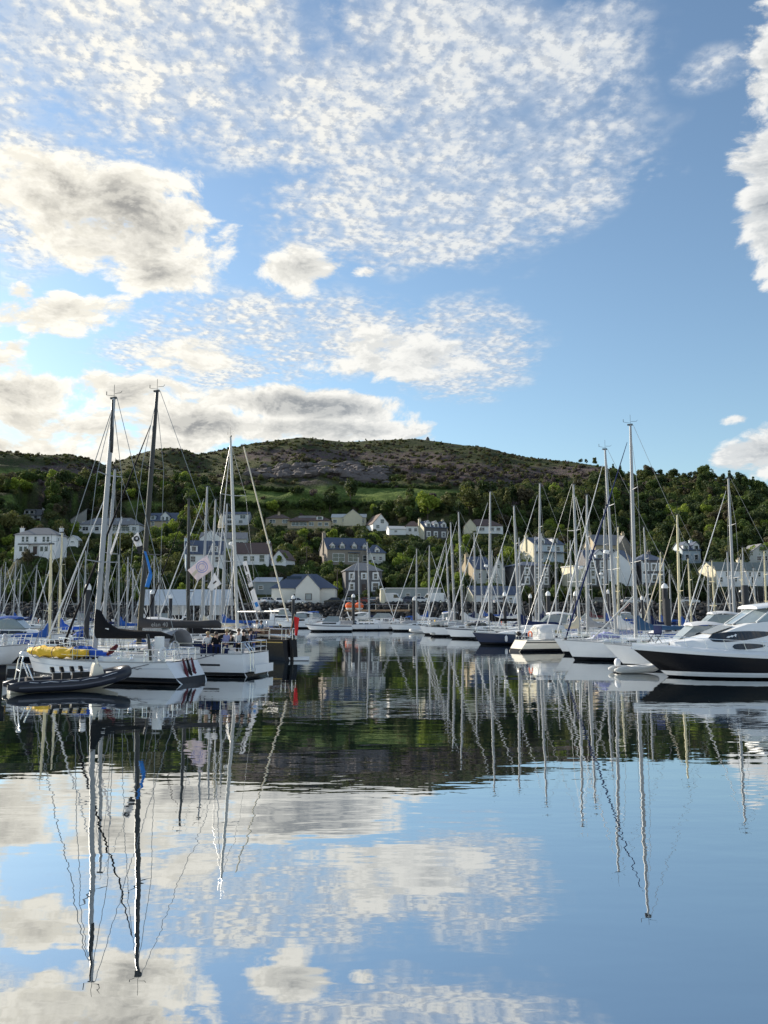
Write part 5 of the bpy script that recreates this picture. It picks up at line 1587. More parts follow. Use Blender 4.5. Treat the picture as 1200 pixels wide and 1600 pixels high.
def person(label, loc, rz, kind, topm, legm, hairm, seed=0):
    if (kind, seed) not in PM:
        PM[(kind, seed)] = (person_mesh('person', *pose(kind, seed)), pose(kind, seed)[0])
    src, J = PM[(kind, seed)]
    me_ = src.copy(); me_.name = 'person'
    me_.materials.clear()
    for m_ in (topm, legm, SKIN, M_RUBBER): me_.materials.append(m_)
    keys = list(J); pts = np.array([J[q] for q in keys])
    for pl in me_.polygons:
        c_ = np.array(pl.center)
        q = keys[int(np.argmin(((pts - c_) ** 2).sum(1)))]
        pl.material_index = 2 if q in ('head', 'crown', 'neck') or q.startswith(('wri', 'han')) else 3 if q.startswith('toe') else 1 if q.startswith(('hip', 'knee', 'ankle')) or q == 'pelvis' else 0
    o = bpy.data.objects.new('person', me_); C.objects.link(o)
    o.location = loc; o.rotation_euler = (0, 0, rz)
    tag(o, label, 'person', 'people in the yacht cockpits')
    hx, hy, hz = J['crown']
    prof = [(.108, -.07), (.118, -.02), (.105, .04), (.07, .085), (.02, .10)]
    h = MB().lathe(prof, 10, (hx - .018, hy, hz - .035)).build('hair', hairm, o, True)
    face = MB()
    for s in (-1, 1): face.box(hx + .085, hx + .098, hy + s * .035 - .012, hy + s * .035 + .012, hz - .10, hz - .085)
    face.build('eyes', M_RUBBER, o)
    MB().add([(hx + .085, hy - .014, hz - .15), (hx + .085, hy + .014, hz - .15), (hx + .118, hy, hz - .145), (hx + .088, hy, hz - .10)], [(0, 1, 2), (1, 3, 2), (3, 0, 2), (0, 3, 1)]).build('nose', SKIN, o)
    MB().box(hx + .078, hx + .09, hy - .022, hy + .022, hz - .185, hz - .178).build('mouth', mat('lips', (.32, .12, .10), .5), o)
    return o
HAIR = [mat('hair_dark', (.03, .02, .015), .6), mat('hair_brown', (.10, .06, .035), .6), mat('hair_fair', (.36, .26, .13), .6)]
# ================================================================== front left: racing yacht with yellow sail bag
def line_between(x0, d0, x1, d1, yb=1060):
    """world points of two photo columns at given distances on the water"""
    return Vector((ray(x0, yb)[0] * d0, d0, 0)), Vector((ray(x1, yb)[0] * d1, d1, 0))

def flag_mesh(t, name, pts, m_, wave=.05, n_=8, sag=0.0):
    """cloth between four corners (a top-hoist, b top-fly, c bottom-fly, d bottom-hoist) with folds"""
    a, b, c, d = [Vector(p) for p in pts]
    nrm = (b - a).cross(d - a).normalized()
    rr = []
    for i in range(n_ + 1):
        u = i / n_
        col = []
        for j in range(n_ + 1):
            v = j / n_
            p_ = a.lerp(b, u).lerp(d.lerp(c, u), v)
            p_ = p_ + nrm * wave * math.sin(u * 7 + v * 3) * (.3 + u) + Vector((0, 0, -sag * math.sin(PI * u)))
            col.append(p_)
        rr.append(col)
    o = MB().loft(rr, False, False).build(name, m_, t, True)
    md = o.modifiers.new('thick', 'SOLIDIFY'); md.thickness = .012
    return o

def cloth_bundle(t, name, pts, rad, m_, seed=0):
    r = random.Random(seed)
    n_ = 18
    P = [Vector(p) for p in pts]
    rr = []
    for i in range(n_ + 1):
        f = i / n_ * (len(P) - 1); i0 = min(int(f), len(P) - 2)
        c_ = P[i0].lerp(P[i0 + 1], f - i0)
        e = rad * (1 + .16 * math.sin(i * 2.3 + seed)) * (math.sin(PI * max(.06, min(.94, i / n_))) ** .35) * r.uniform(.85, 1.12)
        rr.append([c_ + Vector((0, math.cos(2 * PI * j / 14) * e * (1.25 + .2 * math.sin(j * 3 + i * .9)), math.sin(2 * PI * j / 14) * e * (.9 + .2 * math.sin(j * 4 + i * 1.7)))) for j in range(14)])
    return MB().loft(rr).build(name, m_, t, True)

# --- yacht with the black sail cover
s1, b1 = line_between(284, 41.2, 44, 44.6, 1050)
ax = (b1 - s1); L1 = ax.length; th1 = math.atan2(ax.y, ax.x)
mid = (s1 + b1) / 2
PLACED.append((mid.x, mid.y, L1 / 2, th1))
A = thing('sailing_yacht', 'white racing yacht with black sail cover, yellow sail on foredeck, nearest left', 'sailboat', mid, th1)
def local(o, w):     # world point to the boat's own frame
    return Matrix.Rotation(-o.rotation_euler[2], 3, 'Z') @ (Vector(w) - Vector(o.location))
B1 = 3.35
rA = hull_sections(L1, B1, 1.12, 1.02, stern=.80, rake=.55, trake=.75, draft=.4, full=.40, nst=21)
hull_parts(A, rA, W_HULL, (W_GREY, .26, .29), W_BLACK, (-.06, .30))
cabin(A, rA, -.08 * L1, .22 * L1, .58, .38, .26, nw=3)
mA = local(A, (ray(141, 985)[0] * 42.8, 42.8, 0))
tA = at(172, 620, 42.8)
HA = tA.z
lwA = tA.x - ray(141, 985)[0] * 42.8
mast_and_rig(A, rA, L1, B1, mA.x, HA, (lwA * math.cos(th1), -lwA * math.sin(th1)), M_ALU, 'black', None, 2, boom_len=4.7, boom_z=2.15, mr=.115, furl_r=.05, wire=.016, boomm=M_DARKMAST, cover_r=.24, cover_h=1.45)
MB().lathe([(.10, 0), (.11, .5), (.095, 2.2), (.075, 2.9)], 10, (mA.x + lwA * math.cos(th1) * .91, -lwA * math.sin(th1) * .91, HA - 3.0)).build('mast_tip_silhouette', M_DARKMAST, A, True)  # dark sleeve added for the shaded mast top seen against the sky
MB().box(mA.x - 1.08, mA.x - .86, .17, .22, 2.42, 2.62).build('cover_patch', M_WHITE, A)
pulpit(A, rA, L1, .6, .022); pushpit(A, rA, L1, .62, .022); rail(A, rA, -.40 * L1, .36 * L1, .6, 1.5, r=.016)
# cockpit: two wheels, winches, coamings
for s in (-1, 1):
    w = MB()
    for j in range(20):
        a0, a1 = 2 * PI * j / 20, 2 * PI * (j + 1) / 20
        w.tube((0, math.cos(a0) * .42, math.sin(a0) * .42), (0, math.cos(a1) * .42, math.sin(a1) * .42), .022, k=5)
    for j in range(5): w.tube((0, 0, 0), (0, math.cos(2 * PI * j / 5) * .42, math.sin(2 * PI * j / 5) * .42), .012, k=4)
    o = w.build('wheel', M_STEEL, A); o.location = (-.40 * L1, s * .75, 1.55)
    MB().tube((-.40 * L1 + .05, s * .75, .95), (-.40 * L1 + .05, s * .75, 1.5), .09, .06, 8).build('pedestal', M_WHITE, A)
for x, s in ((-.20, -1), (-.20, 1), (-.28, -1), (-.28, 1)):
    MB().lathe([(.13, 0), (.09, .1), (.09, .16), (.13, .2), (.12, .24)], 10, (x * L1, s * 1.15, 1.14)).build('winch', M_STEEL, A, True, 40)
for s in (-1, 1):
    MB().box(-.42 * L1, -.10 * L1, s * 1.05 - .12, s * 1.05 + .12, 1.0, 1.22).build('coaming', W_HULL, A)
# open transom: dark wet gear hanging, lifebuoy
zt_ = sheer(rA, -L1 / 2 + .1)[1]
for y, c_, hh in ((-.55, 'burgundy', .95), (-.15, 'black', .85), (.2, 'burgundy', .8)):
    cloth_bundle(A, 'hanging_jacket', [(-L1 / 2 - .18, y, zt_ + .12), (-L1 / 2 - .42, y + .04, zt_ - hh * .6), (-L1 / 2 - .55, y + .02, zt_ - hh)], .10, CLOTH[c_], 3)
lb = MB()
for j in range(16):
    a0, a1 = 2 * PI * j / 16, 2 * PI * (j + 1) / 16
    lb.tube((-L1 / 2 + .25, 1.25 + math.cos(a0) * .27, zt_ + .42 + math.sin(a0) * .3), (-L1 / 2 + .25, 1.25 + math.cos(a1) * .27, zt_ + .42 + math.sin(a1) * .3), .06, k=6)
lb.build('lifebuoy', M_WHITE, A, True)
MB().path([(-L1 / 2 + 1.0, 1.2, zt_ + .1), (-L1 / 2 + 1.1, 1.25, zt_ + 1.0), (-L1 / 2 + 1.3, 1.1, zt_ + 1.35)], .07, 6).build('black_strut', M_DARKMAST, A)
# liferaft pack leaning over the stern rail
MB().box(-L1 / 2 + .55, -L1 / 2 + .95, .75, 1.0, zt_ + .25, zt_ + 1.25).build('white_pack', M_WHITE, A)
# name lettering on the quarter: a thin dark scribble
nm = MB()
for q in range(9):
    x = -L1 / 2 + 1.25 + q * .12
    g = ring_at(rA[2], .70, -1, .03)
    nm.tube((x, sheer(rA, x)[0] * .998 + .012, .72 + .05 * math.sin(q * 2.1)), (x + .12, sheer(rA, x + .12)[0] * .998 + .012, .72 + .05 * math.sin((q + 1) * 2.1)), .011, k=4)
nm.build('name_lettering', M_RUBBER, A)
MB().path([(-L1 / 2 + .9, sheer(rA, -L1 / 2 + .9)[0] + .02, .95), (-L1 / 2 + 2.4, sheer(rA, -L1 / 2 + 2.4)[0] + .03, .62), (-L1 / 2 + 4.2, sheer(rA, -L1 / 2 + 4.2)[0] + .04, .15)], .016, 5).build('mooring_rope', M_ROPE, A)
# sails bagged on the rail: top-level things lying on the yacht
def on(o, p): return Vector(o.location) + Matrix.Rotation(o.rotation_euler[2], 3, 'Z') @ Vector(p)
zr_ = sheer(rA, .2 * L1)[1]
ys = thing('sail_bag', 'long yellow sail bag lashed along the nearest yacht foredeck rail', 'sail bag', on(A, (.22 * L1, .95, zr_)), th1)
cloth_bundle(ys, 'bag', [(2.1, -.35, .38), (1.0, -.10, .36), (-.6, .12, .34), (-2.2, .22, .36)], .30, CLOTH['yellow'], 1)
for x in (1.2, -.1, -1.3):
    MB().path([(x, .1 + .37 * math.cos(a) * 1.25 - .08, .36 + .34 * math.sin(a)) for a in np.linspace(0, 2 * PI, 13)], .018, 4).build('lashing', M_ROPE, ys)
bs = thing('sail_bag', 'crumpled royal blue sail bag beside the yellow one on the nearest yacht', 'sail bag', on(A, (-.005 * L1, .95, zr_)), th1)
cloth_bundle(bs, 'bag', [(1.0, 0, .55), (.5, -.12, .45), (0, -.15, .35), (-.8, -.2, .25)], .26, CLOTH['royal'], 5)
cloth_bundle(bs, 'loose_fold', [(.1, -.3, .12), (-.5, -.32, .16), (-1.1, -.28, .12)], .16, CLOTH['royal'], 8)
jk = thing('jacket', 'dark red jacket draped over the nearest yacht guard rail', 'jacket', on(A, (-.17 * L1, 1.35, zr_ + .5)), th1)
cloth_bundle(jk, 'cloth', [(.3, -.1, -.15), (.0, -.05, .05), (-.35, .05, .28)], .14, CLOTH['burgundy'], 2)

# --- yacht with lettered dark boom and crew
s2, b2 = line_between(399, 45.3, 92, 49.0, 1050)
ax = (b2 - s2); L2 = ax.length; th2 = math.atan2(ax.y, ax.x); mid = (s2 + b2) / 2
PLACED.append((mid.x, mid.y, L2 / 2, th2))
E = thing('sailing_yacht', 'white yacht with black mast, lettered dark boom cover and crew in the cockpit', 'sailboat', mid, th2)
B2 = 3.9
rE = hull_sections(L2, B2, 1.28, 1.20, stern=.84, rake=.5, trake=.12, draft=.4, full=.40, nst=21)
hull_parts(E, rE, W_HULL, None, W_BLACK, (-.06, .24))
# dark stripe low on the quarter
lo = [ring_at(r, .58, 1, .013) for r in rE[2:8]]; hi = [ring_at(r, .68, 1, .013) for r in rE[2:8]]
MB().loft([hi, lo], False, False).build('hull_window', M_GLASS, E, True)
cabin(E, rE, -.08 * L2, .24 * L2, .60, .45, .30, nw=4)
DE = 47.3
mE = local(E, (ray(213, 985)[0] * DE, DE, 0)); tE = at(243, 610, DE)
lwE = tE.x - ray(213, 985)[0] * DE
_, boE, zE = mast_and_rig(E, rE, L2, B2, mE.x, tE.z, (lwE * math.cos(th2), -lwE * math.sin(th2)), M_DARKMAST, None, 'black', 2, boom_len=5.2, boom_z=2.62, mr=.125, furl_r=.075, wire=.016, boomm=M_DARKMAST, forestay_top=.90)
rr = []
for f, hh, ww in ((0, .62, .16), (.1, .52, .19), (.4, .46, .20), (.75, .42, .18), (.95, .46, .18), (1.0, .30, .12)):
    x = mE.x - .15 - 5.15 * f
    rr.append([(x, ww * math.cos(2 * PI * j / 12), 2.5 + .03 * f + hh * (.5 + .5 * math.sin(2 * PI * j / 12))) for j in range(12)])
sc_ = MB().loft(rr).build('sail_cover', mat('cloth_charcoal', (.035, .033, .036), .7, var=.3, bump=.3), E, True, 60)
cu = bpy.data.curves.new('lettering', 'FONT'); cu.body = 'elan 40'; cu.size = .34; cu.extrude = .004; cu.space_character = 1.1
to = bpy.data.objects.new('tmp', cu); C.objects.link(to)
bpy.context.view_layer.update()
lm = bpy.data.meshes.new_from_object(to.evaluated_get(bpy.context.evaluated_depsgraph_get()))
bpy.data.objects.remove(to)
lm.materials.append(M_ALU)
lo_ = bpy.data.objects.new('boom_lettering', lm); C.objects.link(lo_); lo_.parent = sc_
# port side faces the camera when the bow points left: text runs from bow to stern
lo_.matrix_local = Matrix.Translation((mE.x - 1.0, .215, 2.60)) @ Matrix.Rotation(PI, 4, 'Z') @ Matrix.Rotation(PI / 2, 4, 'X')
pulpit(E, rE, L2, .62, .022); pushpit(E, rE, L2, .64, .022); rail(E, rE, -.34 * L2, .36 * L2, .6, 1.6, r=.016)
hood(E, rE, -.135 * L2, 1.35, 1.25, 2.1, 'grey')
zc_ = sheer(rE, -.3 * L2)[1]
for s in (-1, 1):
    MB().box(-.44 * L2, -.12 * L2, s * 1.25 - .25, s * 1.25 + .25, zc_ - .1, zc_ + .22).build('coaming', W_HULL, E)
MB().box(-.43 * L2, -.13 * L2, -1.55, -1.53, zc_ + .05, zc_ + .55).build('dodger', CLOTH['navy'], E)
MB().box(-.43 * L2, -.30 * L2, 1.53, 1.55, zc_ + .05, zc_ + .55).build('dodger', CLOTH['navy'], E)
MB().box(-.36 * L2, -.26 * L2, -.25, .25, zc_, zc_ + .55).build('cockpit_table', M_TEAK, E)
sw = MB().box(-L2 / 2 - .55, -L2 / 2 - .02, -1.1, 1.1, .28, .42).box(-L2 / 2 - .56, -L2 / 2 - .48, -1.1, 1.1, .18, .62)
sw.build('bathing_platform', M_WHITE, E)
MB().path([(-L2 / 2 + .1, 1.2, zc_ + .6), (-L2 / 2 - .25, 1.2, zc_ + .2), (-L2 / 2 - .3, 1.2, .3)], .03, 5).path([(-L2 / 2 + .1, .85, zc_ + .6), (-L2 / 2 - .25, .85, zc_ + .2), (-L2 / 2 - .3, .85, .3)], .03, 5).build('boarding_ladder', M_STEEL, E)
MB().path([(-.40 * L2, 1.96, 1.25), (-.32 * L2, 1.99, .98), (-.22 * L2, 2.0, .80), (-.14 * L2, 2.0, .72)], .022, 5).build('mooring_rope', M_ROPE, E)
fenders(E, rE, [-.02 * L2], 1)

# crew: seated on the coamings, some standing
crew = [(345, 1.25, 'sit', 'white', 'navy', 2, 'seated person in pale top with fair hair beside the grey sprayhood', -100),
        (356, 1.2, 'sit', 'black', 'black', 0, 'person in black sitting right of the pale-topped one', -80),
        (364, .6, 'stand', 'lilac', 'navy', 2, 'standing person in lilac top behind the cockpit coaming', -120),
        (370, -.3, 'stand', 'white', 'black', 1, 'standing person in white jacket at the middle of the cockpit', 60),
        (379, 1.2, 'sit', 'black', 'cream', 0, 'person in black leaning back with pale trousers', 200),
        (384, -.6, 'stand', 'navy', 'black', 0, 'standing person in navy on the far side of the cockpit', 20),
        (392, .9, 'stand', 'black', 'grey', 0, 'standing person in black with raised head near the stern', 170)]
for i, (px, yl, kd, tp_, lg, hr, lab, rz) in enumerate(crew):
    f = (399 - px) / (399 - 92)
    pw_ = on(E, (-L2 / 2 + f * L2, yl, zc_ + (.30 if kd == 'sit' else -.42)))
    person(lab, pw_, R(rz), kd, CLOTH[tp_], CLOTH[lg], HAIR[hr], i % 3)

# --- third yacht tucked between, bare grey mast with long pennant
yacht('white yacht between the two racing yachts, bare grey mast with white pennant', 180, 733, 160, 52.5, 176, L=9.5, fixed=True, cover=None, furl='white', hoodc='blue', nspr=1, boom_z=2.3)

# --- classic black-hulled boat with wooden rail and red ensign
s4, m4 = Vector((ray(452, 1035)[0] * 57, 57, 0)), Vector((ray(373, 1000)[0] * 63.5, 63.5, 0))
ax = (m4 - s4).normalized(); th4 = math.atan2(ax.y, ax.x); L4 = 13.2
mid = s4 + ax * L4 / 2
PLACED.append((mid.x, mid.y, L4 / 2, th4))
K = thing('sailing_yacht', 'black-hulled classic boat with gold line, white boom and red ensign at the stern', 'sailboat', mid, th4)
rK = hull_sections(L4, 3.7, 1.70, 1.42, stern=.30, rake=1.1, trake=.3, draft=.5, full=.45, nst=19)
GOLD = mat('gold_line', (.55, .36, .08), .4)
hull_parts(K, rK, W_BLACK, (GOLD, .14, .20), None, deckm=mat('weathered_deck', (.13, .10, .075), .8), top=mat('dark_varnish', (.07, .035, .018), .35))
cabin(K, rK, -.12 * L4, .22 * L4, .6, .55, .45, col=W_HULL)
mK = local(K, m4); tK = at(360, 682, 63.5); lw = tK.x - m4.x
mast_and_rig(K, rK, L4, 3.7, mK.x, tK.z, (lw * math.cos(th4), -lw * math.sin(th4)), M_WHITEMAST, None, 'white', 2, boom_len=6.5, boom_z=3.3, mr=.13, furl_r=.06, wire=.016, boomm=M_WHITEMAST, cover_r=.15, radar=True, backstay=False)
MB().tube((mK.x - .2, 0, tK.z * .95), (-L4 / 2 + .2, 0, 2.7), .05, .062, 7).build('thick_backstay', CLOTH['cream'], K)
pulpit(K, rK, L4, .7, .022); pushpit(K, rK, L4, .75, .024); rail(K, rK, -.4 * L4, .38 * L4, .65, 1.8, r=.018)
MB().box(-.36 * L4, -.14 * L4, -1.0, 1.0, 1.75, 2.15).build('deckhouse', mat('dark_varnish', (.07, .035, .018), .35), K)
MB().tube((-L4 / 2 + .1, 0, 1.7), (-L4 / 2 - .7, 0, 3.2), .03, k=6).build('flagstaff', M_TEAK, K)
MB().path([(-L4 / 2 - .1, .0, 1.5), (-L4 / 2 - .3, 0, .9), (-L4 / 2 - .35, 0, 0), (-L4 / 2 - .2, 0, -.4)], [.1, .14, .14, .1], 6).build('rudder', W_BLACK, K)
fenders(K, rK, [-.30 * L4, -.2 * L4], 1, CLOTH['royal'], .16, .8)
zk = sheer(rK, -.35 * L4)[1]
for i, (u, yl, kd, tp_, lab) in enumerate(((-.30, .8, 'sit', 'steelblue', 'person in blue jacket sitting on the black classic boat'), (-.22, .6, 'sit', 'white', 'person in white sitting forward on the black classic boat'))):
    person(lab, on(K, (u * L4, yl, zk + .42)), th4 + R(90), kd, CLOTH[tp_], CLOTH['navy'], HAIR[i], i)
fp = on(K, (-L4 / 2 - .62, 0, 3.05))
fl_ = thing('ensign_flag', 'red ensign hanging limp from the black classic boat stern', 'flag', fp, 0)
RED = mat('ensign_red', (.72, .03, .03), .8, var=.15, transl=.2)
flag_mesh(fl_, 'cloth', [(0, 0, 0), (.36, .05, -.12), (.20, .08, -1.35), (.06, 0, -1.3)], RED, .11, 9)
pl = thing('boarding_float', 'low white float moored at the black classic boat stern', 'float', Vector((ray(466, 1035)[0] * 57.2, 57.2, 0)), R(2))
MB().box(-.75, .75, -.5, .5, .04, .24).build('deck', M_WHITE, pl); MB().box(-.7, .7, -.45, .45, -.12, .036).build('float_block', M_RUBBER, pl)

# ------------------------------------------------------------------ rigid inflatable
s5, b5 = line_between(8, 36.2, 205, 39.0, 1075)
ax = (b5 - s5); L5 = ax.length; th5 = math.atan2(ax.y, ax.x); mid = (s5 + b5) / 2
Rb = thing('inflatable_boat', 'dark tubed rigid inflatable with four jockey seats and silver frame, foreground left', 'motorboat', mid, th5)
NAVYT = mat('tube_navy', (.012, .013, .022), .45, var=.25, scale=2)
def tube_path(L, w, r, z0, z1, n_=26, bowx=None):
    pts, rs = [], []
    for i in range(n_ + 1):
        f = i / n_
        if f < .36: u = f / .36; x, y = -L / 2 + L * .72 * u, -w
        elif f > .64: u = (1 - f) / .36; x, y = -L / 2 + L * .72 * u, w
        else:
            a = (f - .36) / .28 * PI
            x, y = L * .22 + math.sin(a) ** .8 * (L * .28 - r), -math.cos(a) * w
        e = max(0, (x + L * .05) / (L * .5))
        pts.append((x, y, z0 + (z1 - z0) * e ** 1.8)); rs.append(r)
    rs[0] = r * .35; rs[1] = r * .85; rs[-1] = r * .35; rs[-2] = r * .85
    return pts, rs
pts, rs = tube_path(L5, .88, .27, .29, .74)
MB().path(pts, rs, 14).build('tube', NAVYT, Rb, True)
hh_ = []
for i in range(13):
    f = i / 12
    x = -L5 / 2 + .15 + (L5 - .75) * f
    e = max(0, (x + L5 * .05) / (L5 * .5)) ** 1.8
    w = .72 * (1 - max(0, (f - .55) / .45) ** 2.2) + .02
    zt_, zk_ = .28 + e * .60, -.28 + e * .70
    hh_.append([(x, -w, zt_), (x, -w * .9, zt_ - .25), (x, 0, zk_), (x, w * .9, zt_ - .25), (x, w, zt_)])
hb_ = MB().loft(hh_, False, False); hb_.add(hh_[0], [(0, 1, 2, 3, 4)])
hb_.build('hull', W_CREAM, Rb, True, 40)
MB().loft([[(x, -.7 * (1 - max(0, (f - .6) / .4) ** 2), .34 + max(0, (x + .3) / 3) ** 1.8 * .3), (x, .7 * (1 - max(0, (f - .6) / .4) ** 2), .34 + max(0, (x + .3) / 3) ** 1.8 * .3)] for f, x in ((q / 8, -L5 / 2 + .2 + (L5 - 1.3) * q / 8) for q in range(9))], False, False).build('deck', M_DECK, Rb)
GR = mat('tube_strake', (.12, .12, .14), .6)
MB().path([(x, y * 1.0 + (-.27 if y < 0 else .27) * (abs(y) / .88), z - .02) for x, y, z in pts[1:-1]], .035, 6).build('rubbing_strake', GR, Rb)
# frame, console, seats, engine
fr_ = MB()
for s in (-1, 1):
    fr_.path([(-L5 / 2 + .45, s * .62, .5), (-L5 / 2 + .55, s * .58, 1.35), (-L5 / 2 + .62, s * .45, 1.55)], .03, 6)
    fr_.path([(-L5 / 2 + 1.05, s * .62, .5), (-L5 / 2 + .75, s * .58, 1.25)], .03, 6)
fr_.tube((-L5 / 2 + .62, -.45, 1.55), (-L5 / 2 + .62, .45, 1.55), .03, k=6).tube((-L5 / 2 + .50, -.6, .95), (-L5 / 2 + .50, .6, .95), .025, k=6)
fr_.build('a_frame', M_STEEL, Rb)
gl_ = [(x, y + (-.2 if y < 0 else .2) * (abs(y) / .88), z + .20 - .05 * (i_ % 2)) for i_, (x, y, z) in enumerate(pts[2:-2])]
MB().path(gl_, .014, 5).build('grab_line', M_FENDER, Rb)
MB().lathe([(.10, 0), (.12, .12), (.05, .2)], 8, (-L5 / 2 + .62, 0, 1.57)).build('stern_light', M_WHITE, Rb)
en = MB().loft([[(-L5 / 2 - .25 + x, y * w, z) for x, y in ((-.28, -1), (.22, -1), (.30, 0), (.22, 1), (-.28, 1), (-.36, 0))] for z, w in ((.55, .20), (.75, .25), (1.05, .24), (1.22, .14))])
eo = en.build('outboard_cowl', W_BLACK, Rb, True, 40)
MB().box(-L5 / 2 - .32, -L5 / 2 - .12, -.09, .09, -.4, .56).build('outboard_leg', W_BLACK, Rb)
for i, x in enumerate((-.62, -.22, .22, .60)):
    st = MB().loft([[(x - .17, -w, z), (x + .17, -w, z), (x + .17, w, z), (x - .17, w, z)] for z, w in ((.34, .16), (.72, .16), (.78, .12))])
    so = st.build('jockey_seat', M_RUBBER, Rb)
    MB().loft([[(x - .19, -.17, .782), (x + .15, -.17, .782), (x + .15, .17, .782), (x - .19, .17, .782)], [(x - .19, -.15, .88), (x + .13, -.14, .86), (x + .13, .14, .86), (x - .19, .15, .88)]]).build('cushion', M_FENDER, so)
    MB().loft([[(x - .24 + a_, -w_, z_), (x - .10 + a_, -w_, z_), (x - .10 + a_, w_, z_), (x - .24 + a_, w_, z_)] for z_, w_, a_ in ((.80, .19, 0), (.95, .20, -.03), (1.04, .14, -.05))]).build('back_pad', W_BLACK, so)
MB().loft([[(.85, -.32, .4), (1.45, -.30, .45), (1.45, .30, .45), (.85, .32, .4)], [(.92, -.30, 1.0), (1.32, -.26, .95), (1.32, .26, .95), (.92, .30, 1.0)], [(.98, -.26, 1.16), (1.2, -.22, 1.1), (1.2, .22, 1.1), (.98, .26, 1.16)]]).build('console', W_CREAM, Rb, True, 35)
MB().add([(1.20, -.28, 1.0), (1.20, .28, 1.0), (1.08, .25, 1.38), (1.08, -.25, 1.38), (1.18, -.28, 1.0), (1.18, .28, 1.0), (1.06, .25, 1.38), (1.06, -.25, 1.38)], [(0, 1, 2, 3), (7, 6, 5, 4), (0, 3, 7, 4), (1, 5, 6, 2), (3, 2, 6, 7)]).build('windscreen', M_LGLASS, Rb)
MB().box(-1.9, -1.25, -.35, .35, .36, .62).build('stern_locker', M_RUBBER, Rb)
MB().box(1.6, 2.1, -.3, .3, .45, .72).build('bow_locker', M_WHITE, Rb)

# ------------------------------------------------------------------ left-edge motor cruiser
def cruiser(label, bow, th, L, B, fb, hullm=W_HULL, cabm=W_HULL, boot=W_BLACK, stripe=None, top='white', arch=True, cab=(.02, .34, .95), wheelhouse=False, group=None, canopy=None):
    c_ = Vector(bow) - Vector((math.cos(th), math.sin(th), 0)) * L / 2
    PLACED.append((c_.x, c_.y, L / 2, th))
    t = thing('motor_cruiser', label, 'motorboat', c_, th, group)
    rg = hull_sections(L, B, fb, fb * .80, stern=.86, rake=.14 * L, trake=.05, draft=.35, full=.5, flare=1.2, nst=17)
    hull_parts(t, rg, hullm, stripe, boot)
    x0, x1, h = cab
    cl = cabin_loft(rg, x0 * L - .25 * L, x1 * L, .74, h, h * .75, .35, 9, .4, .45)
    o = MB().loft(cl, False, False); o.add(cl[0], [tuple(range(7))])
    co = o.build('cabin', cabm, t, True, 35)
    for side in (0, 1):
        ia, ib = 1, 5
        P = lambda i, u: (Vector(cl[i][0 if side == 0 else 6]).lerp(Vector(cl[i][1 if side == 0 else 5]), u)) + Vector((0, -.015 if side == 0 else .015, 0))
        lo = [P(i, .45) for i in range(ia, ib + 1)]; hi = [P(i, .88) for i in range(ia, ib + 1)]
        MB().loft([lo, hi] if side == 0 else [hi, lo], False, False).build('side_window', M_GLASS, co)
    # windscreen and hardtop over the helm
    xs = x0 * L
    zb = sheer(rg, xs)[1] + h * .95
    hb = sheer(rg, xs)[0] * .62
    sc = MB().add([(xs + .9, -hb * .8, zb - .05), (xs + .9, hb * .8, zb - .05), (xs, hb * .9, zb + .75), (xs, -hb * .9, zb + .75), (xs + .87, -hb * .8, zb - .05), (xs + .87, hb * .8, zb - .05), (xs - .03, hb * .9, zb + .75), (xs - .03, -hb * .9, zb + .75)],
                  [(0, 1, 2, 3), (7, 6, 5, 4), (0, 4, 5, 1), (1, 5, 6, 2), (2, 6, 7, 3), (3, 7, 4, 0)])
    sc.build('windscreen', M_LGLASS, t)
    for s in (-1, 1):
        MB().add([(xs + .85, s * hb * .82, zb - .05), (xs - .02, s * hb * .92, zb + .74), (xs - 1.5, s * hb, zb + .70), (xs - 1.6, s * hb, zb - .1)], [(0, 1, 2, 3)]).build('side_screen', M_LGLASS, t)
    if top:
        rr = []
        for f in np.linspace(0, 1, 6):
            x = xs + .15 - 2.6 * f
            w = hb * (1.0 + .08 * math.sin(PI * f)); zz = zb + .74 + .18 * math.sin(PI * min(f + .15, 1))
            rr.append([(x, -w, zz - .10), (x, -w * .6, zz + .06), (x, 0, zz + .10), (x, w * .6, zz + .06), (x, w, zz - .10), (x, 0, zz - .06)])
        MB().loft(rr).build('hardtop', CLOTH[top] if top in CLOTH else M_WHITE, t, True, 50)
        for s in (-1, 1): MB().tube((xs - 2.3, s * hb, zb - .3), (xs - 2.35, s * hb, zb + .70), .035, k=6).build('top_support', M_WHITE, t)
    if arch:
        a_ = MB()
        for s in (-1, 1): a_.path([(xs - 2.6, s * hb * 1.1, zb - .5), (xs - 3.0, s * hb, zb + .5), (xs - 3.2, s * hb * .7, zb + 1.0)], .07, 6)
        a_.tube((xs - 3.2, -hb * .7, zb + 1.0), (xs - 3.2, hb * .7, zb + 1.0), .07, k=6)
        a_.build('radar_arch', M_WHITE, t)
    pulpit(t, rg, L, .6, .018); rail(t, rg, -.02 * L, .40 * L, .55, 1.2, r=.014)
    fenders(t, rg, [-.3 * L, .1 * L], -1)
    return t, rg
cruiser('grey-white motor cruiser cut by the left edge, bow behind the yellow sail yacht', (ray(46, 1030)[0] * 47.4, 47.4, 0), R(4), 10.5, 3.4, 1.55, top=None, arch=False, cab=(.05, .36, .85))

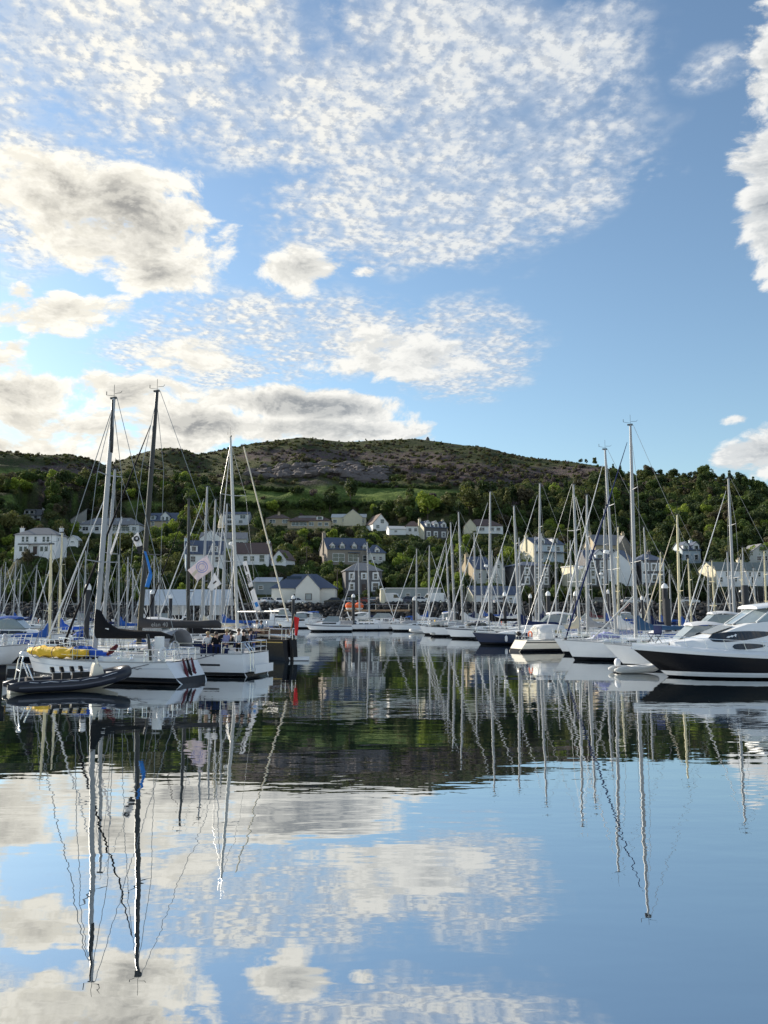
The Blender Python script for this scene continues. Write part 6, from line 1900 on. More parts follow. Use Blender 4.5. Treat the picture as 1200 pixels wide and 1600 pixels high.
# ------------------------------------------------------------------ right foreground: dark-hulled motor yacht
Dm = 44.4
bw = Vector((ray(988, 1030)[0] * Dm, Dm, 0))
Lm, Bm = 13.4, 4.1
thm = R(178.5)
cm_ = bw - Vector((math.cos(thm), math.sin(thm), 0)) * Lm / 2
PLACED.append((cm_.x, cm_.y, Lm / 2, thm))
MY = thing('motor_yacht', 'large motor yacht with black hull and white superstructure, right foreground', 'motorboat', cm_, thm)
rM = hull_sections(Lm, Bm, 1.50, 1.04, stern=.88, rake=1.9, trake=.05, draft=.4, full=.50, flare=1.3, nst=25)
hull_parts(MY, rM, W_BLACK, None, W_HULL, (.10, .34), top=W_HULL)
# white gunwale band that flares above the dark topsides
band = []
for r in rM:
    a = r[0]
    band.append([(a[0] + .0, a[1] * 1.005 - .01, a[2] - .06), (a[0] + .02, a[1] * 1.02 - .02, a[2] + .10), (a[0], a[1] * .96, a[2] + .26), (a[0], a[1] * .80, a[2] + .30), (a[0], -a[1] * .80, a[2] + .30), (a[0], -a[1] * .96, a[2] + .26), (a[0] + .02, -a[1] * 1.02 + .02, a[2] + .10), (a[0], -a[1] * 1.005 + .01, a[2] - .06)])
MB().loft(band, False, False).add(band[0], [tuple(range(8))]).build('gunwale', W_HULL, MY, True, 45)
# superstructure: stations (x from bow side to aft), half width bottom, top, height
st = [(4.7, .15, .05, 1.80), (4.0, .85, .6, 1.92), (3.2, 1.30, 1.0, 2.10), (2.4, 1.55, 1.2, 2.32), (1.7, 1.66, 1.28, 2.62), (1.0, 1.72, 1.32, 2.86), (.2, 1.76, 1.38, 2.98), (-1.0, 1.78, 1.42, 3.02), (-2.4, 1.78, 1.44, 3.0), (-4.2, 1.74, 1.44, 2.9), (-5.6, 1.66, 1.42, 2.6)]
ss = []
for x, wb, wt, zt_ in st:
    zb = sheer(rM, x)[1] + .24
    zt_ = max(zt_, zb + .03)
    ss.append([(x, -wb, zb), (x, -(wb * .35 + wt * .65), zb + (zt_ - zb) * .7), (x, -wt, zt_ - .04), (x, -wt * .5, zt_ + .03), (x, wt * .5, zt_ + .03), (x, wt, zt_ - .04), (x, wb * .35 + wt * .65, zb + (zt_ - zb) * .7), (x, wb, zb)])
sup = MB().loft(ss, False, False); sup.add(ss[-1], [tuple(range(7, -1, -1))])
so = sup.build('superstructure', W_HULL, MY, True, 40)
# grey front screen of the saloon
MB().add([(2.75, -.80, 2.30), (2.75, .80, 2.30), (1.62, 1.0, 2.72), (1.62, -1.0, 2.72)], [(0, 1, 2, 3)]).build('saloon_screen', mat('screen_grey', (.24, .23, .21), .25, var=.2), so)
def oval(side, xa, xb_, zc0, zc1, h, pw=.5, n_=18, bulge=.05):
    """lens-shaped window following the side"""
    def surf(x, z):
        for (a, b) in zip(ss[:-1], ss[1:]):
            if a[0][0] >= x >= b[0][0]:
                f = (a[0][0] - x) / (a[0][0] - b[0][0])
                P = [Vector(p).lerp(Vector(q), f) for p, q in zip(a, b)]
                for p, q in zip(P[:3], P[1:3]):
                    if p.z <= z <= q.z: return p.y + (q.y - p.y) * (z - p.z) / (q.z - p.z)
                return P[0].y if z < P[0].z else P[2].y
        return -1.75
    up, dn = [], []
    for i in range(n_ + 1):
        f = i / n_
        x = xa + (xb_ - xa) * f
        c_ = zc0 + (zc1 - zc0) * f
        e = math.sin(PI * f ** .62) ** pw * h / 2
        for lst, z in ((up, c_ + e), (dn, c_ - e)):
            y = surf(x, z) - .015
            lst.append((x, y if side < 0 else -y, z))
    return MB().loft([up, dn] if side > 0 else [dn, up], False, False)
for side in (-1, 1):
    oval(side, 3.0, -.15, 2.08, 2.36, .50).build('saloon_window', M_GLASS, so)
# hull portlights in the white side above the dark topsides
def side_lens(side, xa, xb_, z0, z1, h):
    up, dn = [], []
    for i in range(15):
        f = i / 14
        x = xa + (xb_ - xa) * f
        e = math.sin(PI * f ** .7) ** .6 * h / 2
        c_ = z0 + (z1 - z0) * f
        hb, zs = sheer(rM, x)
        for lst, z in ((up, c_ + e), (dn, c_ - e)):
            zb = zs + .24
            g = max(0, z - zb)
            y = 1.75 - .03 - g * .12
            lst.append((x, side * (y + .035), z))
    return MB().loft([up, dn] if side > 0 else [dn, up], False, False)
for side in (-1, 1):
    oval(side, 1.95, .30, 1.66, 1.72, .30).build('cabin_window', M_GLASS, so)
    oval(side, .20, -2.4, 1.68, 1.72, .30).build('cabin_window', M_GLASS, so)
# upper windscreen, side glass, hardtop
ws = [[(1.35, -1.05, 2.84), (1.35, 1.05, 2.84)], [(.2, -1.15, 3.62), (.2, 1.15, 3.62)]]
MB().add([(1.45, -.5, 2.80), (1.45, .5, 2.80), (.15, .55, 3.66), (.15, -.55, 3.66)], [(0, 1, 2, 3)]).build('windscreen', M_LGLASS, so)
for s in (-1, 1):
    MB().add([(1.45, s * .53, 2.80), (.15, s * .58, 3.66), (-.35, s * 1.24, 3.62), (.55, s * 1.30, 2.92)], [(0, 1, 2, 3)]).build('windscreen_quarter', M_LGLASS, so)
    MB().add([(.50, s * 1.34, 2.95), (-.40, s * 1.26, 3.62), (-2.4, s * 1.28, 3.62), (-2.4, s * 1.40, 3.0)], [(0, 1, 2, 3)]).build('side_glass', mat('clear_tint', (.30, .36, .38), .06, var=.1, spec=.8), so)
    for pa, pb, pr in (((1.5, s * .52, 2.80), (.12, s * .57, 3.68), .035), ((.56, s * 1.33, 2.92), (-.38, s * 1.26, 3.66), .045), ((-2.2, s * 1.42, 3.0), (-1.6, s * 1.28, 3.66), .06)):
        MB().tube(pa, pb, pr, k=6).build('screen_frame', M_WHITE, so)
    MB().tube((-.6, s * 1.36, 2.98), (-1.1, s * 1.30, 3.64), .05, k=6).build('door_pillar', W_BLACK, so)
ht = []
for f, x in ((0, .45), (.06, .1), (.3, -1.0), (.6, -2.4), (.9, -3.8), (1, -4.4)):
    w = 1.22 + .16 * math.sin(PI * min(1, f + .1))
    z = 3.62 + .20 * math.sin(PI * min(.5, f * 1.3 + .02)) - (.05 if f > .8 else 0)
    ht.append([(x, -w, z - .03), (x, -w * .92, z + .08), (x, -w * .5, z + .16), (x, w * .5, z + .16), (x, w * .92, z + .08), (x, w, z - .03), (x, 0, z - .03)])
MB().loft(ht).build('hardtop', W_HULL, MY, True, 45)
for s in (-1, 1):
    MB().prism([(-2.9, 2.9), (-3.7, 2.9), (-4.3, 3.62), (-3.5, 3.66)], s * 1.38 - .05, s * 1.38 + .05).build('hardtop_leg', W_HULL, MY)
# thin bow rail, cleat, covered table on the foredeck, anchor
rl = MB()
for s in (-1, 1):
    tops = []
    for x in np.arange(-.6, 6.2, .95):
        hb, z = sheer(rM, x)
        y = s * max(hb * .88, .1)
        rl.tube((x, y, z + .28), (x + .18, y, z + .80), .013, k=4)
        tops.append((x + .18, y, z + .80))
    rl.path(tops, .015, 5)
rl.build('guard_rail', M_STEEL, MY)
MB().box(5.95, 6.55, -.07, .07, 1.72, 1.80).tube((6.45, 0, 1.74), (6.75, 0, 1.5), .04, k=6).build('anchor', M_STEEL, MY)
ct = thing('folding_chair', 'dark blue folding chair standing on the motor yacht foredeck', 'chair', on(MY, (5.45, -.05, 1.80)), thm + R(35))
MB().box(-.28, .28, -.25, .25, .44, .50).build('seat', CLOTH['navy'], ct)
MB().box(-.30, -.26, -.26, .26, .50, .92).build('backrest', CLOTH['navy'], ct)
for sx in (-1, 1):
    for sy in (-1, 1): MB().tube((sx * .26, sy * .24, 0), (-sx * .26, sy * .24, .47), .018, k=5).build('leg', M_RUBBER, ct)
fenders(MY, rM, [-3.5, -1.0], 1, W_BLACK)

# --- white cruiser with pale canopy, bow left of the motor yacht
cruiser('white cruiser with pale domed top, bow showing left of the black motor yacht', (ray(944, 1020)[0] * 51.0, 51.0, 0), R(176), 9.6, 3.2, 1.42, top='white', arch=False, cab=(-.05, .32, .70))
# --- little grey tender between them
Tn = thing('inflatable_tender', 'small grey inflatable tender with white outboard beside the motor yacht bow', 'dinghy', Vector((ray(992, 1045)[0] * 46.8, 46.8, 0)), R(4))
pts, rs = tube_path(2.7, .5, .19, .2, .34)
MB().path(pts, rs, 10).build('tube', mat('tube_grey', (.50, .51, .50), .5), Tn, True)
MB().box(-1.1, .9, -.4, .4, .08, .14).build('floor', M_DECK, Tn)
MB().box(-.25, .1, -.48, .48, .36, .40).build('thwart', M_DECK, Tn)
MB().lathe([(.1, 0), (.17, .08), (.19, .25), (.13, .42), (.04, .46)], 10, (-1.0, 0, .36)).build('outboard_cowl', M_FENDER, Tn, True)
MB().box(-1.08, -.94, -.06, .06, -.35, .38).build('outboard_leg', M_RUBBER, Tn)
# ================================================================== the rest of the fleet
# (mast tip x, y; foot column; distance; heading; options) read off the photograph, nearer berths first
NB_ = (W_NAVY, .05, .16)
FLEET = [
    # right-hand berths
    (985, 664, 993, 57.5, 178, dict(L=11.6, fixed=True, cover='steelblue', furl='navy', hoodc=None, xmf=.06, fb=1.35, furl_r=.07, cover_r=.22), 'white yacht with tallest right mast, dark blue furled sail and blue boom cover'),
    (943, 702, 963, 64.5, 183, dict(L=12.0, cover='white', furl='white', hoodc='white', radar=True, fixed=True), 'white yacht behind the blue-furled one, second tallest right mast with spreaders'),
    (896, 757, 905, 71.0, 24, dict(trake=.7, L=10.2, hull=W_CREAM, stripe=(W_BLACK, .12, .2), cover='cream', furl='white', hoodc=None, radar=True, fixed=True, xmf=.10), 'cream-sterned yacht with white cockpit tent, stern towards the open water'),
    (917, 773, 917, 76.5, 180, dict(cover='grey', furl='white', hoodc='grey', L=10), 'white yacht with plain pale mast just right of the cream-sterned yacht'),
    (844, 755, 842, 78.0, 184, dict(cover='navy', furl='white', hoodc='navy', hull=W_HULL, L=11.5), 'white yacht with long navy cover, slim tall mast right of the mooring piles'),
    (1138, 747, 1148, 73.0, 178, dict(cover='navy', furl='white', hoodc='navy', L=11.5), 'white yacht with big navy boom cover behind the motor yacht hardtop'),
    (1058, 804, 1062, 80.0, 176, dict(mastm=M_CREAMMAST, cover='blue', furl='cream', hoodc='blue', L=9.5), 'yacht with cream painted mast right of the tallest right mast'),
    (766, 768, 764, 94.0, 178, dict(cover='black', furl='white', hoodc='navy', stripe=NB_, L=12.0, radar=True, fixed=True), 'large white yacht with navy stripe and black boom cover, tallest mid-right mast'),
    (803, 790, 812, 88.0, 182, dict(hull=W_NAVY, cover='navy', furl='white', hoodc='blue', L=11.0), 'navy-hulled yacht with thick pale mast left of the slim tall mast'),
    (714, 800, 724, 101.0, 184, dict(cover='white', furl='white', hoodc='white', L=11.2), 'white yacht with white boom cover at the left end of the right-hand berths'),
    (704, 816, 711, 106.0, 180, dict(cover='black', furl='white', hoodc='navy'), 'white yacht with black boom cover beside the white-covered one'),
    (697, 848, 703, 112.0, 176, dict(cover='grey', furl='white', hoodc='grey'), 'white yacht with short mast and grey cover, left of the black-covered one'),
    (741, 832, 743, 102.0, 4, dict(cover='navy', furl='white', hoodc='navy', hull=W_BLUE), 'blue-hulled yacht with short mast, between the white-covered and black-covered yachts'),
    (944, 795, 945, 88.0, 180, dict(cover='blue', furl='white', hoodc='blue', radar=True), 'yacht with radar on its mast directly left of the second tallest right mast'),
    (966, 823, 965, 85.0, 0, dict(mastm=M_CREAMMAST, cover='cream', furl='cream', hoodc='cream', hull=W_CREAM), 'cream yacht with yellow mast hidden behind the second tallest right mast'),
    (1006, 823, 1015, 86.0, 178, dict(cover='navy', furl='black', hoodc='black'), 'yacht with leaning pale mast and black forestay right of the tallest right mast'),
    (836, 838, 837, 105.0, 178, dict(cover='grey', furl='white', hoodc='blue'), 'small yacht whose mast stands just left of the slim tall mast'),
    (811, 840, 814, 112.0, 2, dict(cover='white', furl='white', hoodc='navy', radar=True), 'small yacht behind the navy-hulled one, mast close to its right'),
    (846, 833, 846, 118.0, 180, dict(cover='navy', furl='white', hoodc='navy'), 'far yacht with short mast just right of the slim tall mast'),
    (868, 848, 869, 100.0, 178, dict(cover='blue', furl='white', hoodc='blue'), 'small yacht with blue cover midway between slim tall mast and cream stern'),
    (891, 844, 893, 105.0, 0, dict(cover='green', furl='white', hoodc='green'), 'small yacht with green cover behind the cream-sterned yacht'),
    (919, 832, 920, 96.0, 182, dict(cover='burgundy', furl='white', hoodc='burgundy'), 'small yacht with dark red cover behind the plain pale mast'),
    (784, 854, 790, 110.0, 180, dict(cover='navy', furl='white', hoodc='navy'), 'small yacht with leaning mast left of the thick pale mast'),
    (751, 858, 754, 121.0, 178, dict(cover='blue', furl='white', hoodc='blue', hull=W_BLUE), 'far blue-hulled yacht left of the tallest mid-right mast'),
    (769, 860, 768, 126.0, 4, dict(cover='grey', furl='white', hoodc='grey'), 'far yacht with grey cover right behind the tallest mid-right mast'),
    (776, 870, 779, 133.0, 180, dict(cover='navy', furl='white', hoodc='navy'), 'farthest small yacht right of the tallest mid-right mast'),
    (1075, 872, 1081, 100.0, 180, dict(mastm=M_CREAMMAST, cover='navy', furl='white', hoodc='navy'), 'small yacht with yellowish mast behind the green boat'),
    (1046, 890, 1048, 112.0, 0, dict(cover='grey', furl='white', hoodc='grey'), 'far small yacht with low mast left of the cream painted mast'),
    (1033, 862, 1031, 108.0, 178, dict(mastm=M_CREAMMAST, cover='blue', furl='white', hoodc='blue'), 'far small yacht with yellow mast left of the low one'),
    (1106, 885, 1107, 105.0, 180, dict(cover='blue', furl='white', hoodc='blue'), 'small yacht with blue cover before the white cottages left end'),
    (1112, 875, 1118, 100.0, 4, dict(mastm=M_CREAMMAST, cover='cream', furl='cream', hoodc='cream'), 'small yacht with cream mast before the cottage gable'),
    (1136, 862, 1143, 95.0, 178, dict(cover='white', furl='white', hoodc='white'), 'yacht with shorter mast just left of the navy-covered tall mast'),
    (1160, 855, 1164, 98.0, 182, dict(cover='navy', furl='white', hoodc='navy', radar=True), 'yacht with radar mast before the middle of the white cottages'),
    (1158, 874, 1161, 112.0, 0, dict(mastm=M_CREAMMAST, cover='blue', furl='cream', hoodc='blue'), 'far yacht with cream mast before the middle of the white cottages'),
    (1177, 887, 1182, 110.0, 180, dict(cover='grey', furl='white', hoodc='grey'), 'far small yacht with low leaning mast near the right edge'),
    (1194, 860, 1198, 96.0, 178, dict(mastm=M_CREAMMAST, cover='navy', furl='white', hoodc='navy'), 'yacht with cream mast at the very right edge'),
    # middle, at the far landing
    (573, 847, 578, 122.0, 2, dict(cover='white', furl='white', hoodc='navy', L=10.0), 'white yacht with taller mast and pale forestay at the far landing'),
    (560, 870, 562, 128.0, 182, dict(cover='navy', furl='white', hoodc='navy'), 'white yacht with shorter mast at the far landing'),
    (651, 857, 650, 118.0, 180, dict(cover='white', furl='white', hoodc='white'), 'yacht with slim mast before the prefab hut, left one'),
    (671, 852, 670, 121.0, 4, dict(cover='blue', furl='white', hoodc='blue'), 'yacht with slim mast before the prefab hut, right one'),
    # left-hand berths
    (295, 780, 295, 60.0, 178, dict(mastm=M_DARKMAST, cover='black', furl='black', hoodc='black', L=9.5, fixed=True), 'yacht with slim black mast behind the crewed yacht, pink flag flying'),
    (80, 850, 79, 54.5, 3, dict(mastm=M_CREAMMAST, cover='blue', furl=None, hoodc='blue', L=7.2), 'small boat with thick cream mast behind the yellow sail bag'),
    (97, 832, 93, 59.0, 178, dict(mastm=M_CREAMMAST, cover='royal', furl='white', hoodc='royal', L=7.6), 'small boat with cream mast and bright blue cover behind the yellow sail bag'),
    (324, 760, 315, 74.5, 180, dict(mastm=M_ALU, cover='cream', furl='white', hoodc='cream', L=11.0), 'pale yacht with leaning silver mast behind the pink flag'),
    (337, 780, 328, 68.5, 3, dict(cover='white', furl='white', hoodc='grey', L=9.8), 'white yacht with silver mast left of the tall white mast'),
    (355, 787, 345, 79.0, 178, dict(cover='blue', furl='white', hoodc='blue'), 'white yacht with leaning mast just left of the tall white mast'),
    (362, 845, 363, 84.0, 0, dict(cover='navy', furl='white', hoodc='navy'), 'small yacht half hidden behind the tall white mast'),
    (352, 850, 350, 95.0, 180, dict(cover='grey', furl='white', hoodc='grey'), 'far small yacht left of the tall white mast'),
    (186, 866, 186, 90.0, 178, dict(cover='blue', furl='white', hoodc='blue', hull=W_BLUE), 'blue-hulled yacht whose short mast stands right of the second grey mast'),
    (200, 870, 199, 98.0, 2, dict(cover='navy', furl='white', hoodc='navy'), 'far yacht with short mast between second grey mast and black mast'),
    (208, 888, 207, 107.0, 180, dict(cover='grey', furl='white', hoodc='grey'), 'far small yacht with low mast touching the black mast'),
    (223, 878, 223, 116.0, 178, dict(cover='white', furl='white', hoodc='blue'), 'far yacht whose mast stands just right of the black mast'),
    (241, 868, 241, 100.0, 182, dict(cover='navy', furl='white', hoodc='navy'), 'yacht with crosspiece mast before the white boat shelter'),
    (248, 885, 248, 109.0, 0, dict(cover='blue', furl='white', hoodc='blue'), 'far small yacht with low mast before the white boat shelter'),
    (134, 860, 133, 100.0, 180, dict(cover='navy', furl='white', hoodc='navy'), 'yacht with plain mast just left of the tallest grey mast'),
    (123, 880, 123, 112.0, 178, dict(cover='grey', furl='white', hoodc='grey'), 'far small yacht second left of the tallest grey mast'),
    (58, 883, 51, 118.0, 2, dict(cover='navy', furl='white', hoodc='navy'), 'far yacht with slim mast below the white villa, right one'),
    (34, 881, 28, 124.0, 180, dict(cover='white', furl='white', hoodc='white'), 'far yacht with slim mast below the white villa, middle one'),
    (25, 875, 20, 128.0, 178, dict(cover='blue', furl='white', hoodc='blue'), 'far yacht with slim mast below the white villa, left one'),
    (9, 878, 5, 131.0, 0, dict(cover='grey', furl='white', hoodc='grey'), 'far yacht with slim mast second from the left edge'),
    (2, 887, -2, 137.0, 180, dict(cover='navy', furl='white', hoodc='navy'), 'far yacht with mast touching the left edge'),
]
Y_OBJ = {}
cruiser('sleek white motor cruiser with bow to the right before the boulder bank', (ray(503, 966)[0] * 146, 146, 0), R(4), 12.2, 3.8, 1.5, arch=True, cab=(.0, .34, 1.1))
cruiser('white speedboat with bow to the left at the far landing', (ray(476, 980)[0] * 121, 121, 0), R(178), 7.0, 2.5, 1.1, top=None, arch=False, cab=(.0, .34, .6), stripe=NB_)
cruiser('white motor cruiser moored behind the speedboat at the far landing', (ray(612, 975)[0] * 133, 133, 0), R(2), 8.0, 2.8, 1.2, arch=True, cab=(.0, .34, .8))
cruiser('long white motor cruiser with sloping cabin left of the cream-sterned yacht', (ray(768, 990)[0] * 84, 84, 0), R(181), 11.5, 3.5, 1.45, top='white', arch=False, cab=(-.02, .36, 1.0), stripe=(W_NAVY, .3, .42))
cruiser('green-hulled motor boat with white wheelhouse behind the motor yacht', (ray(1052, 975)[0] * 67, 67, 0), R(177), 8.2, 2.9, 1.3, hullm=W_GREEN, cab=(.12, .36, 1.3), arch=False)
cruiser('white cruiser with flat canopy at the middle left among the masts', (ray(145, 985)[0] * 66, 66, 0), R(178), 8.6, 3.0, 1.35, top='white', arch=True, cab=(.0, .34, .8))
cruiser('pale cruiser with blue canopy far left behind the cream masts', (ray(112, 985)[0] * 70, 70, 0), R(2), 9.0, 3.0, 1.4, top='blue', arch=False, cab=(.0, .34, .8))
for px_, d_, hd_, L_, st_, lab in ((560, 139, 178, 6.4, None, 'small white day boat before the boulder bank, left of the orange buoys'), (636, 138, 2, 6.0, NB_, 'small white motor boat with navy line below the prefab hut'), (664, 143, 180, 6.6, None, 'small white cabin boat before the right half of the prefab hut'),
                                (700, 140, 178, 7.2, NB_, 'white cabin boat at the foot of the boulder bank right of the hut'), (524, 147, 4, 6.2, (W_RED, .05, .14), 'small white motor boat with red line before the boulder bank'), (430, 137, 178, 7.5, None, 'white cabin boat before the parked white cars'),
                                (40, 138, 3, 8.0, None, 'far white cabin boat at the foot of the bank, left edge'), (90, 141, 178, 7.4, NB_, 'far white cabin boat with navy line below the white villa'), (215, 138, 180, 7.8, None, 'far white cabin boat beside the white boat shelter'), (745, 141, 4, 7.0, None, 'far white cabin boat before the quayside shed'),
                                (880, 136, 178, 7.6, NB_, 'far white cabin boat with navy line behind the mid-right masts'), (1020, 134, 2, 7.8, None, 'far white cabin boat behind the tallest right mast')):
    cruiser(lab, (ray(px_, 978)[0] * d_, d_, 0), R(hd_), L_, L_ * .33, 1.15, top=random.choice(('white', 'blue', 'navy', None)), arch=False, cab=(.0, .34, .85), stripe=st_, group='small boats along the far shore')
for xt, yt, xb, D, hd, kw, lab in FLEET:
    Y_OBJ[xt] = yacht(lab, xt, yt, xb, D, hd + random.uniform(-2, 2), group='yachts in the marina', **kw)

# white cockpit tent and dinghy davits on the cream-sterned yacht
t, rg, _, (L_, B_, xm_, H_) = Y_OBJ[896]
zq = sheer(rg, -.2 * L_)[1]
rr = []
for f, h, w in ((0, .95, .85), (.15, 1.25, 1.0), (.55, 1.32, 1.05), (.85, 1.2, 1.0), (1.0, .6, .8)):
    x = -.36 * L_ + f * 2.9
    rr.append([(x, -w, zq), (x, -w * .97, zq + h * .7), (x, -w * .7, zq + h), (x, w * .7, zq + h), (x, w * .97, zq + h * .7), (x, w, zq)])
tt = MB().loft(rr).build('cockpit_tent', CLOTH['white'], t, True, 45)
for s in (-1, 1):
    MB().box(-.36 * L_ + 1.3, -.36 * L_ + 2.0, s * 1.05 - .015, s * 1.05 + .015, zq + .45, zq + .9).build('tent_window', mat('tent_pane', (.25, .22, .12), .3), tt)
# spare pole rigged at the tallest right mast
t, rg, _, (L_, B_, xm_, H_) = Y_OBJ[985]
MB().tube((xm_ + .15, .25, 4.4), (xm_ + 3.1, .7, 1.55), .06, .05, 7).build('spinnaker_pole', M_WHITEMAST, t)
cloth_bundle(t, 'folded_sail', [(xm_ + 1.2, .3, 1.65), (xm_ + 2.2, .35, 1.75), (xm_ + 3.0, .3, 1.6)], .22, CLOTH['lilac'], 4)

# ------------------------------------------------------------------ tenders at the end of the right-hand pontoon
for px, lab, sx in ((690, 'grey inflatable tender stood on edge at the pontoon end, left one', 0), (706, 'grey inflatable tender stood on edge at the pontoon end, right one', 1)):
    p = Vector((ray(px, 992)[0] * 101, 101, 0))
    t = thing('inflatable_tender', lab, 'dinghy', p + Vector((0, 0, .55)), R(18 + 8 * sx))
    pts, rs = tube_path(2.9, .62, .24, 0, .12)
    rot = Matrix.Rotation(R(62), 4, 'X') @ Matrix.Rotation(R(-18), 4, 'Y')
    MB().path([rot @ Vector(q) + Vector((0, 0, .55)) for q in pts], rs, 10).build('tube', mat('tube_pale', (.42, .42, .40), .5), t, True)
    MB().add([rot @ Vector(q) + Vector((0, 0, .55)) for q in ((-1.2, -.55, -.05), (.9, -.55, -.05), (.9, .55, -.05), (-1.2, .55, -.05), (-1.2, -.55, -.11), (.9, -.55, -.11), (.9, .55, -.11), (-1.2, .55, -.11))],
             [(0, 1, 2, 3), (7, 6, 5, 4), (0, 4, 5, 1), (1, 5, 6, 2), (2, 6, 7, 3), (3, 7, 4, 0)]).build('floor', M_RUBBER, t)
p = Vector((ray(656, 990)[0] * 113, 113, 0))
t = thing('inflatable_tender', 'low grey tender afloat before the prefab hut', 'dinghy', p, R(176))
pts, rs = tube_path(3.0, .55, .22, .22, .42)
MB().path(pts, rs, 10).build('tube', mat('tube_grey', (.5, .51, .5), .5), t, True)
MB().box(-1.2, .9, -.42, .42, .1, .16).build('floor', M_DECK, t); MB().box(-.2, .12, -.5, .5, .38, .42).build('thwart', M_DECK, t)

# ------------------------------------------------------------------ pontoons and piles
M_PONT = mat('pontoon_deck', (.20, .18, .16), .85, var=.3, stretch=(1, 8, 1))
def pontoon(label, x0, y0, x1, y1, w=2.0):
    a, b = Vector((x0, y0, 0)), Vector((x1, y1, 0))
    d = b - a
    t = thing('pontoon', label, 'pontoon', (a + b) / 2, math.atan2(d.y, d.x), 'floating pontoons')
    L = d.length
    nbd = max(2, int(L / .6))
    if nbd > 26: nbd = 26
    bl = L / nbd
    for i in range(nbd):
        MB().box(-L / 2 + i * bl + .02, -L / 2 + (i + 1) * bl - .02, -w / 2, w / 2, .42, .47).build('plank', M_PONT, t)
    MB().box(-L / 2, L / 2, -w / 2 + .04, w / 2 - .04, .25, .415).build('frame', M_ALU, t)
    nf = max(2, int(L / 4))
    for i in range(nf):
        x = -L / 2 + (i + .5) * L / nf
        MB().box(x - .9, x + .9, -w / 2 + .1, w / 2 - .1, -.3, .245).build('float_block', M_RUBBER, t)
pontoon('pontoon walkway at the far landing before the boulder bank', ray(545, 983)[0] * 126, 126.5, ray(700, 983)[0] * 126, 126.5)
pontoon('pontoon walkway along the foot of the boulder bank', ray(420, 978)[0] * 143.5, 151, ray(760, 978)[0] * 143.5, 151)
pontoon('main pontoon of the right-hand berths running away from the water', 14.5, 96, 30, 112, 2.4)
pontoon('pontoon end with the two stood-up tenders', ray(672, 990)[0] * 103.5, 103.5, ray(735, 990)[0] * 103.5, 103.5, 2.0)
pontoon('pontoon between the two nearest left yachts', ray(60, 1050)[0] * 45.9 - 4, 46.9, ray(60, 1050)[0] * 45.9 - 1, 46.9, 1.0)
pontoon('far left pontoon before the white boat shelter', ray(30, 985)[0] * 122, 122, ray(370, 985)[0] * 122, 122, 2.4)
M_PILE = mat('steel_pile', (.018, .021, .028), .6, var=.4, scale=1.5)
M_WEED = mat('weed', (.02, .022, .014), .9, var=.4)
def pile(label, px, ytop, D, r=.28, cap=True):
    r *= .78
    p = Vector((ray(px, 960)[0] * D, D, 0))
    zt = at(px, ytop, D).z
    t = thing('mooring_pile', label, 'pile', p, 0, 'mooring piles')
    MB().tube((0, 0, .9), (0, 0, zt - .35), r, k=14).build('pile', M_PILE, t, True, 40)
    MB().tube((0, 0, -2), (0, 0, .9), r * 1.01, k=14).build('weedy_foot', M_WEED, t, True, 40)
    if cap: MB().lathe([(r * 1.15, zt - .42), (r * 1.18, zt - .2), (r * .8, zt - .02), (r * .15, zt + .12)], 14).build('cap', M_WHITE, t, True, 50)
    MB().lathe([(r * 1.1, .38), (r * 1.7, .38), (r * 1.7, .52), (r * 1.1, .52)], 12).build('collar', M_RUBBER, t)
for px, yt_, D, r, lab in ((552, 929, 125.0, .30, 'dark pile with white cap standing at the far landing'), (458, 931, 112.0, .27, 'dark pile with white cap left of the white speedboat'), (647, 934, 127.5, .26, 'dark pile with pale cap before the prefab hut'),
                           (136, 913, 63.0, .26, 'dark pile with white cap left of the tallest grey mast'), (237, 923, 104.0, .33, 'thick dark pile with white cap at the boat shelter, left one'), (266, 930, 106.0, .29, 'dark pile at the boat shelter, right one'),
                           (789, 926, 96.0, .25, 'blue-grey pile with white cap among the mid-right masts'), (829, 929, 100.0, .22, 'pile with round white cap left of the slim tall mast'), (857, 925, 92.0, .30, 'pile with wide white cap right of the slim tall mast'),
                           (900, 925, 90.0, .27, 'pile with wide white cap behind the cream-sterned yacht'), (951, 922, 96.0, .2, 'thin pile with white cap left of the second tallest right mast'), (1040, 913, 86.0, .36, 'pile with large white cap right of the tallest right mast'), (1004, 932, 100.0, .2, 'thin pile with pale cap right of the tallest right mast')):
    pile(lab, px, yt_, D, r)
pile('broad dark pile without cap before the white cottages', 1166, 908, 70.0, .36, False)
pile('broad dark pile without cap beside the large white cap', 1043, 930, 82.0, .42, False)

# white boat shelter on the far left pontoon
x0, x1 = ray(224, 950)[0] * 118, ray(358, 950)[0] * 118
sh_ = thing('boat_shelter', 'long white-roofed open shelter on posts, left behind the pink flag', 'shelter', Vector(((x0 + x1) / 2, 118, 0)), 0)
W_ = x1 - x0
ze, zr_ = at(300, 946, 118).z, at(300, 922, 118).z
M_SHEET = mat('shelter_sheet', (.62, .66, .70), .5, var=.12, transl=.1)
MB().add([(-W_ / 2 - .3, -2.2, ze), (W_ / 2 + .3, -2.2, ze), (W_ / 2 + .3, 0, zr_), (-W_ / 2 - .3, 0, zr_), (-W_ / 2 - .3, -2.2, ze + .1), (W_ / 2 + .3, -2.2, ze + .1), (W_ / 2 + .3, 0, zr_ + .1), (-W_ / 2 - .3, 0, zr_ + .1)], [(0, 3, 2, 1), (4, 5, 6, 7), (0, 1, 5, 4), (1, 2, 6, 5), (2, 3, 7, 6), (3, 0, 4, 7)]).build('roof', M_SHEET, sh_)
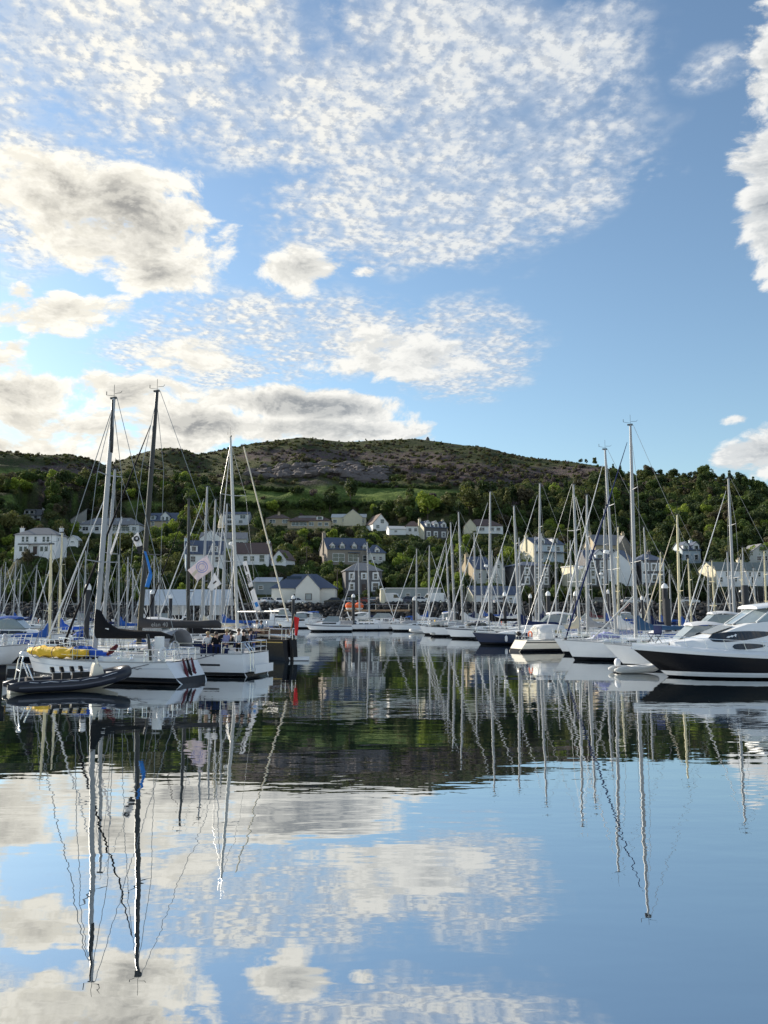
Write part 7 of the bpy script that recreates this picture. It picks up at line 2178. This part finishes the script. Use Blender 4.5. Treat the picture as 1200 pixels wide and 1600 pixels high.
MB().add([(-W_ / 2 - .3, 2.2, ze), (W_ / 2 + .3, 2.2, ze), (W_ / 2 + .3, .01, zr_), (-W_ / 2 - .3, .01, zr_), (-W_ / 2 - .3, 2.2, ze + .1), (W_ / 2 + .3, 2.2, ze + .1), (W_ / 2 + .3, .01, zr_ + .1), (-W_ / 2 - .3, .01, zr_ + .1)], [(0, 1, 2, 3), (7, 6, 5, 4), (0, 4, 5, 1), (1, 5, 6, 2), (2, 6, 7, 3), (3, 7, 4, 0)]).build('roof', M_SHEET, sh_)
for i in range(9):
    x = -W_ / 2 + i * W_ / 8
    for y in (-2.0, 2.0): MB().tube((x, y, .4), (x, y, ze), .07, k=6).build('post', M_WHITE, sh_)
for i in (2, 3, 6):
    x = -W_ / 2 + i * W_ / 8
    MB().box(x + .1, x + W_ / 8 - .1, 2.0, 2.04, ze - 1.4, ze - .02).build('side_sheet', M_SHEET, sh_)
MB().box(-W_ / 2, W_ / 2, -2.08, -2.02, 1.3, 1.38).build('rail', M_WHITE, sh_)
# pitched awning among the right-hand masts
p = Vector((ray(985, 960)[0] * 92, 92, 0))
aw = thing('awning', 'striped pink and white pitched awning behind the tallest right mast', 'awning', p, R(74))
za, zb_ = at(985, 958, 92).z, at(985, 942, 92).z
M_PINK = mat('awning_pink', (.55, .42, .44), .7, var=.2, stretch=(6, 1, 1))
MB().add([(-1.9, -1.2, za), (1.9, -1.2, za), (1.9, 0, zb_), (-1.9, 0, zb_), (1.9, 1.2, za), (-1.9, 1.2, za), (-1.9, -1.2, za - .05), (1.9, -1.2, za - .05), (1.9, 0, zb_ - .05), (-1.9, 0, zb_ - .05), (1.9, 1.2, za - .05), (-1.9, 1.2, za - .05)],
         [(0, 1, 2, 3), (3, 2, 4, 5), (6, 9, 8, 7), (9, 11, 10, 8), (0, 6, 7, 1), (4, 10, 11, 5)]).build('canopy', M_PINK, aw)
for x in (-1.8, 1.8):
    for y in (-1.1, 1.1): MB().tube((x, y, .4), (x, y, za), .04, k=5).build('post', M_STEEL, aw)
for q in range(4): MB().box(-1.9, 1.9, -1.14, -1.10, .7 + q * .35, .74 + q * .35).build('rail', M_WHITE, aw)
MB().box(-2, 2, -1.3, 1.3, -.2, .42).build('float_base', M_RUBBER, aw)

# ------------------------------------------------------------------ flags
FW = mat('flag_white', (.86, .85, .85), .8, var=.08, transl=.3)
FP = mat('flag_pink', (.86, .76, .77), .8, var=.12, transl=.3)
FB = mat('flag_blue', (.05, .28, .70), .75, var=.12, transl=.3)
def pf(px, py, D): return at(px, py, D)
def flag(name, label, pts, D, m_, wave=.05, n_=9):
    o = pf(*pts[0], D)
    t = thing(name, label, 'flag', o, 0, 'flags flying from the racing yachts')
    f_ = flag_mesh(t, 'cloth', [pf(x, y, D) - o for x, y in pts], m_, wave, n_)
    return t, o
def disc(t, o, px, py, D, r, m_, r_in=0, off=-.09, nm='emblem'):
    c_ = pf(px, py, D) - o
    k_ = 24
    vs, fs = [], []
    for j in range(k_):
        a = 2 * PI * j / k_
        vs += [(c_.x + r * math.cos(a), c_.y + off, c_.z + r * math.sin(a)), (c_.x + r_in * math.cos(a), c_.y + off, c_.z + r_in * math.sin(a))]
    fs = [(2 * j, 2 * ((j + 1) % k_), 2 * ((j + 1) % k_) + 1, 2 * j + 1) for j in range(k_)]
    MB().add(vs, fs).build(nm, m_, t)
D_ = 58.0
t, o = flag('pink_flag', 'large pale pink flag with ring emblem flying from the slim black mast', [(293, 891), (323, 867), (334, 889), (308, 908)], D_, FP, .05)
disc(t, o, 316, 886, D_, .42, CLOTH['lilac'], .36); disc(t, o, 316, 886, D_, .27, CLOTH['lilac'], .22)
MB().add([pf(x, y, D_) - o + Vector((0, -.10, 0)) for x, y in ((303, 901), (300, 897), (308, 889), (310, 893))], [(0, 1, 2, 3)]).build('tan_patch', CLOTH['cream'], t)
t, o = flag('white_flag', 'small white flag with thin dark bars below the pink flag', [(324, 918), (335, 895), (346, 912), (331, 923)], 58.5, FW, .05)
MB().add([pf(x, y, 58.5) - o + Vector((0, -.10, 0)) for x, y in ((333, 911), (338, 907), (339, 909), (334, 913))], [(0, 1, 2, 3)]).build('dark_bar', M_RUBBER, t)
D_ = 46.6
t, o = flag('club_flag', 'white and black flag with round emblem beside the black mast', [(216, 831), (206, 841), (213, 855), (223, 852)], D_, FW, .04)
MB().add([pf(x, y, D_) - o + Vector((0, .0, 0)) for x, y in ((213, 855), (223, 852), (224, 858), (218, 866), (215, 861))], [(0, 1, 2, 3, 4)]).build('black_half', M_RUBBER, t)
disc(t, o, 214, 842, D_, .165, M_RUBBER, .0, -.09); disc(t, o, 214.5, 841.5, D_, .07, FW, .0, -.10)
t, o = flag('blue_pennant', 'long bright blue streamer hanging right of the black mast', [(225, 861), (228, 862), (238, 897), (233, 894)], D_, FB, .05)
flag_mesh(t, 'tail', [pf(x, y, D_) - o for x, y in ((233, 894), (238, 897), (233, 918), (226, 917))], FB, .06, 7)
D_ = 51.8
t, o = flag('white_pennant', 'long narrow white pennant along the second grey mast', [(190, 806), (191, 812), (174, 868), (172, 864)], D_, FW, .04)
D_ = 60.5
t, o = flag('tall_banner', 'tall leaning white banner with dark lettering and blue logo near the black boat', [(379, 878), (385, 876), (396, 916), (389, 918)], D_, FW, .02)
flag_mesh(t, 'lower_panel', [pf(x, y, D_) - o for x, y in ((391, 924), (397, 919), (408, 953), (400, 957))], FW, .03, 7)
for a, b in (((383, 884), (386, 893)), ((384.5, 898), (389, 912)), ((387.5, 897), (391, 910))):
    p0, p1 = pf(*a, D_) - o, pf(*b, D_) - o
    nseg = 6
    for q in range(nseg):
        c_ = p0.lerp(p1, (q + .5) / nseg)
        MB().box(c_.x - .05, c_.x + .05, c_.y - .06, c_.y - .05, c_.z - .035, c_.z + .035).build('letter', M_RUBBER, t)
MB().add([pf(x, y, D_) - o + Vector((0, -.07, 0)) for x, y in ((397.5, 942), (402, 940), (404.5, 947), (400, 949))], [(0, 1, 2, 3)]).build('blue_logo', FB, t)
cone = thing('hanging_windsock', 'cream cone-shaped canvas hoisted among the silver masts left of centre', 'windsock', pf(346, 803, 70), 0)
MB().lathe([(.30, -1.2), (.24, -.75), (.12, -.3), (.03, 0)], 12).build('canvas', CLOTH['cream'], cone, True)
MB().tube((0, 0, 0), (0, 0, 3), .012, k=4).build('halyard', M_WIRE, cone)
